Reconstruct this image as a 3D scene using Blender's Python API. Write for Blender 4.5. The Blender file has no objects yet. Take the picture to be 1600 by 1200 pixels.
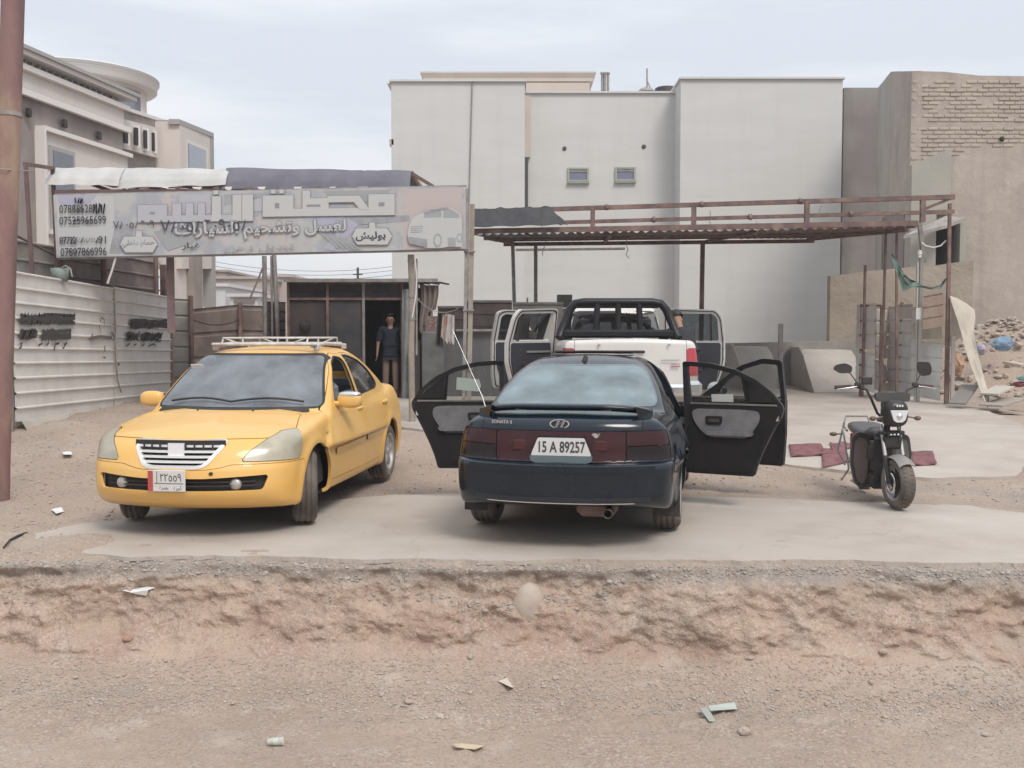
import bpy, math, random, unicodedata
import numpy as np
from mathutils import Vector, Matrix
from mathutils.geometry import tessellate_polygon

random.seed(7)
rng = np.random.default_rng(7)
C = bpy.context.scene.collection
SC = bpy.context.scene
R = math.radians

# ------------------------------------------------------------------ camera, sky, sun, exposure
EYE = 1.6
PITCH = math.atan(80 / 1620)
cam_d = bpy.data.cameras.new('camera')
cam_d.sensor_width = 36.0
cam_d.lens = 36.0 * 1620 / 1600
cam_d.clip_start = 0.1
cam_d.clip_end = 2000
cam = bpy.data.objects.new('camera', cam_d)
C.objects.link(cam)
cam.location = (0, 0, EYE)
cam.rotation_euler = (math.pi / 2 - PITCH, 0, 0)
SC.camera = cam

SUN_EL, SUN_AZ = R(50), R(152)
w = bpy.data.worlds.new('World')
SC.world = w
w.use_nodes = True
nt = w.node_tree
nt.nodes.clear()
def WN(t, **k):
 n = nt.nodes.new(t)
 for a, b in k.items():
  setattr(n, a, b)
 return n
sky = WN('ShaderNodeTexSky', sky_type='NISHITA', sun_disc=False, sun_elevation=SUN_EL, sun_rotation=SUN_AZ,
   air_density=1.0, dust_density=3.0, ozone_density=1.0)
skv = WN('ShaderNodeVectorMath', operation='SCALE'); skv.inputs[3].default_value = 0.09
nt.links.new(sky.outputs[0], skv.inputs[0])
tc = WN('ShaderNodeTexCoord')
mp = WN('ShaderNodeMapping'); mp.inputs[3].default_value = (0.9, 0.9, 6.0)
nt.links.new(tc.outputs['Generated'], mp.inputs[0])
nz = WN('ShaderNodeTexNoise'); nz.inputs['Scale'].default_value = 1.6; nz.inputs['Detail'].default_value = 6; nz.inputs['Roughness'].default_value = 0.58
nt.links.new(mp.outputs[0], nz.inputs['Vector'])
rp = WN('ShaderNodeValToRGB')
rp.color_ramp.elements[0].position = 0.46; rp.color_ramp.elements[0].color = (0.57, 0.605, 0.66, 1)
rp.color_ramp.elements[1].position = 0.66; rp.color_ramp.elements[1].color = (0.73, 0.74, 0.76, 1)
nt.links.new(nz.outputs[0], rp.inputs[0])
mx = WN('ShaderNodeMixRGB'); mx.inputs[0].default_value = 0.88
nt.links.new(skv.outputs[0], mx.inputs[1]); nt.links.new(rp.outputs[0], mx.inputs[2])
# a clouded sky is brighter overhead than at the horizon
sz = WN('ShaderNodeSeparateXYZ'); nt.links.new(tc.outputs['Generated'], sz.inputs[0])
z2 = WN('ShaderNodeMath', operation='MULTIPLY'); nt.links.new(sz.outputs[2], z2.inputs[0]); nt.links.new(sz.outputs[2], z2.inputs[1])
zf = WN('ShaderNodeMath', operation='MULTIPLY_ADD'); zf.inputs[1].default_value = 0.65; zf.inputs[2].default_value = 1.0; nt.links.new(z2.outputs[0], zf.inputs[0])
bg = WN('ShaderNodeBackground'); nt.links.new(zf.outputs[0], bg.inputs[1])
nt.links.new(mx.outputs[0], bg.inputs[0])
wo = WN('ShaderNodeOutputWorld'); nt.links.new(bg.outputs[0], wo.inputs[0])

sd = bpy.data.lights.new('sun', 'SUN')
sd.energy = 1.5; sd.angle = R(20); sd.color = (1.0, 0.95, 0.88)
sun = bpy.data.objects.new('sun', sd); C.objects.link(sun)
# from above, behind the viewer on the right
_sx, _sy = math.sin(SUN_AZ) * math.cos(SUN_EL), math.cos(SUN_AZ) * math.cos(SUN_EL)
sun.rotation_euler = Vector((_sx, _sy, math.sin(SUN_EL))).to_track_quat('Z', 'Y').to_euler()
SC.view_settings.view_transform = 'Standard'
SC.view_settings.look = 'None'
SC.view_settings.exposure = 0.45
SC.view_settings.gamma = 1.0
SC.view_settings.use_curve_mapping = False
SC.cycles.use_denoising = True
SC.cycles.max_bounces = 8
SC.cycles.transparent_max_bounces = 16
SC.cycles.volume_bounces = 0

# ------------------------------------------------------------------ surveying: photograph pixel -> place
FWD = Vector((0, math.cos(PITCH), -math.sin(PITCH)))
UPV = Vector((0, math.sin(PITCH), math.cos(PITCH)))
def ray(px, py):
 return Vector((1, 0, 0)) * ((px - 800) / 1620) + UPV * ((600 - py) / 1620) + FWD
def at(px, py, Y):
 d = ray(px, py)
 t = Y / d.y
 return Vector((0, 0, EYE)) + d * t
def ground_at(px, py, z=0.0):
 d = ray(px, py)
 return Vector((0, 0, EYE)) + d * ((z - EYE) / d.z)

# ------------------------------------------------------------------ object helpers
def tag(o, label=None, cat=None, group=None, kind=None):
 if label: o['label'] = label
 if cat: o['category'] = cat
 if group: o['group'] = group
 if kind: o['kind'] = kind
 return o
def empty(name, loc=(0, 0, 0), rz=0.0, label=None, cat=None, group=None, kind=None):
 o = bpy.data.objects.new(name, None)
 o.empty_display_size = 0.1
 C.objects.link(o)
 o.location = loc; o.rotation_euler = (0, 0, rz)
 return tag(o, label, cat, group, kind)
def link(name, me, parent=None):
 o = bpy.data.objects.new(name, me)
 C.objects.link(o)
 if parent is not None: o.parent = parent
 return o

class MB:
 """collects shapes and links them as one mesh object"""
 def __init__(s):
  s.v = []; s.f = []; s.m = []; s.sm = []
 def add(s, vs, fs, mi=0, smooth=False, mat=None):
  b = len(s.v)
  if mat is not None:
   s.v += [tuple(mat @ Vector(p)) for p in vs]
  else:
   s.v += [tuple(p) for p in vs]
  s.f += [tuple(b + i for i in f) for f in fs]
  s.m += [mi] * len(fs); s.sm += [smooth] * len(fs)
  return s
 def box(s, c, d, rz=0, mi=0, rot=None, bev=0.0, mat=None):
  hx, hy, hz = d[0] / 2, d[1] / 2, d[2] / 2
  M = Matrix.Translation(c) @ (rot.to_4x4() if rot is not None else Matrix.Rotation(rz, 4, 'Z'))
  if mat is not None: M = mat @ M
  if bev <= 0:
   vs = [(x, y, z) for z in (-hz, hz) for y in (-hy, hy) for x in (-hx, hx)]
   fs = [(0, 2, 3, 1), (4, 5, 7, 6), (0, 1, 5, 4), (2, 6, 7, 3), (0, 4, 6, 2), (1, 3, 7, 5)]
   return s.add(vs, fs, mi, False, M)
  b = min(bev, hx * .9, hy * .9, hz * .9)
  vs = []; idx = {}
  for sx in (-1, 1):
   for sy in (-1, 1):
    for sz in (-1, 1):
     for a in range(3):
      p = [sx * (hx - b), sy * (hy - b), sz * (hz - b)]
      p[a] = (sx * hx, sy * hy, sz * hz)[a]
      idx[(sx, sy, sz, a)] = len(vs); vs.append(p)
  fs = []
  for a in range(3):
   o1, o2 = [i for i in range(3) if i != a]
   for sg in (-1, 1):
    q = []
    for s1, s2 in ((-1, -1), (1, -1), (1, 1), (-1, 1)):
     k = [0, 0, 0]; k[a] = sg; k[o1] = s1; k[o2] = s2
     q.append(idx[(k[0], k[1], k[2], a)])
    fs.append(q)
  for a in range(3):
   o1, o2 = [i for i in range(3) if i != a]
   for s1 in (-1, 1):
    for s2 in (-1, 1):
     k1 = [0, 0, 0]; k1[a] = -1; k1[o1] = s1; k1[o2] = s2
     k2 = list(k1); k2[a] = 1
     fs.append([idx[(*k1, o1)], idx[(*k2, o1)], idx[(*k2, o2)], idx[(*k1, o2)]])
  for sx in (-1, 1):
   for sy in (-1, 1):
    for sz in (-1, 1):
     fs.append([idx[(sx, sy, sz, a)] for a in range(3)])
  # outward winding
  V = [Vector(p) for p in vs]
  out = []
  for f in fs:
   n = (V[f[1]] - V[f[0]]).cross(V[f[2]] - V[f[0]])
   c0 = sum((V[i] for i in f), Vector()) / len(f)
   out.append(f if n.dot(c0) > 0 else f[::-1])
  return s.add(vs, out, mi, False, M)
 def tube(s, pts, r, n=8, mi=0, caps=True, smooth=True, mat=None):
  pts = [Vector(p) for p in pts]
  rs = r if isinstance(r, (list, tuple)) else [r] * len(pts)
  vs = []; fs = []
  t0 = (pts[1] - pts[0]).normalized()
  up = Vector((0, 0, 1)) if abs(t0.z) < .9 else Vector((1, 0, 0))
  a = t0.cross(up).normalized()
  for i, p in enumerate(pts):
   t = (pts[min(i + 1, len(pts) - 1)] - pts[max(i - 1, 0)]).normalized()
   a = (a - t * a.dot(t)).normalized(); b = t.cross(a)
   for k in range(n):
    th = 2 * math.pi * k / n
    vs.append(p + (a * math.cos(th) + b * math.sin(th)) * rs[i])
  for i in range(len(pts) - 1):
   for k in range(n):
    k2 = (k + 1) % n
    fs.append((i * n + k, i * n + k2, (i + 1) * n + k2, (i + 1) * n + k))
  s.add(vs, fs, mi, smooth, mat)
  if caps:
   s.add(vs[:n], [tuple(range(n))[::-1]], mi, False, mat)
   s.add(vs[-n:], [tuple(range(n))], mi, False, mat)
  return s
 def lathe(s, prof, n=24, axis='Z', c=(0, 0, 0), mi=0, smooth=True, mat=None, close=False):
  vs = []; fs = []
  for (r, h) in prof:
   for k in range(n):
    th = 2 * math.pi * k / n
    x, y = r * math.cos(th), r * math.sin(th)
    p = {'Z': (x, y, h), 'X': (h, x, y), 'Y': (x, h, y)}[axis]
    vs.append((p[0] + c[0], p[1] + c[1], p[2] + c[2]))
  m = len(prof)
  for i in range(m - 1 + (1 if close else 0)):
   j = (i + 1) % m
   for k in range(n):
    k2 = (k + 1) % n
    f = (i * n + k, i * n + k2, j * n + k2, j * n + k)
    fs.append(f if axis != 'Y' else f[::-1])
  return s.add(vs, fs, mi, smooth, mat)
 def prism(s, poly, d0, d1, fn, mi=0, holes=(), side_mi=None):
  """poly in 2-D, extruded d0..d1; fn(a,b,d)->xyz"""
  loops = [list(poly)] + [list(h) for h in holes]
  flat = [p for L in loops for p in L]
  tris = tessellate_polygon([[Vector((p[0], p[1], 0)) for p in L] for L in loops])
  n = len(flat)
  vs = [fn(p[0], p[1], d0) for p in flat] + [fn(p[0], p[1], d1) for p in flat]
  fs = [tuple(t) for t in tris] + [tuple(n + i for i in t)[::-1] for t in tris]
  s.add(vs, fs, mi)
  b = 0; sf = []
  for L in loops:
   m = len(L)
   for i in range(m):
    j = (i + 1) % m
    sf.append((b + i, b + j, n + b + j, n + b + i))
   b += m
  s.add(vs, sf, mi if side_mi is None else side_mi)
  return s
 def build(s, name, mats, parent=None, smooth=None):
  me = bpy.data.meshes.new(name)
  me.from_pydata(s.v, [], s.f)
  if not isinstance(mats, (list, tuple)): mats = [mats]
  for m in mats: me.materials.append(m)
  me.polygons.foreach_set('material_index', s.m)
  me.polygons.foreach_set('use_smooth', s.sm if smooth is None else [smooth] * len(s.f))
  me.update()
  return link(name, me, parent)

def fast_mesh(name, V, F, mats=None, smooth=True, normals=None, parent=None, link_it=True, mi=None):
 me = bpy.data.meshes.new(name)
 F = np.asarray(F); k = F.shape[1]
 me.vertices.add(len(V)); me.vertices.foreach_set('co', np.asarray(V, dtype=np.float32).ravel())
 me.loops.add(F.size); me.loops.foreach_set('vertex_index', F.ravel().astype(np.int32))
 me.polygons.add(len(F)); me.polygons.foreach_set('loop_start', np.arange(0, F.size, k, dtype=np.int32))
 me.update(calc_edges=True)
 me.polygons.foreach_set('use_smooth', np.full(len(F), smooth))
 if mi is not None: me.polygons.foreach_set('material_index', np.asarray(mi, dtype=np.int32))
 if mats is not None:
  for m in (mats if isinstance(mats, (list, tuple)) else [mats]): me.materials.append(m)
 if normals is not None:
  me.normals_split_custom_set_from_vertices([tuple(x) for x in normals])
 return link(name, me, parent) if link_it else me

# ------------------------------------------------------------------ value noise (numpy)
def _h(ix, iy, iz, seed):
 n = (ix * 374761393 + iy * 668265263 + iz * 2147483647 + seed * 974634777) & 0xffffffff
 n = ((n ^ (n >> 13)) * 1274126177) & 0xffffffff
 n = (n ^ (n >> 16)) & 0xffffff
 return n / float(0xffffff)
def vnoise(x, y, z=0.0, seed=0):
 x = np.asarray(x, float); y = np.asarray(y, float) + 0 * x; z = np.asarray(z, float) + 0 * x
 fx, fy, fz = np.floor(x), np.floor(y), np.floor(z)
 ix, iy, iz = fx.astype(np.int64), fy.astype(np.int64), fz.astype(np.int64)
 tx, ty, tz = x - fx, y - fy, z - fz
 tx, ty, tz = [t * t * (3 - 2 * t) for t in (tx, ty, tz)]
 r = 0
 for dx in (0, 1):
  for dy in (0, 1):
   for dz in (0, 1):
    r = r + _h(ix + dx, iy + dy, iz + dz, seed) * (tx if dx else 1 - tx) * (ty if dy else 1 - ty) * (tz if dz else 1 - tz)
 return r * 2 - 1
def fbm(x, y, z=0.0, o=5, g=0.5, seed=0):
 s = 0; a = 1; t = 0; f = 1.0
 for i in range(o):
  s = s + a * vnoise(np.asarray(x) * f, np.asarray(y) * f, np.asarray(z) * f, seed + i * 17); t += a; a *= g; f *= 2.03
 return s / t

# ------------------------------------------------------------------ materials
def mat(name, col, rough=0.8, metal=0.0, col2=None, scale=4.0, mix=(0.4, 0.6), col3=None, scale3=0.7, mix3=(0.5, 0.7),
  bump=0.0, bscale=40.0, bdist=0.01, spec=0.5, coat=0.0, stretch=(1, 1, 1), world=False, dust=0.0, dustcol=(0.36, 0.30, 0.25), emit=None, detail=5.0, rvar=0.0, streak=0.0, cracks=0.0):
 m = bpy.data.materials.new(name); m.use_nodes = True
 t = m.node_tree; N = t.nodes; L = t.links
 b = N['Principled BSDF']
 b.inputs['Roughness'].default_value = rough
 b.inputs['Metallic'].default_value = metal
 b.inputs['Specular IOR Level'].default_value = spec
 b.inputs['Coat Weight'].default_value = coat
 b.inputs['Coat Roughness'].default_value = 0.06
 b.inputs['Base Color'].default_value = (*col, 1)
 if emit: 
  b.inputs['Emission Color'].default_value = (*emit[0], 1); b.inputs['Emission Strength'].default_value = emit[1]
 tcn = N.new('ShaderNodeTexCoord') if not world else N.new('ShaderNodeNewGeometry')
 src = tcn.outputs['Object'] if not world else tcn.outputs['Position']
 mpn = N.new('ShaderNodeMapping'); mpn.inputs[3].default_value = stretch
 L.new(src, mpn.inputs[0]); vec = mpn.outputs[0]
 def noise(sc, de=detail, ro=0.6, off=0):
  n = N.new('ShaderNodeTexNoise'); n.inputs['Scale'].default_value = sc; n.inputs['Detail'].default_value = de; n.inputs['Roughness'].default_value = ro
  L.new(vec, n.inputs['Vector']); return n.outputs[0]
 def ramp(fac, lo, hi):
  r = N.new('ShaderNodeMapRange'); r.inputs[1].default_value = lo; r.inputs[2].default_value = hi
  L.new(fac, r.inputs[0]); return r.outputs[0]
 def mixc(f, a, c2):
  x = N.new('ShaderNodeMixRGB')
  if isinstance(f, float): x.inputs[0].default_value = f
  else: L.new(f, x.inputs[0])
  if isinstance(a, tuple): x.inputs[1].default_value = (*a, 1)
  else: L.new(a, x.inputs[1])
  if isinstance(c2, tuple): x.inputs[2].default_value = (*c2, 1)
  else: L.new(c2, x.inputs[2])
  return x.outputs[0]
 cur = tuple(col); changed = False
 if col2: cur = mixc(ramp(noise(scale), *mix), cur, tuple(col2)); changed = True
 if col3: cur = mixc(ramp(noise(scale3), *mix3), cur, tuple(col3)); changed = True
 def amount(f, k):
  q = N.new('ShaderNodeMath'); q.operation = 'MULTIPLY'; q.inputs[1].default_value = k; L.new(f, q.inputs[0]); return q.outputs[0]
 if streak > 0:                                                   # rain streaks and grime running down the wall
  m2 = N.new('ShaderNodeMapping'); m2.inputs[3].default_value = (3.2, 3.2, .22); L.new(src, m2.inputs[0])
  n2 = N.new('ShaderNodeTexNoise'); n2.inputs['Scale'].default_value = 1.0; n2.inputs['Detail'].default_value = 7; L.new(m2.outputs[0], n2.inputs['Vector'])
  cur = mixc(amount(ramp(n2.outputs[0], .50, .78), streak), cur, tuple(c_ * .55 for c_ in col)); changed = True
 if cracks > 0:
  n3 = N.new('ShaderNodeTexNoise'); n3.inputs['Scale'].default_value = 2.2; n3.inputs['Detail'].default_value = 5; L.new(src, n3.inputs['Vector'])
  av = N.new('ShaderNodeVectorMath'); av.operation = 'MULTIPLY_ADD'; av.inputs[1].default_value = (.5, .5, .5); L.new(n3.outputs['Color'], av.inputs[0]); L.new(src, av.inputs[2])
  vo = N.new('ShaderNodeTexVoronoi'); vo.feature = 'DISTANCE_TO_EDGE'; vo.inputs['Scale'].default_value = .55; L.new(av.outputs[0], vo.inputs['Vector'])
  cur = mixc(amount(ramp(vo.outputs['Distance'], .004, .0), cracks), cur, tuple(c_ * .45 for c_ in col)); changed = True
 if dust > 0:
  dn = ramp(noise(2.3, 8, 0.65), 0.3, 0.75)
  mu = N.new('ShaderNodeMath'); mu.operation = 'MULTIPLY'; mu.inputs[1].default_value = dust; L.new(dn, mu.inputs[0])
  cur = mixc(mu.outputs[0], cur, tuple(dustcol)); changed = True
  ra = N.new('ShaderNodeMath'); ra.operation = 'MULTIPLY_ADD'; ra.inputs[1].default_value = 0.8; ra.inputs[2].default_value = rough
  L.new(mu.outputs[0], ra.inputs[0]); ra.use_clamp = True; L.new(ra.outputs[0], b.inputs['Roughness'])
 elif rvar > 0:
  ra = N.new('ShaderNodeMath'); ra.operation = 'MULTIPLY_ADD'; ra.inputs[1].default_value = rvar; ra.inputs[2].default_value = rough - rvar / 2
  L.new(noise(scale * 2), ra.inputs[0]); L.new(ra.outputs[0], b.inputs['Roughness'])
 if changed: L.new(cur, b.inputs['Base Color'])
 if bump > 0:
  bn = N.new('ShaderNodeBump'); bn.inputs['Strength'].default_value = bump; bn.inputs['Distance'].default_value = bdist
  L.new(noise(bscale, 6, 0.6), bn.inputs['Height']); L.new(bn.outputs[0], b.inputs['Normal'])
  if coat > 0: pass
 return m
def glass(name, tint=(0.8, 0.85, 0.85), ior=1.5, rough=0.02, dust_sheen=0.0, dustcol=(0.45, 0.42, 0.38)):
 m = bpy.data.materials.new(name); m.use_nodes = True
 t = m.node_tree; N = t.nodes; L = t.links; N.clear()
 out = N.new('ShaderNodeOutputMaterial'); tr = N.new('ShaderNodeBsdfTransparent'); tr.inputs[0].default_value = (*tint, 1)
 gl = N.new('ShaderNodeBsdfGlossy'); gl.inputs['Roughness'].default_value = rough; gl.inputs[0].default_value = (1, 1, 1, 1)
 fr = N.new('ShaderNodeFresnel'); fr.inputs[0].default_value = ior
 ms = N.new('ShaderNodeMixShader'); L.new(fr.outputs[0], ms.inputs[0]); L.new(tr.outputs[0], ms.inputs[1]); L.new(gl.outputs[0], ms.inputs[2])
 last = ms.outputs[0]
 if dust_sheen > 0:  # diffuse film for dust, also used to paint reflections on some panes
  df = N.new('ShaderNodeBsdfDiffuse'); df.inputs[0].default_value = (*dustcol, 1)
  tcn = N.new('ShaderNodeTexCoord'); nn = N.new('ShaderNodeTexNoise'); nn.inputs['Scale'].default_value = 3.0; nn.inputs['Detail'].default_value = 7
  L.new(tcn.outputs['Object'], nn.inputs['Vector'])
  mr = N.new('ShaderNodeMapRange'); mr.inputs[1].default_value = 0.3; mr.inputs[2].default_value = 0.7; mr.inputs[3].default_value = dust_sheen * .4; mr.inputs[4].default_value = dust_sheen
  L.new(nn.outputs[0], mr.inputs[0])
  m2 = N.new('ShaderNodeMixShader'); L.new(mr.outputs[0], m2.inputs[0]); L.new(last, m2.inputs[1]); L.new(df.outputs[0], m2.inputs[2]); last = m2.outputs[0]
 L.new(last, out.inputs[0])
 return m

M = {}
M['concrete'] = mat('concrete', (.43, .385, .335), .9, col2=(.36, .32, .28), scale=1.2, col3=(.50, .455, .40), scale3=.5, bump=.3, bscale=25, world=True)
M['white_sheet'] = mat('white_painted_sheet', (.66, .63, .59), .6, col2=(.60, .565, .53), scale=2.5, col3=(.44, .36, .29), scale3=5, mix3=(.66, .8), bump=.05, spec=.4)
M['brown_sheet'] = mat('brown_sheet', (.17, .13, .115), .7, col2=(.23, .18, .16), scale=3, col3=(.11, .085, .08), scale3=1.3)
M['grey_sheet'] = mat('grey_sheet', (.36, .34, .31), .6, col2=(.28, .25, .23), scale=2, col3=(.22, .16, .13), scale3=4, mix3=(.6, .8))
M['rust'] = mat('rusty_steel', (.20, .12, .10), .75, col2=(.13, .085, .075), scale=6, col3=(.27, .19, .16), scale3=2, bump=.2)
M['galv'] = mat('galvanised_steel', (.33, .31, .30), .55, .3, col2=(.25, .22, .2), scale=7)
M['black'] = mat('black_plastic', (.018, .017, .018), .6, dust=.2, spec=.3)
M['rubber'] = mat('tyre_rubber', (.05, .046, .043), .9, dust=.95, dustcol=(.27,.225,.19), spec=.2, bump=.1)
M['chrome'] = mat('chrome', (.75, .75, .75), .18, 1.0, dust=.15)
M['silver'] = mat('silver_alloy', (.50, .49, .48), .4, .7, dust=.4)
M['dark_in'] = mat('dark_interior', (.03, .028, .028), .9)
M['fabric_grey'] = mat('grey_cloth', (.17, .165, .17), .95, col2=(.13, .13, .135), scale=9)
M['paper'] = mat('paper', (.68, .68, .66), .8)
M['black_tarp'] = mat('black_tarpaulin', (.04, .04, .046), .6, col2=(.06, .06, .065), scale=3, bump=.4, bscale=8, bdist=.03)

# ------------------------------------------------------------------ writing
_forms = {}
for cp in list(range(0xFE70, 0xFEFD)) + [0xFB8A, 0xFB8B]:
 d = unicodedata.decomposition(chr(cp)).split()
 if len(d) == 2: _forms[(chr(int(d[1], 16)), d[0].strip('<>'))] = chr(cp)
def shape_ar(s):
 out = []
 def has(c, f): return (c, f) in _forms
 for i, c in enumerate(s):
  if (c, 'isolated') not in _forms: out.append(c); continue
  prev = i > 0 and has(s[i - 1], 'initial')
  nxt = i + 1 < len(s) and has(c, 'initial') and has(s[i + 1], 'final')
  k = 'medial' if prev and nxt else 'final' if prev and has(c, 'final') else 'initial' if nxt else 'isolated'
  out.append(_forms.get((c, k), c))
 return ''.join(out)[::-1]
def text(name, s, size, m, parent, mtx, width=None, arabic=False, extrude=0.0, bold=0.0, align='CENTER', height=None):
 """writing as a mesh, laid in local XZ (facing -Y) then placed by mtx; width/height give its extent in metres"""
 cu = bpy.data.curves.new(name, 'FONT')
 cu.body = shape_ar(s) if arabic else s
 cu.size = 1.0; cu.resolution_u = 3; cu.offset = bold
 ob = bpy.data.objects.new(name, cu); C.objects.link(ob)
 dg = bpy.context.evaluated_depsgraph_get(); dg.update()
 me = bpy.data.meshes.new_from_object(ob.evaluated_get(dg))
 bpy.data.objects.remove(ob)
 n = len(me.vertices); co = np.zeros(n * 3, np.float32); me.vertices.foreach_get('co', co); co = co.reshape(-1, 3)
 lo, hi = co.min(0), co.max(0)
 cx, cy = (lo[0] + hi[0]) / 2, (lo[1] + hi[1]) / 2
 sx = sy = size
 if width: sx = width / (hi[0] - lo[0])
 if height: sy = height / (hi[1] - lo[1])
 elif width: sy = sx
 out = np.zeros_like(co); out[:, 0] = (co[:, 0] - cx) * sx; out[:, 2] = (co[:, 1] - cy) * sy
 me.vertices.foreach_set('co', out.ravel())
 me.materials.clear(); me.materials.append(m)
 me.transform(mtx); me.update()
 return link(name, me, parent)
# ------------------------------------------------------------------ polygon distance and mesh cutting (numpy)
def smooth_poly(pts, n=8, closed=True):
 """Catmull-Rom through pts"""
 P = np.asarray(pts, float); m = len(P); out = []
 rngi = range(m) if closed else range(m - 1)
 for i in rngi:
  p0, p1, p2, p3 = (P[(i - 1) % m], P[i], P[(i + 1) % m], P[(i + 2) % m]) if closed else (P[max(i - 1, 0)], P[i], P[i + 1], P[min(i + 2, m - 1)])
  for k in range(n):
   t = k / n
   out.append(0.5 * ((2 * p1) + (-p0 + p2) * t + (2 * p0 - 5 * p1 + 4 * p2 - p3) * t * t + (-p0 + 3 * p1 - 3 * p2 + p3) * t ** 3))
 if not closed: out.append(P[-1])
 return np.array(out)
def round_poly(pts, r, n=4):
 """corners rounded by r (a number or one per corner)"""
 P = np.asarray(pts, float); m = len(P); out = []
 for i in range(m):
  a, b, c = P[i - 1], P[i], P[(i + 1) % m]
  rr = r[i] if isinstance(r, (list, tuple)) else r
  d1 = a - b; d2 = c - b; l1 = np.linalg.norm(d1); l2 = np.linalg.norm(d2)
  q = min(rr, l1 * .48, l2 * .48)
  s = b + d1 / l1 * q; e = b + d2 / l2 * q
  for k in range(n + 1):
   t = k / n
   out.append((1 - t) ** 2 * s + 2 * t * (1 - t) * b + t * t * e)
 return np.array(out)
def poly_sd(X, Y, poly):
 """signed distance, negative inside"""
 P = np.asarray(poly, float); Q = np.roll(P, -1, 0)
 best = np.full(X.shape, 1e9); ins = np.zeros(X.shape, bool)
 for (ax, ay), (bx, by) in zip(P, Q):
  ex, ey = bx - ax, by - ay
  wx, wy = X - ax, Y - ay
  t = np.clip((wx * ex + wy * ey) / (ex * ex + ey * ey + 1e-12), 0, 1)
  best = np.minimum(best, (wx - ex * t) ** 2 + (wy - ey * t) ** 2)
  c = ((ay <= Y) != (by <= Y)) & (wx < ex * (wy) / (ey if abs(ey) > 1e-12 else 1e-12))
  ins ^= c
 d = np.sqrt(best)
 return np.where(ins, -d, d)
def split_mesh(V, Nn, T, s):
 """cut triangles along s=0; returns (inside s<0), (outside)"""
 s = np.where(np.abs(s) < 2e-4, 2e-4, s)
 neg = s < 0
 cnt = neg[T].sum(1)
 Tin = T[cnt == 3]; Tout = T[cnt == 0]
 mixd = (cnt == 1) | (cnt == 2)
 Tm = T[mixd]; cm = cnt[mixd]
 if len(Tm):
  lone = np.where((cm == 1)[:, None], neg[Tm], ~neg[Tm])
  k = lone.argmax(1); ar = np.arange(len(Tm))
  a = Tm[ar, k]; b = Tm[ar, (k + 1) % 3]; c = Tm[ar, (k + 2) % 3]
  e1 = np.stack([np.minimum(a, b), np.maximum(a, b)], 1); e2 = np.stack([np.minimum(a, c), np.maximum(a, c)], 1)
  E = np.concatenate([e1, e2]); key = E[:, 0] * len(V) + E[:, 1]
  uk, inv = np.unique(key, return_inverse=True)
  i0 = uk // len(V); i1 = uk % len(V)
  t = (s[i0] / (s[i0] - s[i1]))[:, None]
  NV = V[i0] * (1 - t) + V[i1] * t; NN = Nn[i0] * (1 - t) + Nn[i1] * t
  NN /= np.linalg.norm(NN, axis=1, keepdims=True) + 1e-9
  base = len(V); V = np.concatenate([V, NV]); Nn = np.concatenate([Nn, NN])
  inv = inv.ravel() + base; ab = inv[:len(Tm)]; ac = inv[len(Tm):]
  t1 = np.stack([a, ab, ac], 1); t2 = np.stack([ab, b, c], 1); t3 = np.stack([ab, c, ac], 1)
  l = cm == 1
  Tin = np.concatenate([Tin, t1[l], t2[~l], t3[~l]])
  Tout = np.concatenate([Tout, t1[~l], t2[l], t3[l]])
 return compact(V, Nn, Tin), compact(V, Nn, Tout)
def compact(V, Nn, T):
 if len(T) == 0: return V[:0], Nn[:0], T
 u, inv = np.unique(T, return_inverse=True)
 return V[u], Nn[u], inv.reshape(-1, 3)
def grid_mesh(xs, ys):
 X, Y = np.meshgrid(xs, ys)
 n = len(xs); m = len(ys)
 i = (np.arange(m - 1)[:, None] * n + np.arange(n - 1)[None]).ravel()
 T = np.concatenate([np.stack([i, i + 1, i + n + 1], 1), np.stack([i, i + n + 1, i + n], 1)])
 return X.ravel(), Y.ravel(), T
def boundary(T):
 E = np.concatenate([T[:, [0, 1]], T[:, [1, 2]], T[:, [2, 0]]])
 key = {}
 for a, b in E.tolist(): key[(a, b)] = 1
 return [(a, b) for (a, b) in key if (b, a) not in key]

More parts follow.
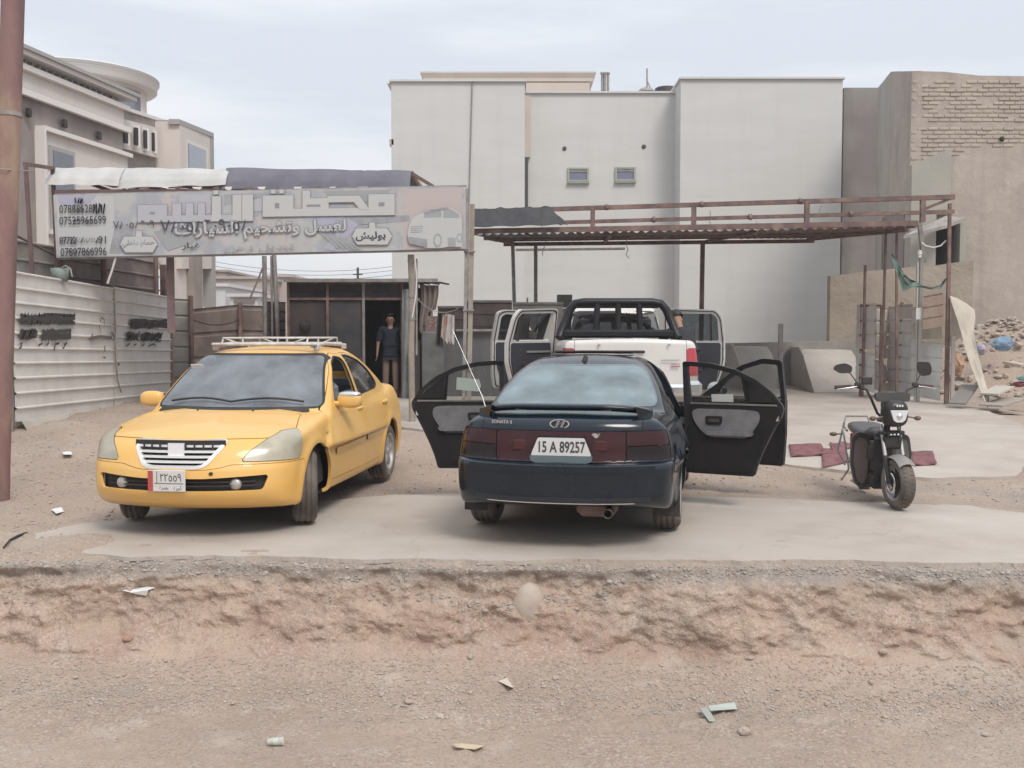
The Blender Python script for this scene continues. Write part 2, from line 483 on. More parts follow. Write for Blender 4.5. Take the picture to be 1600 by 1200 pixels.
# ------------------------------------------------------------------ ground
def sstep(a, b, x):
 t = np.clip((np.asarray(x, float) - a) / (b - a), 0, 1); return t * t * (3 - 2 * t)
def edge_y(x):
 return 7.2 - .03 * np.asarray(x, float) + .15 * fbm(np.asarray(x) * 1.1, 3.1, o=7, g=.64, seed=5)
def rise(x, y):
 """height of the upper yard"""
 x = np.asarray(x, float); y = np.asarray(y, float)
 z = .20 * sstep(10.8, 14.5, y) + .10 * sstep(14, 24, y) + .25 * sstep(25, 32, y)
 z = z + .20 * sstep(-4.2, -6.3, x) * sstep(10.5, 15, y)                       # bank in front of the white hoarding
 return z
def terrain(x, y):
 x = np.asarray(x, float); y = np.asarray(y, float)
 z = rise(x, y) - .028
 z = z + (.030 * fbm(x * .9, y * .9, seed=2) + .014 * fbm(x * 5, y * 5, seed=3)) * (1 - .6 * sstep(30, 60, y))
 b = sstep(-4.0, -5.2, x) * sstep(9, 13, y) * sstep(24, 19, y)
 z = z + b * .05 * (fbm(x * 2.5, y * 2.5, seed=9) + .3)
 z = z + .022 * fbm(x * 7, y * 7, o=5, g=.6, seed=13) * sstep(.5, .1, y - edge_y(x))
 z = z + .07 * sstep(-2.6, -3.6, x) * (1 - sstep(7.6, 9, y)) * (.5 + fbm(x * 3, y * 3, seed=11))
 # heap of rubble behind the right hand fence
 r = np.sqrt(((x - 11.2) / 2.6) ** 2 + ((y - 23.5) / 2.6) ** 2)
 z = z + 1.45 * sstep(1.15, .1, r) * (1 + .35 * fbm(x * 1.5, y * 1.5, seed=21)) + .16 * sstep(1.2, .9, r) * fbm(x * 6, y * 6, seed=23)
 return z
def build_ground():
 xs = np.concatenate([-np.geomspace(400, 6.1, 42), np.arange(-6, 6.001, .021), np.geomspace(6.1, 400, 42)])
 # profile rows: (offset from the slab edge, height) from far to near
 far = np.concatenate([np.geomspace(500, 40, 14), np.arange(38, 26, -.9), np.arange(26, 18, -.22), np.arange(18, 12, -.11), np.arange(12, 8.2, -.06), np.arange(8.2, 7.45, -.035)])
 wall = np.array([(.14, -.03), (.07, -.04), (.02, -.05), (0, -.06), (-.015, -.09), (-.02, -.14), (-.05, -.22), (-.09, -.34), (-.14, -.45), (-.19, -.54), (-.26, -.60), (-.42, -.645), (-.65, -.685), (-.95, -.71), (-1.25, -.715)])
 # resample the wall evenly
 seg = np.r_[0, np.cumsum(np.hypot(*np.diff(wall, axis=0).T))]
 tt = np.arange(0, seg[-1], .014)
 wy = np.interp(tt, seg, wall[:, 0]); wz = np.interp(tt, seg, wall[:, 1])
 near = np.concatenate([np.arange(5.9, 4.9, -.028), np.arange(4.85, -1, -.25), -np.geomspace(1.2, 60, 16)])
 X = []; Yc = []; Z = []
 e = edge_y(xs)
 for y in far:
  yy = np.maximum(y, e + .15) if y < 7.6 else np.full_like(xs, y)
  X.append(xs); Yc.append(yy); Z.append(terrain(xs, yy))
 nxt = np.roll(wz, -1)
 for i in range(len(tt)):
  o, z0 = wy[i], wz[i]
  steep = sstep(-.05, -.14, z0) * sstep(-.66, -.56, z0)
  x = xs
  A = fbm(x * .8, z0 * 1.1, seed=31)
  big = .10 * A
  led = .055 * np.tanh(3 * fbm(x * 1.15 + 3, z0 * 2.6, seed=33)) 
  rid = .034 * (1 - np.abs(fbm(x * 3.2, z0 * 4.5, seed=35)) * 3.2)
  gul = -.09 * np.exp(-(((x * .55 + .13 * fbm(z0 * 4, 0, seed=8)) % 1) - .5) ** 2 / .0016) * (.5 + .5 * fbm(x * .3, 4, seed=6))
  fin = .034 * fbm(x * 11, z0 * 12, o=6, g=.6, seed=37) + .016 * fbm(x * 34, z0 * 34, o=3, seed=39)
  dy = steep * (big + led + rid + gul) + (.25 + .75 * steep) * fin
  crust = np.exp(-((z0 + .10) / .045) ** 2)
  dy = dy - crust * (.018 + .045 * fbm(x * 4, z0 * 9, seed=41))
  tal = sstep(-.5, -.62, z0)
  dz = tal * (.045 * fbm(x * 1.7, o * 2.4, seed=43) + .018 * fbm(x * 7, o * 8, seed=45) + .006 * fbm(x * 30, o * 30, o=3, seed=47))
  dz = dz + (1 - tal) * .012 * fbm(x * 10, o * 10, seed=49)
  X.append(x); Yc.append(e * (1 - tal) + (7.2 - .03 * x) * tal + o - dy * (1)); Z.append(z0 + dz)
 for y in near:
  z = -.715 + .03 * sstep(5.5, 2, y) + (.03 * fbm(xs * 1.1, y * 1.1, seed=51) + .010 * fbm(xs * 5, y * 5, seed=53) + .005 * fbm(xs * 24, y * 24, o=3, seed=55))
  X.append(xs); Yc.append(np.full_like(xs, y) - .03 * xs * sstep(-2, 5, y)); Z.append(z)
 X = np.array(X); Yc = np.array(Yc); Z = np.array(Z); m, n = X.shape
 V = np.stack([X, Yc, Z], -1).reshape(-1, 3)
 i = (np.arange(m - 1)[:, None] * n + np.arange(n - 1)[None]).ravel()
 F = np.stack([i, i + n, i + n + 1, i + 1], 1)
 g = mat('dusty_soil', (.385, .296, .232), .95, col2=(.33, .25, .195), scale=1.1, mix=(.42, .6), col3=(.43, .355, .29), scale3=.45, bump=.9, bscale=38, bdist=.02, world=True, detail=9)
 t = g.node_tree; N = t.nodes; L = t.links
 b = N['Principled BSDF']; basec = b.inputs['Base Color'].links[0].from_socket
 geo = N.new('ShaderNodeNewGeometry'); sep = N.new('ShaderNodeSeparateXYZ'); L.new(geo.outputs['Position'], sep.inputs[0])
 def rng_(s, a, b_, c=0., d=1.):
  r = N.new('ShaderNodeMapRange'); r.inputs[1].default_value = a; r.inputs[2].default_value = b_; r.inputs[3].default_value = c; r.inputs[4].default_value = d
  L.new(s, r.inputs[0]); return r.outputs[0]
 def mul(a, b_):
  x = N.new('ShaderNodeMath'); x.operation = 'MULTIPLY'
  L.new(a, x.inputs[0])
  if isinstance(b_, float): x.inputs[1].default_value = b_
  else: L.new(b_, x.inputs[1])
  return x.outputs[0]
 def noi(sc, st=(1, 1, 1)):
  mp_ = N.new('ShaderNodeMapping'); mp_.inputs[3].default_value = st; L.new(geo.outputs['Position'], mp_.inputs[0])
  q = N.new('ShaderNodeTexNoise'); q.inputs['Scale'].default_value = sc; q.inputs['Detail'].default_value = 8; q.inputs['Roughness'].default_value = .62
  L.new(mp_.outputs[0], q.inputs['Vector']); return q.outputs[0]
 def mixc(f, a, c2):
  x = N.new('ShaderNodeMixRGB'); L.new(f, x.inputs[0]); L.new(a, x.inputs[1]); x.inputs[2].default_value = (*c2, 1); return x.outputs[0]
 zz = sep.outputs['Z']
 # beds of the cut: red clay below, a gritty grey road base on top
 clay = mul(rng_(zz, -.10, -.2), rng_(zz, -.68, -.6)); clay = mul(clay, rng_(noi(1.4, (1, 1, 2.2)), .36, .58, .15, .9))
 c = mixc(clay, basec, (.455, .335, .262))
 deep = mul(rng_(zz, -.26, -.38), rng_(zz, -.66, -.6)); deep = mul(deep, rng_(noi(1.9), .48, .62, 0., .8))
 c = mixc(deep, c, (.37, .25, .192))
 grit = mul(rng_(zz, -.17, -.10), rng_(zz, -.03, -.05)); grit = mul(grit, rng_(noi(7.), .3, .6, .35, .9))
 c = mixc(grit, c, (.26, .225, .20))
 pale = mul(rng_(noi(3.2, (1, 1, .6)), .57, .68, 0, .6), rng_(zz, -.05, -.12)); c = mixc(pale, c, (.46, .385, .32))
 vo = N.new('ShaderNodeTexVoronoi'); vo.inputs['Scale'].default_value = 70; L.new(geo.outputs['Position'], vo.inputs['Vector'])
 sv = N.new('ShaderNodeSeparateXYZ'); L.new(vo.outputs['Color'], sv.inputs[0])
 gf = mul(rng_(sv.outputs[0], .55, 1., 0., .55), rng_(noi(2.2), .38, .6)); c = mixc(gf, c, (.56, .49, .42))
 gd = mul(rng_(sv.outputs[1], .68, 1., 0., .6), rng_(noi(3.1), .35, .6)); c = mixc(gd, c, (.20, .165, .14))
 L.new(c, b.inputs['Base Color'])
 b2 = N.new('ShaderNodeBump'); b2.inputs['Strength'].default_value = .5; b2.inputs['Distance'].default_value = .006; b2.invert = True
 L.new(vo.outputs['Distance'], b2.inputs['Height']); L.new(b.inputs['Normal'].links[0].from_socket, b2.inputs['Normal']); L.new(b2.outputs[0], b.inputs['Normal'])
 o = fast_mesh('ground', V, F, g)
 tag(o, kind='structure')
 return o
build_ground()

def clipped_sheet(name, poly, z, m, rag=.05, step=.05, thick=.03, follow=True, seed=1, fs=2.0):
 P = np.array(poly); lo = P.min(0) - .15; hi = P.max(0) + .15
 x, y, T = grid_mesh(np.arange(lo[0], hi[0], step), np.arange(lo[1], hi[1], step))
 s = poly_sd(x, y, P) + rag * fbm(x * fs, y * fs, seed=seed, o=5, g=.6) 
 V = np.stack([x, y, 0 * x], 1)
 (V, Nn, T), _ = split_mesh(V, V * 0 + (0, 0, 1), T, s)
 V = V.copy(); V[:, 2] = z + (rise(V[:, 0], V[:, 1]) if follow else 0) + .006 * fbm(V[:, 0] * 1.2, V[:, 1] * 1.2, seed=4)
 bd = boundary(T); n = len(V)
 lowv = V.copy(); lowv[:, 2] -= thick
 used = sorted({i for e in bd for i in e}); mp_ = {u: n + k for k, u in enumerate(used)}
 F = T.tolist() + [q for (a, b) in bd for q in ((b, a, mp_[a]), (b, mp_[a], mp_[b]))]
 V = np.concatenate([V, lowv[used]])
 return tag(fast_mesh(name, V, np.array(F), m, smooth=False), kind='structure')

slabm = mat('dusty_concrete', (.425, .372, .322), .9, cracks=.3, col2=(.365, .31, .262), scale=.8, mix=(.45, .62), col3=(.49, .44, .39), scale3=.35, bump=.12, bscale=60, bdist=.003, world=True, detail=8)
fp = [(-3.9, 8.05), (-3.5, 7.72), (-3.0, 7.45), (-2.7, 7.36)] + [(x, float(edge_y(x)) + .10) for x in np.arange(-2.4, 5.9, .06)] + [(6.8, 7.25), (6.6, 7.7), (5.4, 8.3), (4.9, 8.8), (4.25, 9.6), (2.2, 10.1), (-.2, 10.35), (-1.2, 10.25), (-2.6, 9.4), (-3.6, 8.7)]
front_slab = clipped_sheet('front_slab', fp, -.008, slabm, rag=.09, step=.03, thick=.03, seed=14, fs=3)
rp_ = [(1.2, 12.4), (3.0, 12.2), (4.6, 11.3), (5.6, 11.4), (7.4, 14.2), (8.3, 18.0), (8.4, 20.4), (7.5, 23.5), (7.9, 27), (2.0, 29), (-5, 27), (-6, 21), (-2.2, 16), (0, 13.3)]
back_slab = clipped_sheet('back_slab', rp_, .004, slabm, rag=.10, step=.10, thick=.05, seed=15, fs=1.3)

# loose stones: a few knobbly shapes scattered over the dirt
def stone_shape(seed, sub=0):
 t = (1 + 5 ** .5) / 2
 v = np.array([(-1, t, 0), (1, t, 0), (-1, -t, 0), (1, -t, 0), (0, -1, t), (0, 1, t), (0, -1, -t), (0, 1, -t), (t, 0, -1), (t, 0, 1), (-t, 0, -1), (-t, 0, 1)], float)
 f = np.array([(0, 11, 5), (0, 5, 1), (0, 1, 7), (0, 7, 10), (0, 10, 11), (1, 5, 9), (5, 11, 4), (11, 10, 2), (10, 7, 6), (7, 1, 8), (3, 9, 4), (3, 4, 2), (3, 2, 6), (3, 6, 8), (3, 8, 9), (4, 9, 5), (2, 4, 11), (6, 2, 10), (8, 6, 7), (9, 8, 1)])
 v /= np.linalg.norm(v, axis=1, keepdims=True)
 for _ in range(sub):
  nv = v.tolist(); mid = {}; nf = []
  def g(a, b):
   k = (min(a, b), max(a, b))
   if k not in mid:
    p = (np.array(nv[a]) + nv[b]) / 2; nv.append((p / np.linalg.norm(p)).tolist()); mid[k] = len(nv) - 1
   return mid[k]
  for a, b, c in f.tolist():
   x, y, z = g(a, b), g(b, c), g(c, a); nf += [(a, x, z), (b, y, x), (c, z, y), (x, y, z)]
  v, f = np.array(nv), np.array(nf)
 r = np.random.default_rng(seed)
 d = 1 + .35 * fbm(v[:, 0] * 1.4 + seed, v[:, 1] * 1.4, v[:, 2] * 1.4, seed=seed)
 v = v * d[:, None] * r.uniform(.55, 1.25, 3) * (1, 1, .75)
 return v, f
_sh = [stone_shape(k) for k in range(8)]
def scatter(name, pts, sizes, m, label_kind='stuff', seed=0, sink=.25):
 r = np.random.default_rng(seed); VV = []; FF = []; b = 0
 for p, s in zip(pts, sizes):
  v, f = _sh[r.integers(8)]
  a = r.uniform(0, 6.28); ca, sa = math.cos(a), math.sin(a)
  v2 = np.stack([v[:, 0] * ca - v[:, 1] * sa, v[:, 0] * sa + v[:, 1] * ca, v[:, 2]], 1) * s + np.array(p) + (0, 0, s * (.6 - sink))
  VV.append(v2); FF.append(f + b); b += len(v)
 return tag(fast_mesh(name, np.concatenate(VV), np.concatenate(FF), m, smooth=False), kind=label_kind)
# height of the built ground, read back from the mesh
from mathutils.bvhtree import BVHTree
_gv = bpy.data.objects['ground'].data
BV = BVHTree.FromPolygons([v.co for v in _gv.vertices], [tuple(p.vertices) for p in _gv.polygons])
def drop(x, y, z0=6.0, default=0.0):
 h = BV.ray_cast(Vector((x, y, z0)), Vector((0, 0, -1)))
 return h[0].z if h[0] is not None else default
stone_m = mat('stone', (.40, .325, .27), .95, col2=(.33, .28, .24), scale=6, col3=(.50, .44, .38), scale3=3, world=True)
stone_g = mat('grey_gravel', (.31, .275, .24), .95, col2=(.38, .34, .30), scale=9, world=True)
def gravel():
 P = []; S = []; PG = []; SG = []
 r = np.random.default_rng(3)
 for _ in range(15000):                                            # foot of the cut
  x = r.uniform(-4.6, 4.8); y = 7.2 - .03 * x - .30 - abs(r.normal(0, .38))
  if r.random() < .5: y = 7.2 - .03 * x - r.normal(.80, .13)
  s = .0035 + .008 * r.random() ** 3
  if r.random() < .010: s *= 2.0
  grey = vnoise(x * .8, y * 2, seed=70) > .35
  (PG if grey else P).append((x, y, drop(x, y, 2))); (SG if grey else S).append(s)
 for _ in range(6000):                                            # road
  x = r.uniform(-4.2, 4.2); y = r.uniform(5.0, 6.3)
  P.append((x, y, drop(x, y, 2))); S.append(.002 + .006 * r.random() ** 4)
 for _ in range(5000):                                            # dirt between the slabs
  x = r.uniform(-6.5, 7.5); y = r.uniform(8, 13.5)
  if -3.2 < x < 4.4 and y < 10.3: continue
  P.append((x, y, drop(x, y))); S.append(.005 + .014 * r.random() ** 4)
 for _ in range(900):
  x = r.uniform(-7, -3.4); y = r.uniform(7.3, 17)
  P.append((x, y, drop(x, y))); S.append(.006 + .02 * r.random() ** 4)
 for _ in range(3500):                                            # crumbs along the broken edge
  x = r.uniform(-4.6, 4.8); y = float(edge_y(x)) + abs(r.normal(.03, .04)) - .03
  PG.append((x, y, drop(x, y, 2))); SG.append(.003 + .010 * r.random() ** 3)
 for _ in range(700):                                            # broken lumps of road base under the slab edge
  x = r.uniform(-4.8, 4.9); y = float(edge_y(x)) - r.uniform(-.05, .05)
  PG.append((x, y, drop(x, y, 2) - .008)); SG.append(.006 + .018 * r.random() ** 2)
 for _ in range(1300):                                            # rubble heap
  a = r.uniform(0, 6.28); q = r.uniform(0, 1.1) ** .6
  x = 11.2 + 2.7 * q * math.cos(a); y = 23.5 + 2.7 * q * math.sin(a)
  P.append((x, y, drop(x, y))); S.append(.02 + .09 * r.random() ** 3)
 scatter('gravel', P, S, stone_m, seed=1); scatter('grey_gravel', PG, SG, stone_g, seed=2)
gravel()
# ------------------------------------------------------------------ corrugated sheets
def sheet(mb, p0, p1, p2, pitch=.2, depth=.02, mi=0, kind='rib', wob=0.0, seed=0, nl=6):
 """ribbed sheet: p0->p1 is the rib direction, p0->p2 runs across the ribs; a real folded surface"""
 p0, p1, p2 = Vector(p0), Vector(p1), Vector(p2)
 a = p1 - p0; b = p2 - p0; n = a.cross(b).normalized()
 L = b.length; k = max(1, round(L / pitch)); us = []
 if kind == 'rib':
  for i in range(k):
   for t, h in ((0, 0), (.80, 0), (.86, 1), (.94, 1)): us.append(((i + t) / k, h))
  us.append((1, 0))
 else:
  for i in range(k * 6 + 1): us.append((i / (k * 6), .5 + .5 * math.sin(2 * math.pi * i / 6)))
 vs = []; rr = random.Random(seed); ph = rr.uniform(0, 9)
 for j in range(nl + 1):
  s = j / nl
  for u, h in us:
   wv = wob * (math.sin(ph + 3 * s + 4 * u) + .6 * math.sin(ph * 2 + 7 * s - 5 * u))
   vs.append(p0 + a * s + b * u + n * (h * depth + wv))
 m = len(us); fs = []
 for j in range(nl):
  for i in range(m - 1): fs.append((j * m + i, j * m + i + 1, (j + 1) * m + i + 1, (j + 1) * m + i))
 mb.add(vs, fs, mi, kind != 'rib')
 th = n * -.004
 mb.add([v + th for v in vs], [f[::-1] for f in fs], mi, kind != 'rib')
 return mb
def beam(p, q, wd, m, parent, name='beam', hgt=None):
 p, q = Vector(p), Vector(q); d = q - p
 rot = d.to_track_quat('X', 'Z').to_matrix()
 mb = MB(); mb.box((p + q) / 2, (d.length, wd, hgt or wd), rot=rot)
 return mb.build(name, m, parent)
def one(name, mb, m, label, cat, group=None, parent=None):
 o = mb.build(name, m, parent); return tag(o, label, cat, group)

# ------------------------------------------------------------------ white two-storey building
def white_building():
 r = empty('white_building', (1.3, 34, .4), label='big plain off-white plastered house with two small high windows behind the canopy frame', cat='building')
 def W(px, py, Y): v = at(px, py, Y); return v - Vector((1.3, 34, .4))
 pm = mat('pale_plaster', (.585, .578, .558), .92, col2=(.56, .553, .532), scale=.35, streak=.10, col3=(.52, .51, .485), scale3=.9, mix3=(.62, .75), bump=.08, bscale=6, bdist=.02, stretch=(1, 1, 5), detail=7)
 cm = mat('cream_render', (.56, .49, .435), .9, col2=(.50, .43, .38), scale=.5)
 dk = mat('dark_joint', (.08, .08, .08), .9)
 zb = -.6
 def block(name, x0, x1, ytop, Y, depth, m=pm):
  a = W(x0, ytop, Y); b = W(x1, ytop, Y)
  mb = MB(); mb.box(((a.x + b.x) / 2, a.y + depth / 2, (a.z + zb) / 2), (b.x - a.x, depth, a.z - zb)); mb.build(name, m, r)
  c = MB(); c.box(((a.x + b.x) / 2, a.y + depth / 2 - .03, a.z + .03), (b.x - a.x + .10, depth + .12, .06)); c.build('coping', m, r)
  return a, b
 a1, b1 = block('left_wing', 611, 820, 128, 34.0, 11)
 block('centre_wall', 820, 1064, 146, 35.2, 9.8)
 a3, b3 = block('right_wing', 1064, 1317, 124, 34.0, 11)
 # cream rooftop room with a spreading cornice
 p = W(660, 113, 37); q = W(928, 113, 37); lo = W(670, 129, 37); z0 = W(928, 146, 37).z
 mb = MB(); mb.box(((p.x + q.x) / 2 + .1, p.y + 2.5, (lo.z + z0) / 2 - .2), (q.x - p.x - .5, 5, lo.z - z0 + .4)); mb.build('roof_room', cm, r)
 mb = MB()
 vs = []
 for (e, z) in ((0, lo.z), (.22, lo.z + .04), (.22, lo.z + .16), (.32, p.z - .05), (.32, p.z)):
  vs += [(p.x + .25 - e, p.y + .2 - e, z), (q.x - .25 + e, p.y + .2 - e, z), (q.x - .25 + e, p.y + 5 + e, z), (p.x + .25 - e, p.y + 5 + e, z)]
 fs = [(i * 4 + k, i * 4 + (k + 1) % 4, (i + 1) * 4 + (k + 1) % 4, (i + 1) * 4 + k) for i in range(4) for k in range(4)] + [(16, 17, 18, 19)]
 mb.add(vs, fs); mb.build('cornice', cm, r)
 # small eaves nib on the left corner
 mb = MB(); a = W(608, 128, 34); mb.prism([(0, 0), (.16, -.28), (.16, -.6), (.26, -.6), (.26, 0)], 0, 1.2, lambda x, z, d: (a.x - .1 + x, a.y + .15 + d, a.z + z)); mb.build('eaves_nib', cm, r)
 a = W(609, 217, 34); mb = MB(); mb.box((a.x + .05, a.y + 1, a.z - .1), (.14, 2, .18)); mb.build('ledge', cm, r)
 # cream strip and dark slot in the angle of the wings
 a = W(824, 150, 35.1); b = W(824, 246, 35.1); mb = MB(); mb.box((a.x, a.y, (a.z + b.z) / 2), (.2, .15, a.z - b.z)); mb.build('reveal_strip', cm, r)
 a = W(822, 246, 35.1); b = W(822, 332, 35.1); mb = MB(); mb.box((a.x, a.y, (a.z + b.z) / 2), (.13, .15, a.z - b.z)); mb.build('open_slot', dk, r)
 # joint and drain pipe
 mb = MB(); p0 = W(738, 128, 33.96); p1 = W(733, 312, 33.96); p2 = W(731, 470, 33.96)
 mb.tube([p0, p1, p2], .022, 6); mb.build('drain_pipe', M['galv'], r)
 # windows
 fm = mat('window_frame', (.33, .35, .30), .5); gm = mat('dark_glazing', (.16, .17, .24), .15, spec=.8)
 for (x0, x1, y0, y1) in ((887, 920, 262, 284), (961, 993, 261, 283)):
  p = W(x0, y0, 35.17); q = W(x1, y1, 35.17); cx, cz = (p.x + q.x) / 2, (p.z + q.z) / 2; wd, ht = q.x - p.x, p.z - q.z
  mb = MB(); t = .06
  for (c_, d_) in (((cx, p.y, p.z - t / 2), (wd, .08, t)), ((cx, p.y, q.z + t / 2), (wd, .08, t)), ((p.x + t / 2, p.y, cz), (t, .08, ht - 2 * t)), ((q.x - t / 2, p.y, cz), (t, .08, ht - 2 * t))):
   mb.box(c_, d_)
  wn = mb.build('window', fm, r)
  g = MB(); g.box((cx, p.y + .02, cz), (wd - 2 * t, .02, ht - 2 * t)); g.build('pane', gm, wn)
  bl = MB(); bl.box((cx, p.y - .005, p.z - t - .045), (wd - 2 * t, .02, .09)); bl.build('blind', M['galv'], wn)
  s = MB(); s.box((cx, p.y - .04, q.z - .04), (wd + .04, .10, .04)); s.build('sill', fm, wn)
 for (px, py) in ((882, 232), (1006, 229)):
  p = W(px, py, 35.18); mb = MB(); mb.lathe([(0, -.02), (.055, -.02), (.075, .01)], 12, 'Y', p); mb.build('vent_hole', dk, r)
 # roof pipes
 for px in (941, 945, 950):
  a = W(px, 116, 36); b = W(px, 150, 36); mb = MB(); mb.tube([b, a], .045, 8); mb.tube([a, a + Vector((0, 0, .06))], .07, 8); mb.build('flue_pipe', M['galv'], r)
 # dish and mast, tank
 a = W(1011, 107, 37); b = W(1011, 150, 37)
 mb = MB(); mb.tube([b, a], .03, 6); mb.build('mast', M['galv'], r)
 mb = MB(); c = W(1010, 140, 36.9); mb.lathe([(.0, .08), (.14, .05), (.25, 0), (.30, -.08)], 14, 'Z', c); mb.build('dish', M['galv'], r)
 mb = MB(); mb.tube([W(996, 146, 37), W(1010, 136, 37)], .02, 5); mb.tube([W(1020, 146, 37), W(1012, 128, 37)], .02, 5); mb.build('mast_stay', M['galv'], r)
 c = W(1041, 146, 38); mb = MB(); mb.lathe([(0, .22), (.36, .2), (.42, .16), (.42, -.4)], 18, 'Z', c); mb.build('water_tank', M['black'], r)
 c = W(1096, 126, 36); mb = MB(); mb.lathe([(0, .16), (.10, .05), (.2, -.08)], 12, 'Z', c); mb.build('roof_cowl', M['galv'], r)
white_building()

# ------------------------------------------------------------------ brick and mud-rendered building on the right
def brick_building():
 O = Vector((13.0, 27, .3))
 r = empty('brick_building', O, label='tan unfinished brick building half coated in mud render at the right', cat='building')
 def W(px, py, Y): return at(px, py, Y) - O
 rm = mat('mud_render', (.405, .35, .305), .95, col2=(.35, .30, .265), scale=.5, streak=.4, col3=(.46, .40, .35), scale3=1.6, bump=.5, bscale=5, bdist=.05, detail=9)
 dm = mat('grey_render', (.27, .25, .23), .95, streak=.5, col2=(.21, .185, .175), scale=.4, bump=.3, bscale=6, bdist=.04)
 gm = mat('pale_render', (.38, .36, .315), .95, col2=(.33, .315, .275), scale=.6, bump=.3, bscale=8, bdist=.03)
 mort = mat('mortar', (.33, .275, .235), .95, col2=(.27, .225, .20), scale=2)
 # far recessed wall
 a = W(1319, 137, 34.6); b = W(1392, 137, 34.6)
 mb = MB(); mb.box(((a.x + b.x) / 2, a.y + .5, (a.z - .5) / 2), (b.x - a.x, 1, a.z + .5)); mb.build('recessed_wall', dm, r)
 # main block: front at Y=27, left side running back
 p0 = W(1425, 111, 27); pr = W(1980, 124, 27); side = W(1372, 137, 33.0)
 zt = p0.z; sh = W(1462, 111, 27); 
 front = [(p0.x, -.6), (pr.x, -.6), (pr.x, pr.z), (W(1530, 117, 27).x, W(1530, 118, 27).z), (W(1475, 112, 27).x, W(1475, 112, 27).z), (p0.x, zt)]
 # openings: deep shaded recess with a window
 u0, u1 = W(1438, 345, 27), W(1497, 418, 27)
 hole = [(u0.x, u1.z), (u1.x, u1.z), (u1.x, u0.z), (u0.x, u0.z)]
 mb = MB(); mb.prism(front, 0, .3, lambda x, z, d: (x, d, z), holes=[hole]); mb.build('front_wall', rm, r)
 rc = MB()
 w_, h_ = u1.x - u0.x, u0.z - u1.z; cx, cz = (u0.x + u1.x) / 2, (u0.z + u1.z) / 2
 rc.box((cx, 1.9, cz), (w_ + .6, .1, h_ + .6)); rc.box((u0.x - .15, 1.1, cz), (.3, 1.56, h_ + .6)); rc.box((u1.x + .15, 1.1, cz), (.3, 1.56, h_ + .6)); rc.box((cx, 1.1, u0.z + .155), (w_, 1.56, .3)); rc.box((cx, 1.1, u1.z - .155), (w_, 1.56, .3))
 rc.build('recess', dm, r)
 wn = MB(); wn.box((cx + .1, 1.78, cz - .1), (w_ * .6, .06, h_ * .75)); wn = wn.build('window', M['galv'], r)
 g = MB(); g.box((cx + .1, 1.74, cz - .1), (w_ * .52, .03, h_ * .66)); g.build('pane', mat('pane_dark', (.1, .11, .12), .2), wn)
 # side wall (slants back to the far corner); two shades where it was plastered later
 def quad(name, pts, m):
  mb = MB(); pts = [Vector(p) for p in pts]; n = (pts[1] - pts[0]).cross(pts[2] - pts[0]).normalized() * .25
  mb.add(pts + [p - n for p in pts], [(0, 1, 2, 3), (7, 6, 5, 4), (0, 4, 5, 1), (1, 5, 6, 2), (2, 6, 7, 3), (3, 7, 4, 0)]); return mb.build(name, m, r)
 s0 = W(1372, 137, 33); s1 = W(1392, 112, 29.2)
 quad('side_wall', [(s0.x, s0.y, -.6), (s1.x, s1.y, -.6), (s1.x, s1.y, s1.z), (s0.x, s0.y, s0.z)], gm)
 quad('side_wall', [(s1.x + .003, s1.y, -.6), (p0.x, 0, -.6), (p0.x, 0, zt), (s1.x + .003, s1.y, s1.z)], rm)
 # projecting bay in pale render under the bricks
 a = W(1425, 258, 26.8); b = W(1487, 232, 26.8); c = W(1487, 420, 26.8); d = W(1452, 245, 26.8)
 mb = MB(); mb.prism([(a.x, c.z), (W(1464, 300, 26.8).x, c.z), (W(1464, 300, 26.8).x, W(0, 335, 26.8).z), (b.x, W(0, 335, 26.8).z), (b.x, b.z), (d.x, d.z), (a.x, a.z)], 0, .19, lambda x, z, dd: (x, -.2 + dd, z)); mb.build('render_patch', gm, r)
 # door-like panel in the side
 a = W(1386, 264, 28.4); b = W(1424, 264, 27.05)
 # lintel and slanting awning over the recess
 aw = MB(); A0 = W(1412, 368, 26.3); A1 = W(1478, 337, 26.6); A2 = W(1509, 340, 26.6); A3 = W(1478, 352, 26.0)
 p = [Vector(A0), Vector(A1), Vector(A2), Vector(A3)]
 aw.add([v for v in p] + [v + Vector((0, 0, -.08)) for v in p], [(3, 2, 1, 0), (4, 5, 6, 7), (0, 1, 5, 4), (1, 2, 6, 5), (2, 3, 7, 6), (3, 0, 4, 7)]); aw.build('awning', M['grey_sheet'], r)
 po = MB(); a = W(1500, 342, 26.8); po.box((a.x + .08, a.y + .05, a.z / 2 - .3), (.16, .16, a.z + .6)); po.build('pier', gm, r)
 # brickwork that can be picked apart: the exposed courses above the render
 brm = [mat('brick_tan', (.415, .355, .30), .93, col2=(.385, .33, .275), scale=5, world=True), mat('brick_buff', (.44, .38, .305), .93, world=True), mat('brick_dull', (.385, .325, .275), .93, world=True)]
 meshes = []
 for m_ in brm:
  mb = MB(); mb.box((0, 0, 0), (.255, .05, .068), bev=.008); o = mb.build('brick', m_); meshes.append(o.data); bpy.data.objects.remove(o)
 half = []
 x0 = p0.x + .02; x1 = W(1975, 0, 27).x; n = 0; k = 0
 ztop = W(0, 128, 27).z; zb_ = W(0, 233, 27).z
 course = .108
 z = ztop; rr = random.Random(4); rest = MB()
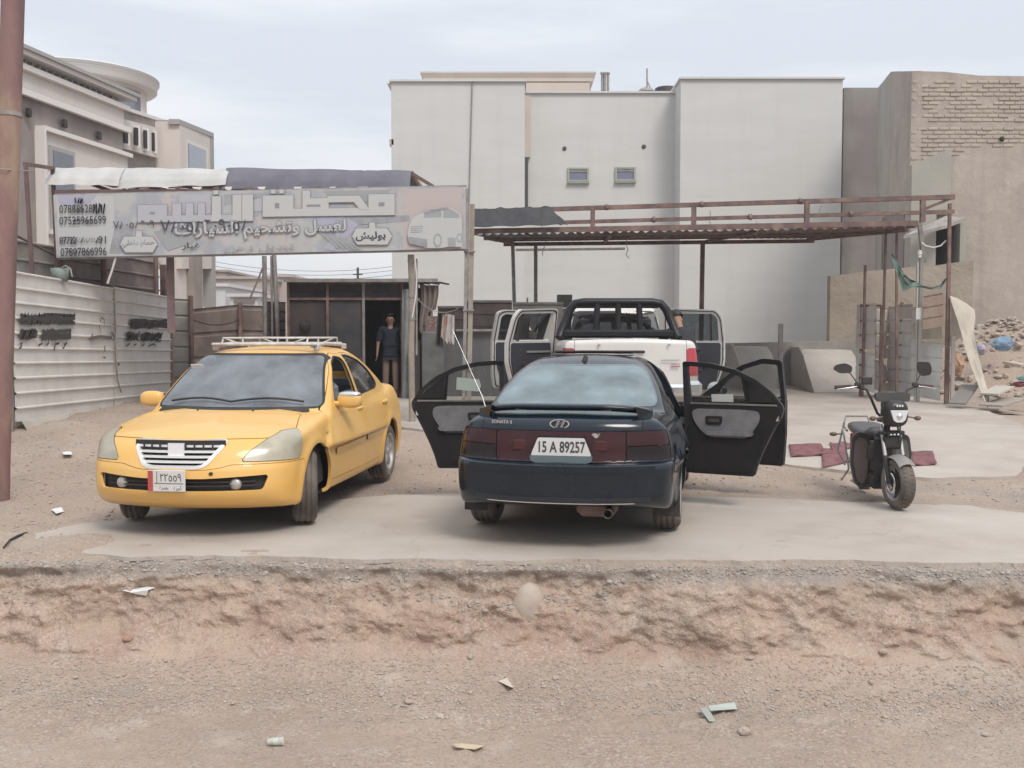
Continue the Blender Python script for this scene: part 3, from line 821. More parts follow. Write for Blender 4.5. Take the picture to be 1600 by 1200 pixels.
 while z > zb_ - .9:
  off = .14 * (k % 2); x = x0 + off
  while x < x1:
   px = 800 + (x + O.x) * 1620 / 27
   zlim = zb_ if px > 1487 else W(0, 262 - (px - 1425) * .35, 27).z
   band = 193 < 520 - (z + O.z - EYE) * 60 + 0 < 202
   if z > zlim and rr.random() > .05 and not band:
    if px < 1602 and rr.random() < .75 and n < 299:
     o = bpy.data.objects.new('brick', meshes[rr.choice((0, 0, 1, 2))]); C.objects.link(o); o.parent = r
     o.location = (x + .13, rr.random() * .010, z); o.rotation_euler = (0, rr.uniform(-.01, .01), 0); n += 1
    else:
     rest.box((x + .13, -.005, z), (.255, .05, .068))
   x += .278
  z -= course; k += 1
 tag(rest.build('brickwork', brm[0], r), kind='stuff')
 a = W(1566, 217, 26.95); mb = MB(); mb.lathe([(0, -.03), (.05, -.03), (.07, .02)], 10, 'Y', a); mb.build('scaffold_hole', M['dark_in'], r)
brick_building()

# mud yard wall in front of it
def yard_walls():
 mm = mat('adobe', (.375, .315, .255), .95, col2=(.32, .265, .215), scale=1.2, col3=(.42, .36, .30), scale3=.5, bump=.6, bscale=7, bdist=.05, detail=9)
 def wall(name, a, b, Y, ztop, label, m=mm, th=.25, seed=1, parent=None, zb=0.0, wob=.03):
  n = 48; vs = []; fs = []
  for i in range(n + 1):
   t = i / n; x = a + (b - a) * t; y = Y[0] + (Y[1] - Y[0]) * t
   h = ztop[0] + (ztop[1] - ztop[0]) * t + wob * float(fbm(x * 1.7, seed, seed=seed))
   for dy in (0, th):
    vs += [(x, y + dy, zb), (x, y + dy, h)]
  for i in range(n):
   q = i * 4; s = q + 4
   fs += [(q, s, s + 1, q + 1), (q + 3, s + 3, s + 2, q + 2), (q + 1, s + 1, s + 3, q + 3)]
  fs += [(0, 1, 3, 2), (n * 4, n * 4 + 2, n * 4 + 3, n * 4 + 1)]
  mb = MB(); mb.add(vs, fs); return one(name, mb, m, label, 'wall')
 wall('mud_wall', at(1304, 0, 25.5).x, at(1530, 0, 24.6).x, (25.5, 24.6), (at(0, 430, 25.5).z, at(0, 408, 24.6).z), 'rough beige mud wall behind the patchwork fence on the right')
 ds = mat('damp_plaster', (.36, .34, .31), .95, col2=(.30, .27, .25), scale=2, bump=.2)
 wall('kerb_wall', at(800, 0, 27.6).x, at(1348, 0, 25.2).x, (27.6, 25.2), (at(0, 543, 27.6).z, at(0, 532, 25.2).z), 'low grey rendered wall behind the concrete ramps', m=ds, wob=.01)
 # steel post beside the ramps
 a = at(1220, 506, 23); b = at(1219, 600, 23)
 mb = MB(); mb.box(((a.x), 23, (a.z + .2) / 2), (.09, .09, a.z - .2)); one('steel_post', mb, M['galv'], 'short upright steel stake standing between the two concrete ramps', 'post')
yard_walls()

# ------------------------------------------------------------------ modern left building
def left_building():
 O = Vector((-12, 22, .3))
 r = empty('modern_building', O, label='cream and grey stone villa with round roof canopy and balcony at the left', cat='building')
 st = mat('grey_stone_cladding', (.30, .255, .235), .85, streak=.3, col2=(.245, .21, .195), scale=1.3, col3=(.35, .30, .28), scale3=.5, bump=.1, bscale=15)
 cr = mat('cream_wall', (.64, .58, .54), .85, streak=.25, col2=(.62, .565, .53), scale=.4)
 gy = mat('grey_coping', (.36, .35, .335), .8)
 wh = mat('white_trim', (.70, .66, .63), .8)
 gl = mat('blue_grey_glass', (.17, .19, .23), .12, spec=.9)
 # facade plane: through pixels, receding to the right; x = xf(Y)
 # near end px 36 at Y=20 ; far end px 191 at Y=26.5
 A = at(38, 0, 23.0); B = at(191, 0, 27.0)
 d = Vector((B.x - A.x, B.y - A.y, 0)); L = d.length; d.normalize(); nrm = Vector((d.y, -d.x, 0))   # nrm points towards the yard
 def P(px, py, off=0.0):
  """point on the facade plane seen at that pixel"""
  rr_ = ray(px, py); o = Vector((0, 0, EYE)); q = A + nrm * off; q = Vector((q.x, q.y, 0))
  t = (q - o).dot(nrm) / rr_.dot(nrm); return o + rr_ * t
 def S(px, py): v = P(px, py) - A; return v.dot(d), P(px, py).z
 def slab(name, s0, s1, z0, z1, off0, off1, m, parent=r):
  mb = MB(); vs = []
  for z in (z0, z1):
   for (s, o) in ((s0, off0), (s1, off0), (s1, off1), (s0, off1)):
    q = A + d * s + nrm * o; vs.append((q.x - O.x, q.y - O.y, z - O.z))
  mb.add(vs, [(0, 1, 2, 3), (7, 6, 5, 4), (0, 4, 5, 1), (1, 5, 6, 2), (2, 6, 7, 3), (3, 7, 4, 0)]); return mb.build(name, m, parent)
 zc = S(191, 170)[1]; 
 def zl(px, py): return S(px, py)[1]
 s1 = S(191, 200)[0]
 # levels read at the far corner (px 191): coping top 150, glass band 153-168, white 172, cream 172-200, grey 200-204, stone 204-246, cream below
 lv = {k: zl(191, k) for k in (150, 156, 168, 172, 196, 200, 206, 246, 400)}
 slab('stone_wall', -8, s1, -.5 + O.z, lv[206], -9, 0, st)
 slab('grey_band', -8, s1 + .05, lv[206], lv[196], -9, .10, gy)
 slab('trim', -8, s1 + .10, lv[206] - .02, lv[206] + .12, .101, .20, wh)
 slab('cream_band', -8, s1, lv[196], lv[172], -9, .05, cr)
 slab('trim', -8, s1 + .10, lv[172] - .02, lv[172] + .10, .051, .18, wh)
 slab('louvre_band', -8, s1, lv[172] + .10, lv[156], -9, -.10, gy)
 for k in range(46):                                         # upright fins of the roof band
  s = -7.8 + k * (s1 + 7.6) / 46
  if s > -1.0: slab('fin', s, s + .06, lv[172] + .101, lv[156] - .001, -.099, .0, gy)
 slab('coping', -8, s1 + .25, lv[156], lv[150], -9, .28, wh)
 slab('coping_lip', -8, s1 + .3, lv[150], lv[150] + .08, -9, .36, gy)
 # spot lamps on the stone
 for (px, py) in ((45, 176), (101, 193), (155, 212)):
  p = P(px, py, .1); mb = MB(); mb.box(p - O, (.1, .12, .2), bev=.02); mb.box(p - O + Vector((0, 0, .0)), (.05, .2, .06)); mb.build('wall_lamp', M['black'], r)
 # cream framed bay with windows
 sa, sb = S(57, 205)[0], s1
 zb0 = lv[246]
 slab('cream_bay', sa, sb + .02, .0, zb0, .001, .12, cr)
 slab('trim', sa - .06, sb + .08, zb0, zb0 + .10, .001, .24, wh)
 slab('trim', sa - .08, sa, .0, zb0, .001, .24, wh)
 zsl = S(95, 287)[1]
 w0, w1 = S(72, 250)[0], S(103, 250)[0]
 def win(s0, s_1, z0, z1, off):
  f = slab('window', s0 - .1, s_1 + .1, z0 - .1, z1 + .1, off, off + .05, gy)
  slab('pane', s0, s_1, z0, z1, off + .051, off + .07, gl, f)
  slab('sill', s0 - .2, s_1 + .2, z0 - .2, z0 - .101, off, off + .2, wh, f); return f
 zt = S(72, 235)[1]
 win(w0, w1, zt - 1.7, zt, .121)
 win(w0, w1, .6, zt - 3.1, .121)
 slab('belt_course', sa, sb + .1, zt - 2.5, zt - 2.25, .121, .25, wh)
 slab('stone_spandrel', w1 + .5, sb - .02, zt - 3.2, zt - 2.52, .121, .16, st)
 # second stage further back: balcony block
 C0 = at(191, 0, 27.0); 
 def box_px(name, x0, x1, yt, yb, Y, dep, m, parent=r):
  a = at(x0, yt, Y); b = at(x1, yb, Y); mb = MB(); mb.box(((a.x + b.x) / 2 - O.x, Y + dep / 2 - O.y, (a.z + b.z) / 2 - O.z), (b.x - a.x, dep, a.z - b.z)); return mb.build(name, m, parent)
 def rec(name, x0, y0, x1, y1, Y0, Y1, th, m, parent=r, ybot0=None, ybot1=None):
  """upright panel receding from (x0,Y0) to (x1,Y1), top y0->y1, bottom ybot0->ybot1"""
  a, b = at(x0, y0, Y0), at(x1, y1, Y1); c, e = at(x1, ybot1, Y1), at(x0, ybot0, Y0)
  v = [a - O, b - O, c - O, e - O]; v[2].x = v[1].x; v[3].x = v[0].x
  dd = (v[1] - v[0]); n_ = Vector((-dd.y, dd.x, 0)).normalized() * th
  mb = MB(); mb.add(v + [q + n_ for q in v], [(3, 2, 1, 0), (4, 5, 6, 7), (0, 1, 5, 4), (1, 2, 6, 5), (2, 3, 7, 6), (3, 0, 4, 7)]); return mb.build(name, m, parent)
 rec('back_wall', 188, 168, 258, 192, 27.6, 31, 3.0, st, ybot0=420, ybot1=420)
 bal = rec('balcony', 190, 185, 247, 200, 27.2, 30, .9, cr, ybot0=231, ybot1=247)
 rec('coping', 188, 164, 257, 187, 27.3, 31, 3.2, wh, ybot0=169, ybot1=192)
 for (x0, x1, ya, yb, Ya) in ((195, 200, 196, 223, 27.15), (211, 216, 199, 226, 27.9), (226, 230, 203, 231, 28.7), (239, 242, 207, 235, 29.5)):
  f = rec('slot', x0 - 3, ya - 4, x1 + 3, ya - 3, Ya, Ya + .25, .05, wh, bal, ybot0=yb + 4, ybot1=yb + 5)
  rec('opening', x0, ya, x1, ya + 1, Ya - .06, Ya + .16, .04, M['dark_in'], bal, ybot0=yb, ybot1=yb + 1)
 # far wing with a big window
 rec('wing_side', 258, 187, 281, 190, 30.2, 31, 4.0, gy, ybot0=420, ybot1=420)
 rec('wing_wall', 281, 190, 333, 211, 30.2, 34.5, 4.0, cr, ybot0=420, ybot1=420)
 rec('wing_frame', 280, 186, 334, 208, 30.1, 34.45, .3, gy, ybot0=194, ybot1=215)
 rec('wing_pier', 328, 209, 334, 211, 34.0, 34.5, .3, gy, ybot0=480, ybot1=480)
 wf = rec('window', 291, 217, 325, 231, 30.9, 33.7, .1, wh, ybot0=300, ybot1=302)
 rec('pane', 295, 224, 322, 235, 31.1, 33.4, .06, gl, wf, ybot0=290, ybot1=292)
 rec('wing_wall', 272, 400, 300, 400, 30.0, 31.5, .4, cr, ybot0=540, ybot1=540)
 rec('stone_strip', 300, 262, 314, 264, 31.0, 31.9, .3, st, ybot0=500, ybot1=500)
 # round canopy on a glazed drum
 cx, cy = at(117, 0, 29.5).x - O.x + .75, 29.5 - O.y
 zt_, zb_ = at(0, 119, 29.5).z - O.z, at(0, 120, 27).z - O.z
 mb = MB(); R0 = 2.2
 def D(rr0, z): return (rr0, z)
 mb.lathe([(0, zt_ + .02), (R0 - .1, zt_), (R0, zt_ - .03), (R0, zt_ - .14), (R0 - .05, zt_ - .18), (R0 - .05, zt_ - .34), (R0 - .10, zt_ - .38), (1.2, zt_ - .40)], 48, 'Z', (cx - .75, cy, 0)); mb.build('roof_canopy', wh, r)
 mb = MB(); mb.lathe([(R0 + .012, zt_ - .05), (R0 + .012, zt_ - .13)], 48, 'Z', (cx - .75, cy, 0)); mb.build('canopy_band', gy, r)
 mb = MB(); mb.lathe([(1.85, zt_ - .38), (1.85, zt_ - 2.4)], 40, 'Z', (cx - .75, cy, 0)); dr = mb.build('drum', cr, r)
 mb = MB()
 vs = []; 
 for k in range(9):
  th = R(-82 + k * 9.5)
  for z in (zt_ - .5, zt_ - 2.3): vs.append((cx - .75 + 1.87 * math.cos(th), cy + 1.87 * math.sin(th), z))
 mb.add(vs, [(2 * k, 2 * k + 1, 2 * k + 3, 2 * k + 2)[::-1] for k in range(8)]); mb.build('curved_pane', gl, dr)
 a = at(40, 90, 29) - O; b = at(150, 92, 27.5) - O
 mb = MB(); mb.box(((a.x + b.x) / 2, (a.y + b.y) / 2 + 1.3, a.z - 3.2), (b.x - a.x, 2.0, 4)); mb.build('roof_wall', cr, r)
left_building()

# neighbour glimpsed left of the pole
mb = MB(); a = at(-60, 80, 24); b = at(9, 80, 24); mb.box(((a.x + b.x) / 2, 26, a.z / 2), (b.x - a.x, 3, a.z))
one('grey_green_building', mb, mat('grey_green_wall', (.30, .34, .31), .9, col2=(.27, .30, .28), scale=.5), 'grey green rendered wall of the house behind the rusty pole at the left edge', 'building')

# ------------------------------------------------------------------ far houses on the skyline between signboard and shed
def far_houses():
 cm = mat('far_beige', (.42, .36, .33), .95, col2=(.37, .32, .30), scale=.4); cw = mat('far_white', (.56, .55, .56), .9); db = mat('far_brown', (.20, .165, .15), .9)
 def hs(x0, x1, yt, Y, label, m, dep=8, wins=(), roof=None):
  a = at(x0, yt, Y); b = at(x1, yt, Y); e = empty('far_house', ((a.x + b.x) / 2, Y, 0), label=label, cat='house', group='distant houses beyond the yard')
  mb = MB(); mb.box((0, dep / 2, a.z / 2 - .25), (b.x - a.x, dep, a.z + .5)); mb.build('wall', m, e)
  mb = MB(); mb.box((0, dep / 2, a.z + .08), (b.x - a.x + .3, dep + .3, .15)); mb.build('roof', m if roof is None else roof, e)
  for (px0, py0, px1, py1, mm) in wins:
   p, q = at(px0, py0, Y), at(px1, py1, Y)
   mb = MB(); mb.box(((p.x + q.x) / 2 - e.location.x, -.03, (p.z + q.z) / 2), (q.x - p.x, .1, p.z - q.z)); mb.build('window', mm, e)
 hs(335, 413, 436, 60, 'long low beige house seen in the gap right of the villa', cm, wins=[(355, 466, 400, 474, db)])
 hs(318, 353, 425, 70, 'small tan flat roofed block rising behind the beige house', mat('far_tan', (.36, .31, .25), .9))
 hs(414, 455, 433, 64, 'pinkish house in the gap behind the two leaning shed posts', mat('far_pink', (.46, .39, .36), .9))
 hs(333, 352, 448, 50, 'white corner of a house with a sloping shade beside the villa', cw)
 hs(360, 402, 464, 48, 'pale lintel and dark garage opening of a low house beyond the brown fence', cw, dep=3, wins=[(366, 467, 398, 474, db)])
 # thin utility pole with crossarms, and wires
 a = at(559, 418, 75); e = empty('utility_pole', (a.x, 75, .4), label='distant utility pole with two crossarms above the dark shed', cat='utility pole')
 mb = MB(); mb.tube([(0, 0, 0), (0, 0, a.z - .4)], .09, 6); mb.build('pole', M['black'], e)
 for z, wd in ((a.z - .9, .7), (a.z - 1.3, .9)):
  mb = MB(); mb.box((0, 0, z), (wd, .08, .08)); mb.build('crossarm', M['black'], e)
 for (y0, y1, k) in ((392, 415, 0), (399, 421, 1), (407, 428, 2)):
  p = at(300, y0 + 10, 62); q = at(625, y1, 62); pts = [p.lerp(q, t / 12) - Vector((0, 0, 1.1 * 4 * (t / 12) * (1 - t / 12) * .5)) for t in range(13)]
  mb = MB(); mb.tube(pts, .012, 4, caps=False)
  one('overhead_wire', mb, M['black'], ['highest of the three thin wires crossing the pale sky gap', 'middle one of the three thin wires crossing the sky gap', 'lowest of the three thin wires crossing the sky gap'][k], 'wire', 'overhead wires')
far_houses()
# ------------------------------------------------------------------ rusty pole at the left edge
def big_pole():
 b = ground_at(-4, 775, .02); Y = b.y
 e = empty('steel_pole', (b.x, Y, 0), label='thick rusty brown steel pole rising out of frame at the left edge', cat='pole')
 t = at(22, -60, Y) - Vector((b.x, Y, 0))
 m = mat('rusty_pole', (.235, .135, .125), .75, col2=(.33, .235, .17), scale=2.2, mix=(.5, .65), col3=(.15, .095, .095), scale3=1.4, mix3=(.5, .6), stretch=(1, 1, .35), bump=.25, bscale=30)
 mb = MB(); n = 14
 mb.tube([(0, 0, -.2)] + [Vector((0, 0, 0)).lerp(t, k / n) for k in range(1, n + 1)], .105, 20); mb.build('pole', m, e)
 mb = MB(); q = t * .72; mb.tube([q - Vector((0, 0, .02)), q + Vector((0, 0, .02))], .112, 20); mb.build('wire_band', M['galv'], e)
 mb = MB(); a = at(12, 265, Y) - e.location; c = at(55, 268, Y + .2) - e.location; mb.tube([a + Vector((-.1, -.12, 0)), a + Vector((.05, -.13, -.02)), c], .006, 5); mb.build('wire', M['galv'], e)
big_pole()

# ------------------------------------------------------------------ white hoarding on the left with sprayed over writing
WX = -6.57
def hoarding():
 Y0, Y1 = 13.65, 19.95
 e = empty('white_hoarding', (WX, Y0, 0), label='long white ribbed sheet hoarding with sprayed out black writing', cat='fence')
 z0b, z1b, z0t, z1t = .42, .27, 2.42, 2.31
 split = .545
 def pt(t, z, o=0.0): return Vector((o, (Y1 - Y0) * t, z))
 def zt(t): return z0t + (z1t - z0t) * t
 def zb(t): return z0b + (z1b - z0b) * t
 for (t0, t1, sd) in ((0, split, 1), (split + .002, 1, 2)):
  mb = MB()
  sheet(mb, pt(t0, zb(t0)), pt(t1, zb(t1)), pt(t0, zt(t0)), pitch=.2, depth=.028, wob=.008, seed=sd, nl=10)
  mb.build('panel', M['white_sheet'], e)
 mb = MB(); mb.tube([pt(split, zt(split) + .02, .03), pt(split + .003, 1.9, .035), pt(split, 1.2, .035), pt(split + .012, .8, .04), pt(split + .035, .6, .04)], .011, 6); mb.build('seam_rod', M['galv'], e)
 mb = MB(); mb.box(pt(1.006, 1.15, -.02), (.10, .10, 2.3)); mb.build('post', mat('tan_post', (.34, .24, .16), .85, col2=(.22, .15, .11), scale=5), e)
 mb = MB(); mb.box(pt(.995, 1.45, -.10), (.10, .12, 2.9)); mb.build('post', M['rust'], e)
 mb = MB(); mb.box(pt(-.006, 1.3, -.02), (.05, .05, 2.3)); mb.build('post', M['galv'], e)
 mb = MB(); mb.box(pt(.5, 1.9, -.06), (.04, Y1 - Y0 - .1, .06)); mb.build('rail', M['rust'], e)
 mb = MB(); mb.box(pt(.5, .75, -.06), (.04, Y1 - Y0 - .1, .06)); mb.build('rail', M['rust'], e)
 # concrete footing
 mb = MB(); vs = []
 for k in range(20):
  t = k / 19; w_ = .02 * math.sin(k * 2.1)
  vs += [pt(t, zb(t) + .01, -.06), pt(t, zb(t) + .01, .10 + w_), pt(t, zb(t) - .10 + w_, .16 + w_), pt(t, zb(t) - .5, .2)]
 mb.add(vs, [(4 * k + j, 4 * k + 4 + j, 4 * k + 5 + j, 4 * k + 1 + j) for k in range(19) for j in range(3)]); mb.build('footing', M['concrete'], e)
 ink = mat('sprayed_black', (.055, .05, .05), .7)
 ink2 = mat('sprayed_grey', (.14, .13, .125), .8)
 def px2(px, py):
  rr = ray(px, py); t = (WX + .031) / rr.x; q = Vector((0, 0, EYE)) + rr * t; return Vector((.034, q.y - Y0, q.z))
 def stroke(mb, pts, wd):
  pts = [px2(*p) for p in pts]; vs = []
  for i, p in enumerate(pts):
   d = (pts[min(i + 1, len(pts) - 1)] - pts[max(i - 1, 0)]).normalized(); n_ = Vector((0, -d.z, d.y)) * wd * .5
   vs += [p + n_, p - n_]
  o = random.random() * .002
  mb.add([v + Vector((o, 0, 0)) for v in vs], [(2 * i, 2 * i + 1, 2 * i + 3, 2 * i + 2) for i in range(len(pts) - 1)])
 rr = random.Random(9)
 def scribble(x0, x1, y0, y1, n, parent, m=ink, w_=.035, sl=4):
  mb = MB(); pts = []
  for i in range(n):
   x = x0 + (x1 - x0) * i / n + rr.uniform(-1.2, 1.2)
   pts += [(x + sl + rr.uniform(-1, 1), y0 + rr.uniform(0, 4)), (x + rr.uniform(-1, 1), y1 - rr.uniform(0, 5))]
  stroke(mb, pts, w_)
  for j in range(3):
   y = y0 + (y1 - y0) * (.25 + .25 * j); stroke(mb, [(x0 + (x1 - x0) * k / 8, y + rr.uniform(-2, 2)) for k in range(9)], w_ * 1.5)
  mb.build('paint_scrawl', m, parent)
 scribble(31, 117, 489, 508, 24, e)
 scribble(31, 57, 514, 530, 9, e); scribble(65, 111, 513, 533, 15, e)
 scribble(203, 263, 498, 515, 20, e); scribble(197, 216, 518, 533, 8, e); scribble(220, 252, 519, 534, 12, e)
 for (pts, wd) in (([(31, 538), (35, 535), (33, 541), (30, 545)], .03), ([(60, 540), (66, 536)], .03), ([(72, 540), (76, 535)], .03), ([(84, 548), (86, 538), (92, 536)], .035), ([(100, 538), (104, 535), (98, 545)], .03), ([(198, 541), (203, 536)], .03), ([(209, 540), (213, 537)], .03), ([(222, 541), (226, 537)], .03), ([(232, 541), (240, 537), (243, 541)], .03)):
  mb = MB(); stroke(mb, pts, wd); mb.build('paint_scrawl', ink, e)
 # double headed arrow and a hook shape sprayed in the middle
 for (pts, wd) in (([(143, 528), (158, 526), (175, 528)], .05), ([(145, 522), (142, 527), (145, 533)], .035), ([(174, 519), (179, 526), (177, 532)], .035),
      ([(156, 503), (158, 496), (163, 500), (163, 508)], .025), ([(155, 508), (157, 520)], .025), ([(163, 540), (164, 550)], .04), ([(161, 558), (165, 559)], .03)):
  mb = MB(); stroke(mb, pts, wd); mb.build('paint_mark', ink2, e)
 p = px2(185, 569); mb = MB(); mb.lathe([(0, .004), (.03, .004), (.03, 0)], 8, 'X', p); mb.build('bolt_hole', ink, e)
hoarding()

# taller brown sheet fence standing behind it
def back_fences():
 e = empty('brown_sheet_fence', (-7.3, 13.5, 0), label='tall weathered grey-brown sheet fence rising behind the white hoarding', cat='fence')
 ys = [13.2, 15.0, 16.7, 18.4, 21.4]
 zs = [3.05, 2.98, 3.12, 3.05, 3.0]
 ms = [M['grey_sheet'], M['grey_sheet'], M['brown_sheet'], M['brown_sheet']]
 for i in range(4):
  mb = MB(); y0, y1 = ys[i] - 13.5, ys[i + 1] - 13.5
  sheet(mb, (0, y0, .3), (0, y1 + .03, .3), (0, y0, zs[i]), pitch=.27, depth=.03, wob=.012, seed=i); mb.build('panel', ms[i], e)
 for i, y in enumerate((14.2, 16.6, 18.3, 21.0)):
  mb = MB(); h = (4.0, 3.6, 3.4, 3.5)[i]; mb.tube([(.12, y - 13.5, .2), (.12 + (.06 if i == 0 else 0), y - 13.5, h)], .05, 8); mb.build('post', M['rust'], e)
 mb = MB(); mb.tube([(.15, .9, 3.1), (.15, 3.2, 2.75)], .02, 6); mb.build('stay', M['rust'], e)
 # leaning grey pot on top
 p = at(104, 432, 15.2)
 mb = MB(); mb.lathe([(0, -.08), (.11, -.08), (.13, .10), (.12, .11), (.11, .10), (.09, -.05)], 16, 'Z'); o = mb.build('green_bucket', mat('dull_green', (.22, .27, .25), .6)); o.location = (p.x - .1, 15.2, 2.43)
 tag(o, 'small dull green bucket perched on top of the white hoarding', 'bucket')
 # hanging hose loop and cables
 mb = MB(); pts = [at(90, 432, 15.1), at(94, 420, 15.1), at(102, 415, 15.1), at(110, 420, 15.1), at(113, 433, 15.1)]; mb.tube(pts, .012, 6)
 one('hose_loop', mb, M['galv'], 'pale hose looped over the green bucket on the hoarding', 'hose')
 mb = MB(); mb.tube([at(181, 402, 16.0), at(176, 420, 16.0), at(168, 443, 16.0)], .018, 6)
 one('hanging_cable', mb, mat('cream_cable', (.6, .56, .5), .6), 'cream cable hanging from the signboard down to the hoarding', 'cable')
 # fence along the back left, brown sheets on dark frames
 e = empty('low_brown_fence', (-5.2, 21.8, 0), label='low brown sheet fence between the white hoarding and the dark shed', cat='fence')
 def panel(x0, x1, yt0, yt1, Y0, Y1, m, sd, pitch=.3):
  a, b = at(x0, yt0, Y0) - e.location, at(x1, yt1, Y1) - e.location
  mb = MB(); sheet(mb, (a.x, a.y, .1), (b.x, b.y, .1), (a.x, a.y, (a.z + b.z) / 2), pitch=pitch, depth=-.025, wob=.015, seed=sd)
  # lean the top edge to the surveyed heights
  for k, v in enumerate(mb.v):
   f = (v[2] - .1) / ((a.z + b.z) / 2 - .1); t = (v[0] - a.x) / (b.x - a.x)
   mb.v[k] = (v[0], v[1], v[2] + f * ((a.z - b.z) / 2) * (1 - 2 * t))
  mb.build('panel', m, e)
 panel(262, 298, 466, 468, 20.6, 20.8, M['grey_sheet'], 1); panel(300, 372, 483, 476, 21.8, 21.8, M['brown_sheet'], 2, .5); panel(377, 414, 477, 478, 21.8, 21.9, M['brown_sheet'], 3, .5); panel(412, 446, 471, 472, 22.0, 22.0, mat('dark_brown_sheet', (.09, .07, .07), .8), 4, .2)
 for (px, yt, Y) in ((298, 462, 20.7), (375, 473, 21.7), (413, 400, 21.9), (424, 400, 21.9), (437, 398, 21.9)):
  a = at(px, yt, Y) - e.location; mb = MB(); mb.tube([(a.x, a.y, .1), (a.x - (.12 if px == 437 else 0), a.y, a.z)], .05 if px != 424 else .025, 8); mb.build('post', M['galv'] if px > 400 else M['rust'], e)
 mb = MB(); mb.tube([at(413, 412, 21.6) - e.location, at(402, 440, 21.6) - e.location, at(390, 468, 21.6) - e.location], .02, 5); mb.build('stay', M['galv'], e)
 mb = MB(); pts = [at(302 + k * 9, 500 + 8 * math.sin(k / 8 * 3.14), 21.6) - e.location for k in range(9)]; mb.tube(pts, .012, 5); mb.build('cable', M['black'], e)
back_fences()

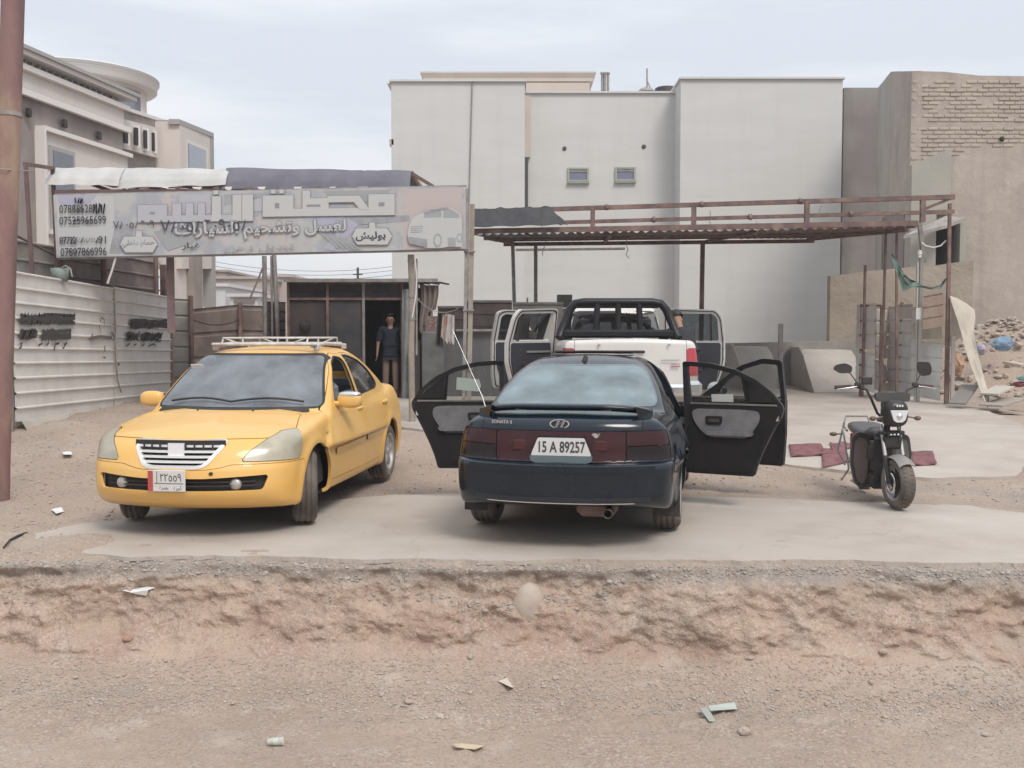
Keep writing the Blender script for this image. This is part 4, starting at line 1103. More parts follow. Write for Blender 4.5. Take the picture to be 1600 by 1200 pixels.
# ------------------------------------------------------------------ dark sheet metal shed
def shed():
 Y = 21.0; z0 = .22
 O = Vector((at(563, 0, Y).x, Y, z0))
 e = empty('metal_shed', O, label='dark sheet metal shed with open doorway and panelled front', cat='shed')
 dm = [mat('shed_sheet', (.065, .052, .055), .8, streak=.6, col2=(.045, .036, .038), scale=1.6, col3=(.12, .085, .075), scale3=.8), mat('shed_sheet_purple', (.075, .055, .060), .8, col2=(.05, .038, .042), scale=2), mat('shed_sheet_blue', (.048, .050, .058), .75, streak=.6, col2=(.085, .07, .068), scale=2)]
 fr = M['rust']
 def X(px): return at(px, 0, Y).x - O.x
 def Z(py): return at(800, py, Y).z - O.z
 xs = [445, 508, 566, 626, 655]
 # fascia panels
 for (a, b, m) in ((448, 507, dm[1]), (509, 565, dm[0]), (567, 652, dm[2])):
  mb = MB(); sheet(mb, (X(a), 0, Z(466)), (X(b), 0, Z(466)), (X(a), 0, Z(443)), pitch=.16, depth=-.01, wob=.004, seed=a); mb.build('fascia_panel', m, e)
 for (a, b, m) in ((448, 507, dm[0]), (509, 563, dm[2])):
  mb = MB(); mb.box(((X(a) + X(b)) / 2, .02, (Z(470) + Z(560)) / 2), (X(b) - X(a), .03, Z(470) - Z(560))); mb.build('front_panel', m, e)
  mb = MB(); mb.box(((X(a) + X(b)) / 2, .02, (Z(563) + 0) / 2 - .05), (X(b) - X(a), .03, Z(563) + .1)); mb.build('lower_panel', dm[1], e)
 for px in (446, 508, 565, 626):
  mb = MB(); mb.box((X(px), -.02, Z(440) / 2), (.05, .05, Z(440))); mb.build('frame_post', fr if px != 565 else M['galv'], e)
 for py in (442, 467):
  mb = MB(); mb.box(((X(446) + X(655)) / 2, -.02, Z(py)), (X(655) - X(446), .045, .05)); mb.build('rail', fr, e)
 mb = MB(); mb.box(((X(446) + X(565)) / 2, -.021, Z(561)), (X(565) - X(446), .045, .04)); mb.build('rail', fr, e)
 # roof
 mb = MB(); sheet(mb, (X(440), -.25, Z(437)), (X(440), 3.2, Z(437) + .12), (X(686), -.25, Z(441)), pitch=.22, depth=.03, nl=2); mb.build('roof', dm[0], e)
 mb = MB(); mb.box(((X(443) + X(684)) / 2, -.25, Z(439)), (X(684) - X(443), .03, .07)); mb.build('roof_edge', M['galv'], e)
 # inner walls
 mb = MB(); mb.box(((X(446) + X(655)) / 2, 3.0, Z(440) / 2), (X(655) - X(446), .05, Z(440))); mb.build('back_wall', dm[2], e)
 mb = MB(); mb.box((X(446), 1.5, Z(440) / 2), (.04, 2.9, Z(440) - .05)); mb.build('side_wall', dm[1], e)
 mb = MB(); mb.box((X(655), 1.5, Z(440) / 2), (.04, 2.9, Z(440) - .05)); mb.build('side_wall', dm[1], e)
 mb = MB(); mb.box(((X(446) + X(655)) / 2, 1.5, -.02), (X(655) - X(446), 3, .1)); mb.build('floor', M['concrete'], e)
 # side bay closed by tan sacking hanging from the roof
 tm = mat('tan_sacking', (.235, .195, .17), .95, col2=(.19, .155, .14), scale=3, bump=.3, bscale=20, stretch=(1, 1, .3))
 vs = []; n = 24; mm = 10
 for j in range(mm + 1):
  for i in range(n + 1):
   t = i / n; s = j / mm
   x = X(655) + (X(682) - X(655)) * t + .03 * math.sin(s * 5 + t) - (.25 * s * (t > .8)) * (s > .6)
   vs.append((x, -.1 + .04 * math.sin(t * 22 + s * 2), Z(446) + (Z(516 + 8 * math.sin(t * 5)) - Z(446)) * s))
 mb = MB(); mb.add(vs, [(j * (n + 1) + i, j * (n + 1) + i + 1, (j + 1) * (n + 1) + i + 1, (j + 1) * (n + 1) + i) for j in range(mm) for i in range(n)], 0, True); mb.build('sacking', tm, e)
 # pale blue grey cloth hanging at the door jamb
 vs = []
 for j in range(13):
  for i in range(7):
   t = i / 6; s = j / 12
   vs.append((X(627 + 14 * t + 6 * s * (t - .3)), -.12 + .05 * math.sin(t * 9 + s * 3), Z(452 + 180 * s)))
 mb = MB(); mb.add(vs, [(j * 7 + i, j * 7 + i + 1, (j + 1) * 7 + i + 1, (j + 1) * 7 + i) for j in range(12) for i in range(6)], 0, True); mb.build('door_curtain', mat('grey_blue_cloth', (.26, .27, .27), .9, col2=(.22, .22, .22), scale=4), e)
 # things inside: cap shape bag on a hook, dark shelf
 mb = MB(); mb.lathe([(0, .07), (.09, .05), (.12, 0), (.11, -.09), (.06, -.14), (0, -.15)], 12, 'Z', (X(474), -.16, Z(508))); o = mb.build('black_bag', M['black']); o.location = O; tag(o, 'rounded black bag hanging on the left part of the dark shed front', 'bag')
 # green grey cupboard and dark block right of the curtain
 mb = MB(); a = X(660); b = X(694); mb.box(((a + b) / 2 + O.x, Y - .3, z0 + .72), (b - a, .5, 1.36), bev=.02); o = one('grey_green_cupboard', mb, mat('grey_green', (.135, .14, .13), .7, col2=(.10, .10, .10), scale=3), 'tall plain grey green cupboard beside the shed curtain', 'cupboard')
 mb = MB(); a = X(645); b = X(657); mb.box(((a + b) / 2 + O.x, Y - .25, z0 + .62), (b - a, .4, 1.2)); one('dark_cabinet', mb, mat('dark_brown', (.05, .04, .04), .8), 'narrow dark brown cabinet between the shed curtain and the green cupboard', 'cabinet')
 # red and white checked cloth on the wall
 c = MB(); cl = mat('dark_red_cloth', (.13, .055, .055), .9, col2=(.25, .2, .19), scale=30)
 c.box((at(677, 510, Y - .2).x, Y - .38, at(0, 508, Y - .2).z), (.28, .03, .35)); one('check_cloth', c, cl, 'small dark red checked cloth above the green cupboard', 'cloth')
shed()

# brown fence with pale rail right of the shed, dark counter
def counter():
 Y = 23.0
 e = empty('brown_back_fence', (-1.0, Y, 0), label='brown sheet fence between the shed and the pickup with pale top rail', cat='fence')
 for (x0, x1, yt, m, sd) in ((684, 728, 480, M['brown_sheet'], 1), (729, 800, 471, M['brown_sheet'], 2), (801, 880, 474, M['grey_sheet'], 3)):
  a, b = at(x0, yt, Y) - e.location, at(x1, yt, Y) - e.location
  mb = MB(); sheet(mb, (a.x, 0, .1), (b.x, 0, .1), (a.x, 0, a.z), pitch=.27, depth=-.03, wob=.01, seed=sd); mb.build('panel', m, e)
  mb = MB(); mb.box(((a.x + b.x) / 2, -.05, a.z), (b.x - a.x, .05, .05)); mb.build('rail', M['galv'], e)
 mb = MB(); a, b = at(683, 516, 21.4), at(790, 600, 21.4)
 e2 = empty('wash_counter', ((a.x + b.x) / 2, 21.4, .25), label='long dark steel counter with a pale edge behind the open sedan door', cat='counter')
 w_ = b.x - a.x
 mb = MB(); mb.box((0, .3, (a.z - .25) / 2 - .02), (w_, .6, a.z - .29)); mb.build('cabinet', mat('slate_steel', (.085, .085, .095), .6, col2=(.12, .11, .11), scale=2), e2)
 mb = MB(); mb.box((.25, .25, a.z - .25), (w_ * .8, .75, .04)); mb.build('worktop', M['galv'], e2)
 # olive tarp covered heap behind the pickup
 vs = []; ys = [(862, 520), (866, 498), (876, 484), (888, 480), (906, 480), (925, 490), (940, 520)]
 p = [at(x, y, 24.5) for x, y in ys]; mb = MB(); mb.prism([(q.x, q.z) for q in p] + [(p[-1].x, .2), (p[0].x, .2)], 24.5, 25.8, lambda x, z, d: (x, d, z))
 one('olive_tank', mb, mat('olive', (.20, .20, .17), .8, col2=(.16, .16, .14), scale=2), 'olive grey block standing behind the pickup cab on its left', 'tank')
 mb = MB(); a = at(875, 470, 24.6); mb.box((a.x + .12, 24.9, a.z), (.35, .4, .3)); one('olive_box', mb, mat('olive_dark', (.16, .165, .14), .8), 'small dark olive box on top of the olive tank', 'box')
 mb = MB(); mb.tube([at(824, 465, 23.4), at(824, 482, 23.4)], .02, 6); one('thin_rod', mb, M['galv'], 'thin upright rod poking above the fence left of the pickup', 'rod')
counter()

# ------------------------------------------------------------------ signboard on posts with the sheet roof over it
SY = 16.0
def signboard():
 e = empty('signboard', (at(407, 0, SY).x, SY, 0), label='long faded car wash signboard with Arabic lettering and a printed car', cat='sign')
 x0, x1 = at(85, 0, SY).x - e.location.x, at(728, 0, SY).x - e.location.x
 bm = mat('faded_banner', (.43, .43, .42), .75, streak=.4, col2=(.46, .415, .405), scale=1.1, mix=(.52, .54), col3=(.36, .37, .40), scale3=2.3, mix3=(.5, .56), stretch=(1, 1, 1))
 tl, tr, br, bl = at(85, 305, SY), at(728, 291, SY), at(728, 389, SY), at(90, 403, SY)
 def U(px, py, o=0.0): v = at(px, py, SY - .04) - e.location; v.y = -.04 - o; return v
 mb = MB(); vs = []; n = 40
 for k in range(n + 1):
  t = k / n; wv = .02 * math.sin(k * .7)
  a = tl.lerp(tr, t) - e.location; b = bl.lerp(br, t) - e.location
  if k == n: a.z -= .05
  for v in (a, b): vs += [(v.x, -.04 + wv * .15, v.z), (v.x, 0.02, v.z)]
 for k in range(n):
  q = 4 * k; s = q + 4
  mb.add([], []) 
  mb.f += [(q, q + 2, s + 2, s), (q + 1, s + 1, s + 3, q + 3), (q, s, s + 1, q + 1), (q + 2, q + 3, s + 3, s + 2)]; mb.m += [0] * 4; mb.sm += [False] * 4
 mb.v += vs; mb.f += [(0, 1, 3, 2), (4 * n, 4 * n + 2, 4 * n + 3, 4 * n + 1)]; mb.m += [0, 0]; mb.sm += [False, False]
 mb.build('banner', bm, e)
 # printed shapes: every patch a thin film on the banner
 cols = {'g': mat('print_grey', (.47, .47, .47), .8), 'd': mat('print_dark_grey', (.27, .27, .29), .8, col2=(.34, .34, .36), scale=4), 'p': mat('print_pink', (.46, .40, .39), .8), 'b': mat('print_blue', (.38, .38, .46), .8), 'l': mat('print_light', (.475, .475, .465), .8),
   'k': mat('print_black', (.06, .06, .065), .8), 'm': mat('print_mid', (.32, .33, .34), .8), 'o': mat('print_outline', (.25, .245, .27), .8), 't': mat('print_lilac', (.42, .415, .45), .8)}
 lay = [0.002]
 def film(pts, c, name='print', off=None, parent=None):
  lay[0] += .00035; o = lay[0] if off is None else off
  V = [U(x, y, o) for x, y in pts]
  tr_ = tessellate_polygon([[Vector((v.x, v.z, 0)) for v in V]])
  mb = MB(); mb.add(V, [tuple(t) for t in tr_]); return mb.build(name, cols[c], parent or e)
 film([(88, 307), (190, 306), (190, 398), (92, 400)], 'g', 'print_patch')
 film([(280, 304), (420, 301), (420, 330), (280, 334)], 't', 'print_patch')
 film([(180, 352), (212, 348), (198, 396), (170, 397)], 'd', 'print_swoosh'); film([(240, 362), (330, 340), (300, 380), (262, 392)], 'm', 'print_swoosh')
 film([(350, 304), (450, 300), (350, 322)], 'd', 'print_swoosh'); film([(505, 299), (610, 296), (600, 312), (560, 318), (520, 310)], 'm', 'print_swoosh')
 film([(470, 340), (545, 335), (600, 345), (560, 352), (545, 370), (520, 392), (505, 388), (525, 365)], 'b', 'print_swoosh')
 film([(630, 296), (722, 293), (722, 388), (630, 390)], 'p', 'print_patch'); film([(540, 338), (575, 339), (640, 336), (640, 346), (560, 351)], 'd', 'print_swoosh')
 film([(90, 306), (150, 305), (140, 318), (110, 322), (92, 318)], 'b', 'print_patch')
 for k in range(9):
  x = 262 + k * 7; film([(x, 362), (x + 26, 344 - k), (x + 27, 346 - k), (x + 3, 364)], 'd', 'print_ray')
 for k in range(5):
  x = 474 + k * 9; film([(x + 30, 362 + k * 2), (x + 58, 388 + k), (x + 54, 389 + k), (x + 26, 365 + k * 2)], 'm', 'print_ray')
 # words
 ang = math.atan2(at(728, 291, SY).z - at(85, 305, SY).z, at(728, 0, SY).x - at(85, 0, SY).x)
 def word(s, x0_, y0_, x1_, y1_, m, ar=True, bold=0.0, out=None, name='lettering'):
  lay[0] += .0006
  c = (U(x0_, y0_) + U(x1_, y1_)) / 2; wd = U(x1_, y0_).x - U(x0_, y0_).x; ht = U(x0_, y0_).z - U(x0_, y1_).z
  if out:
   text(name, s, 1, cols[out], e, Matrix.Translation((c.x, -.042 - lay[0], c.z)) @ Matrix.Rotation(-ang, 4, 'Y'), width=wd + .03, height=ht + .03, arabic=ar, bold=bold + .045); lay[0] += .0006
  text(name, s, 1, cols[m], e, Matrix.Translation((c.x, -.042 - lay[0], c.z)) @ Matrix.Rotation(-ang, 4, 'Y'), width=wd, height=ht, arabic=ar, bold=bold)
 blocks = [(411, 327, 617, 339), (576, 306, 617, 339), (473, 311, 514, 332), (473, 299, 485, 312), (411, 306, 459, 339), (424, 297, 431, 303), (437, 297, 444, 303), (379, 304, 396, 345),
    (216, 335, 378, 345), (364, 304, 378, 345), (332, 306, 346, 345), (334, 297, 342, 303), (310, 316, 321, 345), (291, 316, 303, 345), (270, 316, 284, 345), (216, 318, 262, 345), (272, 348, 278, 353), (282, 348, 288, 353)]
 dg_ = [(512, 308), (562, 308), (578, 330), (563, 330), (553, 318), (512, 318)]
 def sl_(y, x): return y - (x - 412) * .014
 for k in (.8, 0):
  for (a_, b_, c_, d_) in blocks:
   film([(a_ - k, sl_(b_, a_) - k), (c_ + k, sl_(b_, c_) - k), (c_ + k, sl_(d_, c_) + k), (a_ - k, sl_(d_, a_) + k)], 'o' if k else ('l' if a_ > 330 else 't'), 'lettering', off=(.02 if k else .024) + .0002 * blocks.index((a_, b_, c_, d_)))
  film([(x + (k if x > 540 else -k), sl_(y, x) + (k if y > 312 else -k)) for x, y in dg_], 'o' if k else 'l', 'lettering', off=.0236 if k else .0277)
 for (a_, b_, c_, d_) in ((592, 319, 601, 325), (480, 321, 501, 324), (430, 318, 437, 326), (235, 329, 243, 333)): film([(a_, sl_(b_, a_)), (c_, sl_(b_, c_)), (c_, sl_(d_, c_)), (a_, sl_(d_, a_))], 'o', 'letter_eye', off=.028)
 word('لغسل وتشحيم السيارات', 274, 345, 541, 373, 'l', out='o', bold=.012)
 word('تبديل دهن', 352, 381, 460, 394, 'd', bold=.01)
 # two label bubbles
 def bubble(x0_, y0_, x1_, y1_, tip):
  mid = (y0_ + y1_) / 2
  pts = [(x0_ + 6, y0_), ((x0_ + x1_) / 2 - 5, y0_), ((x0_ + x1_) / 2 - 4, y0_ - 9), ((x0_ + x1_) / 2 + 4, y0_ - 9), ((x0_ + x1_) / 2 + 5, y0_), (x1_ - 8, y0_), (x1_, mid), (x1_ - 8, y1_), (x0_ + 8, y1_), (x0_, mid)]
  film([(x + (1.2 if x > (x0_ + x1_) / 2 else -1.2), y + (1.2 if y > mid else -1.2)) for x, y in pts], 'o', 'label_edge'); film(pts, 'l', 'label_patch')
 bubble(189, 370, 247, 394, 0); bubble(551, 357, 613, 382, 0)
 word('حمام داخلي', 192, 375, 242, 387, 'd', bold=.02); word('بوليش', 556, 362, 603, 377, 'k', bold=.03)
 for s, x0_, y0_, x1_, y1_, m in (('07886628', 94, 320, 146, 333, 'k'), ('07525965699', 94, 338, 167, 351, 'k'), ('07722', 95, 370, 120, 382, 'k'), ('91', 155, 369, 167, 381, 'k'), ('07807866996', 96, 387, 168, 400, 'k')):
  word(s, x0_, y0_, x1_, y1_, m, ar=False, bold=.012)
 word('٧٨٠٥٨٦٠٩', 178, 345, 242, 357, 'k', ar=False, bold=.0); word('٧٨٠٥٨٦٠٩٠٥٨', 252, 343, 392, 362, 'k', ar=False, bold=.0); word('غيار', 285, 379, 313, 391, 'k', bold=.02)
 # crossed out numbers
 rr = random.Random(5)
 def scr(x0_, x1_, y0_, y1_, n, w_=1.6):
  pts = []
  for i in range(n):
   x = x0_ + (x1_ - x0_) * i / n; pts += [(x + rr.uniform(-2, 2), y0_ + rr.uniform(0, 2)), (x + rr.uniform(-2, 2), y1_ - rr.uniform(0, 2))]
  lay[0] += .0005
  P = [U(x, y, lay[0]) for x, y in pts]; vs = []
  for i, p in enumerate(P):
   d = (P[min(i + 1, len(P) - 1)] - P[max(i - 1, 0)]).normalized(); n_ = Vector((-d.z, 0, d.x)) * w_ * .005
   vs += [p + n_, p - n_]
  mb = MB(); mb.add(vs, [(2 * i, 2 * i + 1, 2 * i + 3, 2 * i + 2) for i in range(len(P) - 1)]); mb.build('pen_scrawl', cols['k'], e)
 scr(147, 165, 318, 335, 11, 2.4); scr(120, 134, 309, 319, 7, 2); scr(116, 150, 341, 348, 9); scr(97, 162, 370, 381, 20, 1.8); scr(106, 150, 389, 397, 12); scr(118, 135, 322, 334, 5)
 # line joining the crossed out numbers
 # printed car
 film([(640, 352), (646, 340), (664, 331), (672, 326), (706, 325), (720, 335), (722, 345), (722, 386), (700, 386), (688, 388), (668, 388), (640, 380), (637, 366)], 'l', 'print_car')
 film([(664, 332), (672, 327), (690, 327), (690, 340), (662, 341)], 'm', 'print_window'); film([(693, 327), (705, 327), (718, 336), (718, 341), (693, 341)], 'm', 'print_window')
 film([(640, 352), (662, 351), (664, 366), (640, 366)], 'g', 'print_grille')
 for k in range(4): film([(642, 354 + k * 3), (661, 353 + k * 3), (661, 354.3 + k * 3), (642, 355.3 + k * 3)], 'd', 'print_slat')
 film([(637, 370), (668, 374), (668, 387), (640, 381)], 'd', 'print_bumper'); film([(700, 372), (712, 372), (712, 386), (700, 386)], 'm', 'print_sill')
 for cx_, cy_, r_ in ((684, 376, 11), (718, 372, 7)):
  film([(cx_ + r_ * .62 * math.cos(a / 14 * 6.283), cy_ + r_ * math.sin(a / 14 * 6.283)) for a in range(14)], 'd', 'print_wheel'); film([(cx_ + r_ * .4 * math.cos(a / 14 * 6.283), cy_ + r_ * .68 * math.sin(a / 14 * 6.283)) for a in range(14)], 'l', 'print_wheel')
 film([(660, 330), (700, 324), (702, 326), (664, 334)], 'd', 'print_roof')
 # frame
 for (p, q) in (((84, 304), (729, 290)), ((89, 404), (729, 390))):
  beam(U(*p) + Vector((0, .045, 0)), U(*q) + Vector((0, .045, 0)), .03, M['galv'], e, 'frame')
 beam(U(728.5, 291) + Vector((.01, .045, -.03)), U(728.5, 389) + Vector((.01, .045, 0)), .04, M['galv'], e, 'frame'); beam(U(85, 305) + Vector((-.01, .045, 0)), U(90, 403) + Vector((-.01, .045, 0)), .035, M['galv'], e, 'frame')
signboard()

def sign_roof():
 e = empty('sign_roof', (at(380, 0, 16.4).x, 16.4, 0), label='rusty frame roof of white and black sheets above the signboard', cat='canopy')
 def F(px, py, Y): return at(px, py, Y) - e.location
 def fascia(x0, x1, y0a, y0b, y1a, y1b, m, name, sd, pitch=.14):
  a, b = F(x0, y0a, 16.45), F(x1, y0b, 16.45); c, d = F(x0, y1a, 16.15), F(x1, y1b, 16.15)
  n = 26; rows = 9; vs = []
  for j in range(rows + 1):
   s = j / rows; bul = -.05 * math.sin(s * 3.14)
   cor = .012 if j in (3, 6) else 0
   for i in range(n + 1):
    t = i / n; p = a.lerp(b, t).lerp(c.lerp(d, t), s); p.x = a.x + (b.x - a.x) * t
    p.y += bul - cor + .01 * math.sin(i * .9 + sd); p.z += .008 * math.sin(i * .6 + sd * 2); vs.append(p)
  mb = MB(); fs = [(j * (n + 1) + i, (j + 1) * (n + 1) + i, (j + 1) * (n + 1) + i + 1, j * (n + 1) + i + 1) for j in range(rows) for i in range(n)]
  mb.add(vs, fs, 0, True); mb.add([v + Vector((0, .006, 0)) for v in vs], [f[::-1] for f in fs], 0, True); mb.build(name, m, e)
 wsh = mat('chalky_sheet', (.50, .49, .47), .6, col2=(.44, .43, .41), scale=3)
 dk = mat('dark_grey_sheet', (.105, .10, .125), .6, col2=(.14, .135, .16), scale=2)
 fascia(82, 196, 262, 262, 288, 290, wsh, 'white_sheet', 1); fascia(193, 360, 262, 264, 294, 289, wsh, 'white_sheet', 2)
 fascia(354, 643, 262, 267, 296, 294, dk, 'dark_sheet', 3)
 # roof deck behind
 a = F(84, 262, 16.46); b = F(645, 266, 16.46)
 mb = MB(); sheet(mb, (a.x, a.y, a.z - .01), (a.x, a.y + 2.4, a.z + .02), (b.x, b.y, b.z - .01), pitch=.25, depth=.03, nl=2); mb.build('roof_deck', dk, e)
 # frame: long rails, rafters
 ru = mat('dark_rust', (.12, .075, .075), .8, col2=(.17, .11, .10), scale=4)
 beam(F(86, 300, 16.2), F(650, 296, 16.2), .06, ru, e, 'rail'); beam((a.x, a.y + 2.3, a.z - .08), (b.x, b.y + 2.3, b.z - .08), .06, ru, e, 'rail'); beam(F(86, 268, 16.5), F(645, 271, 16.5), .05, ru, e, 'rail')
 for k in range(7):
  t = k / 6; x = a.x + (b.x - a.x) * t; z = a.z + (b.z - a.z) * t
  beam((x, a.y + .05, z - .05), (x, a.y + 2.35, z - .05), .05, ru if k < 6 else mat('bare_batten', (.42, .33, .29), .8), e, 'rafter')
 beam(F(645, 272, 16.4), F(678, 292, 16.4), .05, ru, e, 'bracket')
 # torn hanging strips under the sheets
 rr = random.Random(3)
 for k in range(16):
  px = 225 + k * 26 + rr.uniform(-6, 6); p = F(px, 292, 16.1); w_ = rr.uniform(.05, .16); h_ = rr.uniform(.02, .07)
  mb = MB(); mb.add([p, p + Vector((w_, 0, .004)), p + Vector((w_ * .8, -.01, -h_)), p + Vector((w_ * .15, -.005, -h_ * .6))], [(0, 1, 2, 3), (3, 2, 1, 0)]); mb.build('torn_strip', M['white_sheet'] if k % 2 else ru, e)
 # cross arm to the rusty post at far left
 beam(F(38, 256, 15.2), F(84, 263, 16.3), .05, ru, e, 'outrigger')
 beam(F(40, 256, 15.2), Vector((F(48, 256, 15.2).x, F(48, 256, 15.2).y, 2.0)), .05, ru, e, 'post')
 beam(F(82, 262, 16.3), Vector((F(86, 256, 16.3).x, -.1, 2.6)), .05, ru, e, 'post')
 beam(F(266, 402, 16.6), Vector((F(266, 402, 16.6).x, .2, 1.6)), .12, mat('post_brown', (.24, .17, .16), .8, col2=(.17, .12, .12), scale=4), e, 'post')
sign_roof()

def sign_posts():
 tm = mat('weathered_post', (.33, .285, .225), .85, col2=(.26, .225, .20), scale=5, col3=(.42, .37, .30), scale3=2, bump=.2)
 a = at(638, 395, 16.2); 
 e = empty('sign_post', (at(641, 0, 16.2).x, 16.2, .25), label='pale yellowish tube post holding the sign in front of the shed curtain', cat='post', group='posts carrying the signboard')
 mb = MB(); mb.tube([(0, 0, -.05), (-.01, 0, 1.2), (.01, 0, 2.0), (-.01, 0, a.z - .28)], .05, 12); mb.build('tube', tm, e)
 mb = MB(); mb.tube([(.07, .02, 1.0), (.075, .02, 2.5)], .02, 6); mb.build('side_pipe', M['galv'], e)
 for z in (1.55, 1.9, 2.45):
  mb = MB(); mb.tube([(0, 0, z), (.0, 0, z + .03)], .062, 12); mb.build('binding', M['galv'], e)
 z1 = at(0, 315, 16.1).z - .25
 e = empty('sign_post', (at(731, 0, 16.1).x, 16.1, .25), label='tall grey double post at the right end of the signboard', cat='post', group='posts carrying the signboard')
 b0 = at(729, 650, 16.1).x - e.location.x; b1 = at(735, 315, 16.1).x - e.location.x
 for k, (o, wd, m) in enumerate(((-.05, .05, M['galv']), (.03, .07, tm))):
  beam((b0 + o, .03 * k, -.05), (b1 + o, .03 * k, z1 - .04 * k), wd, m, e, 'upright')
 for z in (.8, 1.7, 2.6): 
  mb = MB(); mb.box((b0 + (b1 - b0) * z / z1, .0, z), (.17, .09, .025)); mb.build('weld_plate', M['galv'], e)
 # spiral cord around the lamp bracket on the left post, cords
 mb = MB(); pts = [at(648, 398, 16.0), at(651, 430, 16.0), at(650, 460, 16.0), at(647, 480, 16.0), at(644, 496, 16.0)]; mb.tube(pts, .012, 6); one('pale_rope', mb, M['white_sheet'], 'pale cord hanging from the sign down the yellowish post', 'cord')
 # rags on a wire
 wm = M['galv']
 p, q = at(644, 458, 16.0), at(716, 482, 16.0); 
 mb = MB(); pts = [p.lerp(q, t / 10) - Vector((0, 0, .16 * 4 * t / 10 * (1 - t / 10))) for t in range(11)]; mb.tube(pts, .006, 5)
 one('drying_line', mb, wm, 'thin sagging line strung between the two sign posts', 'line')
 def rag(name, x0, x1, y0, y1, m, label, sd, jag=3):
  vs = []; n = 12; mm = 10; rr = random.Random(sd)
  for j in range(mm + 1):
   for i in range(n + 1):
    t = i / n; s = j / mm; b = at(x0 + (x1 - x0) * t - 3 * s * (1 - t), y0 + (y1 - y0) * s + (jag * math.sin(i * 1.9) if j == mm else 0) + 3 * t, 15.95)
    vs.append(b + Vector((0, .035 * math.sin(t * 11 + sd + s), 0)))
  mb = MB(); mb.add(vs, [(j * (n + 1) + i, (j + 1) * (n + 1) + i, (j + 1) * (n + 1) + i + 1, j * (n + 1) + i + 1) for j in range(mm) for i in range(n)], 0, True); one(name, mb, m, label, 'cloth')
 rag('hanging_rag', 696, 710, 490, 534, mat('white_rag', (.50, .47, .45), .95, col2=(.40, .37, .35), scale=6), 'white ragged cloth hanging on the line by the grey double post', 1)
 rag('hanging_rag', 690, 702, 491, 528, mat('brown_rag', (.33, .19, .14), .95, col2=(.45, .38, .34), scale=9), 'brown patterned cloth hanging on the line left of the white rag', 2)
 rag('hanging_rag', 684, 692, 488, 540, M['dark_in'], 'dark narrow cloth hanging at the left end of the rags', 3)
sign_posts()

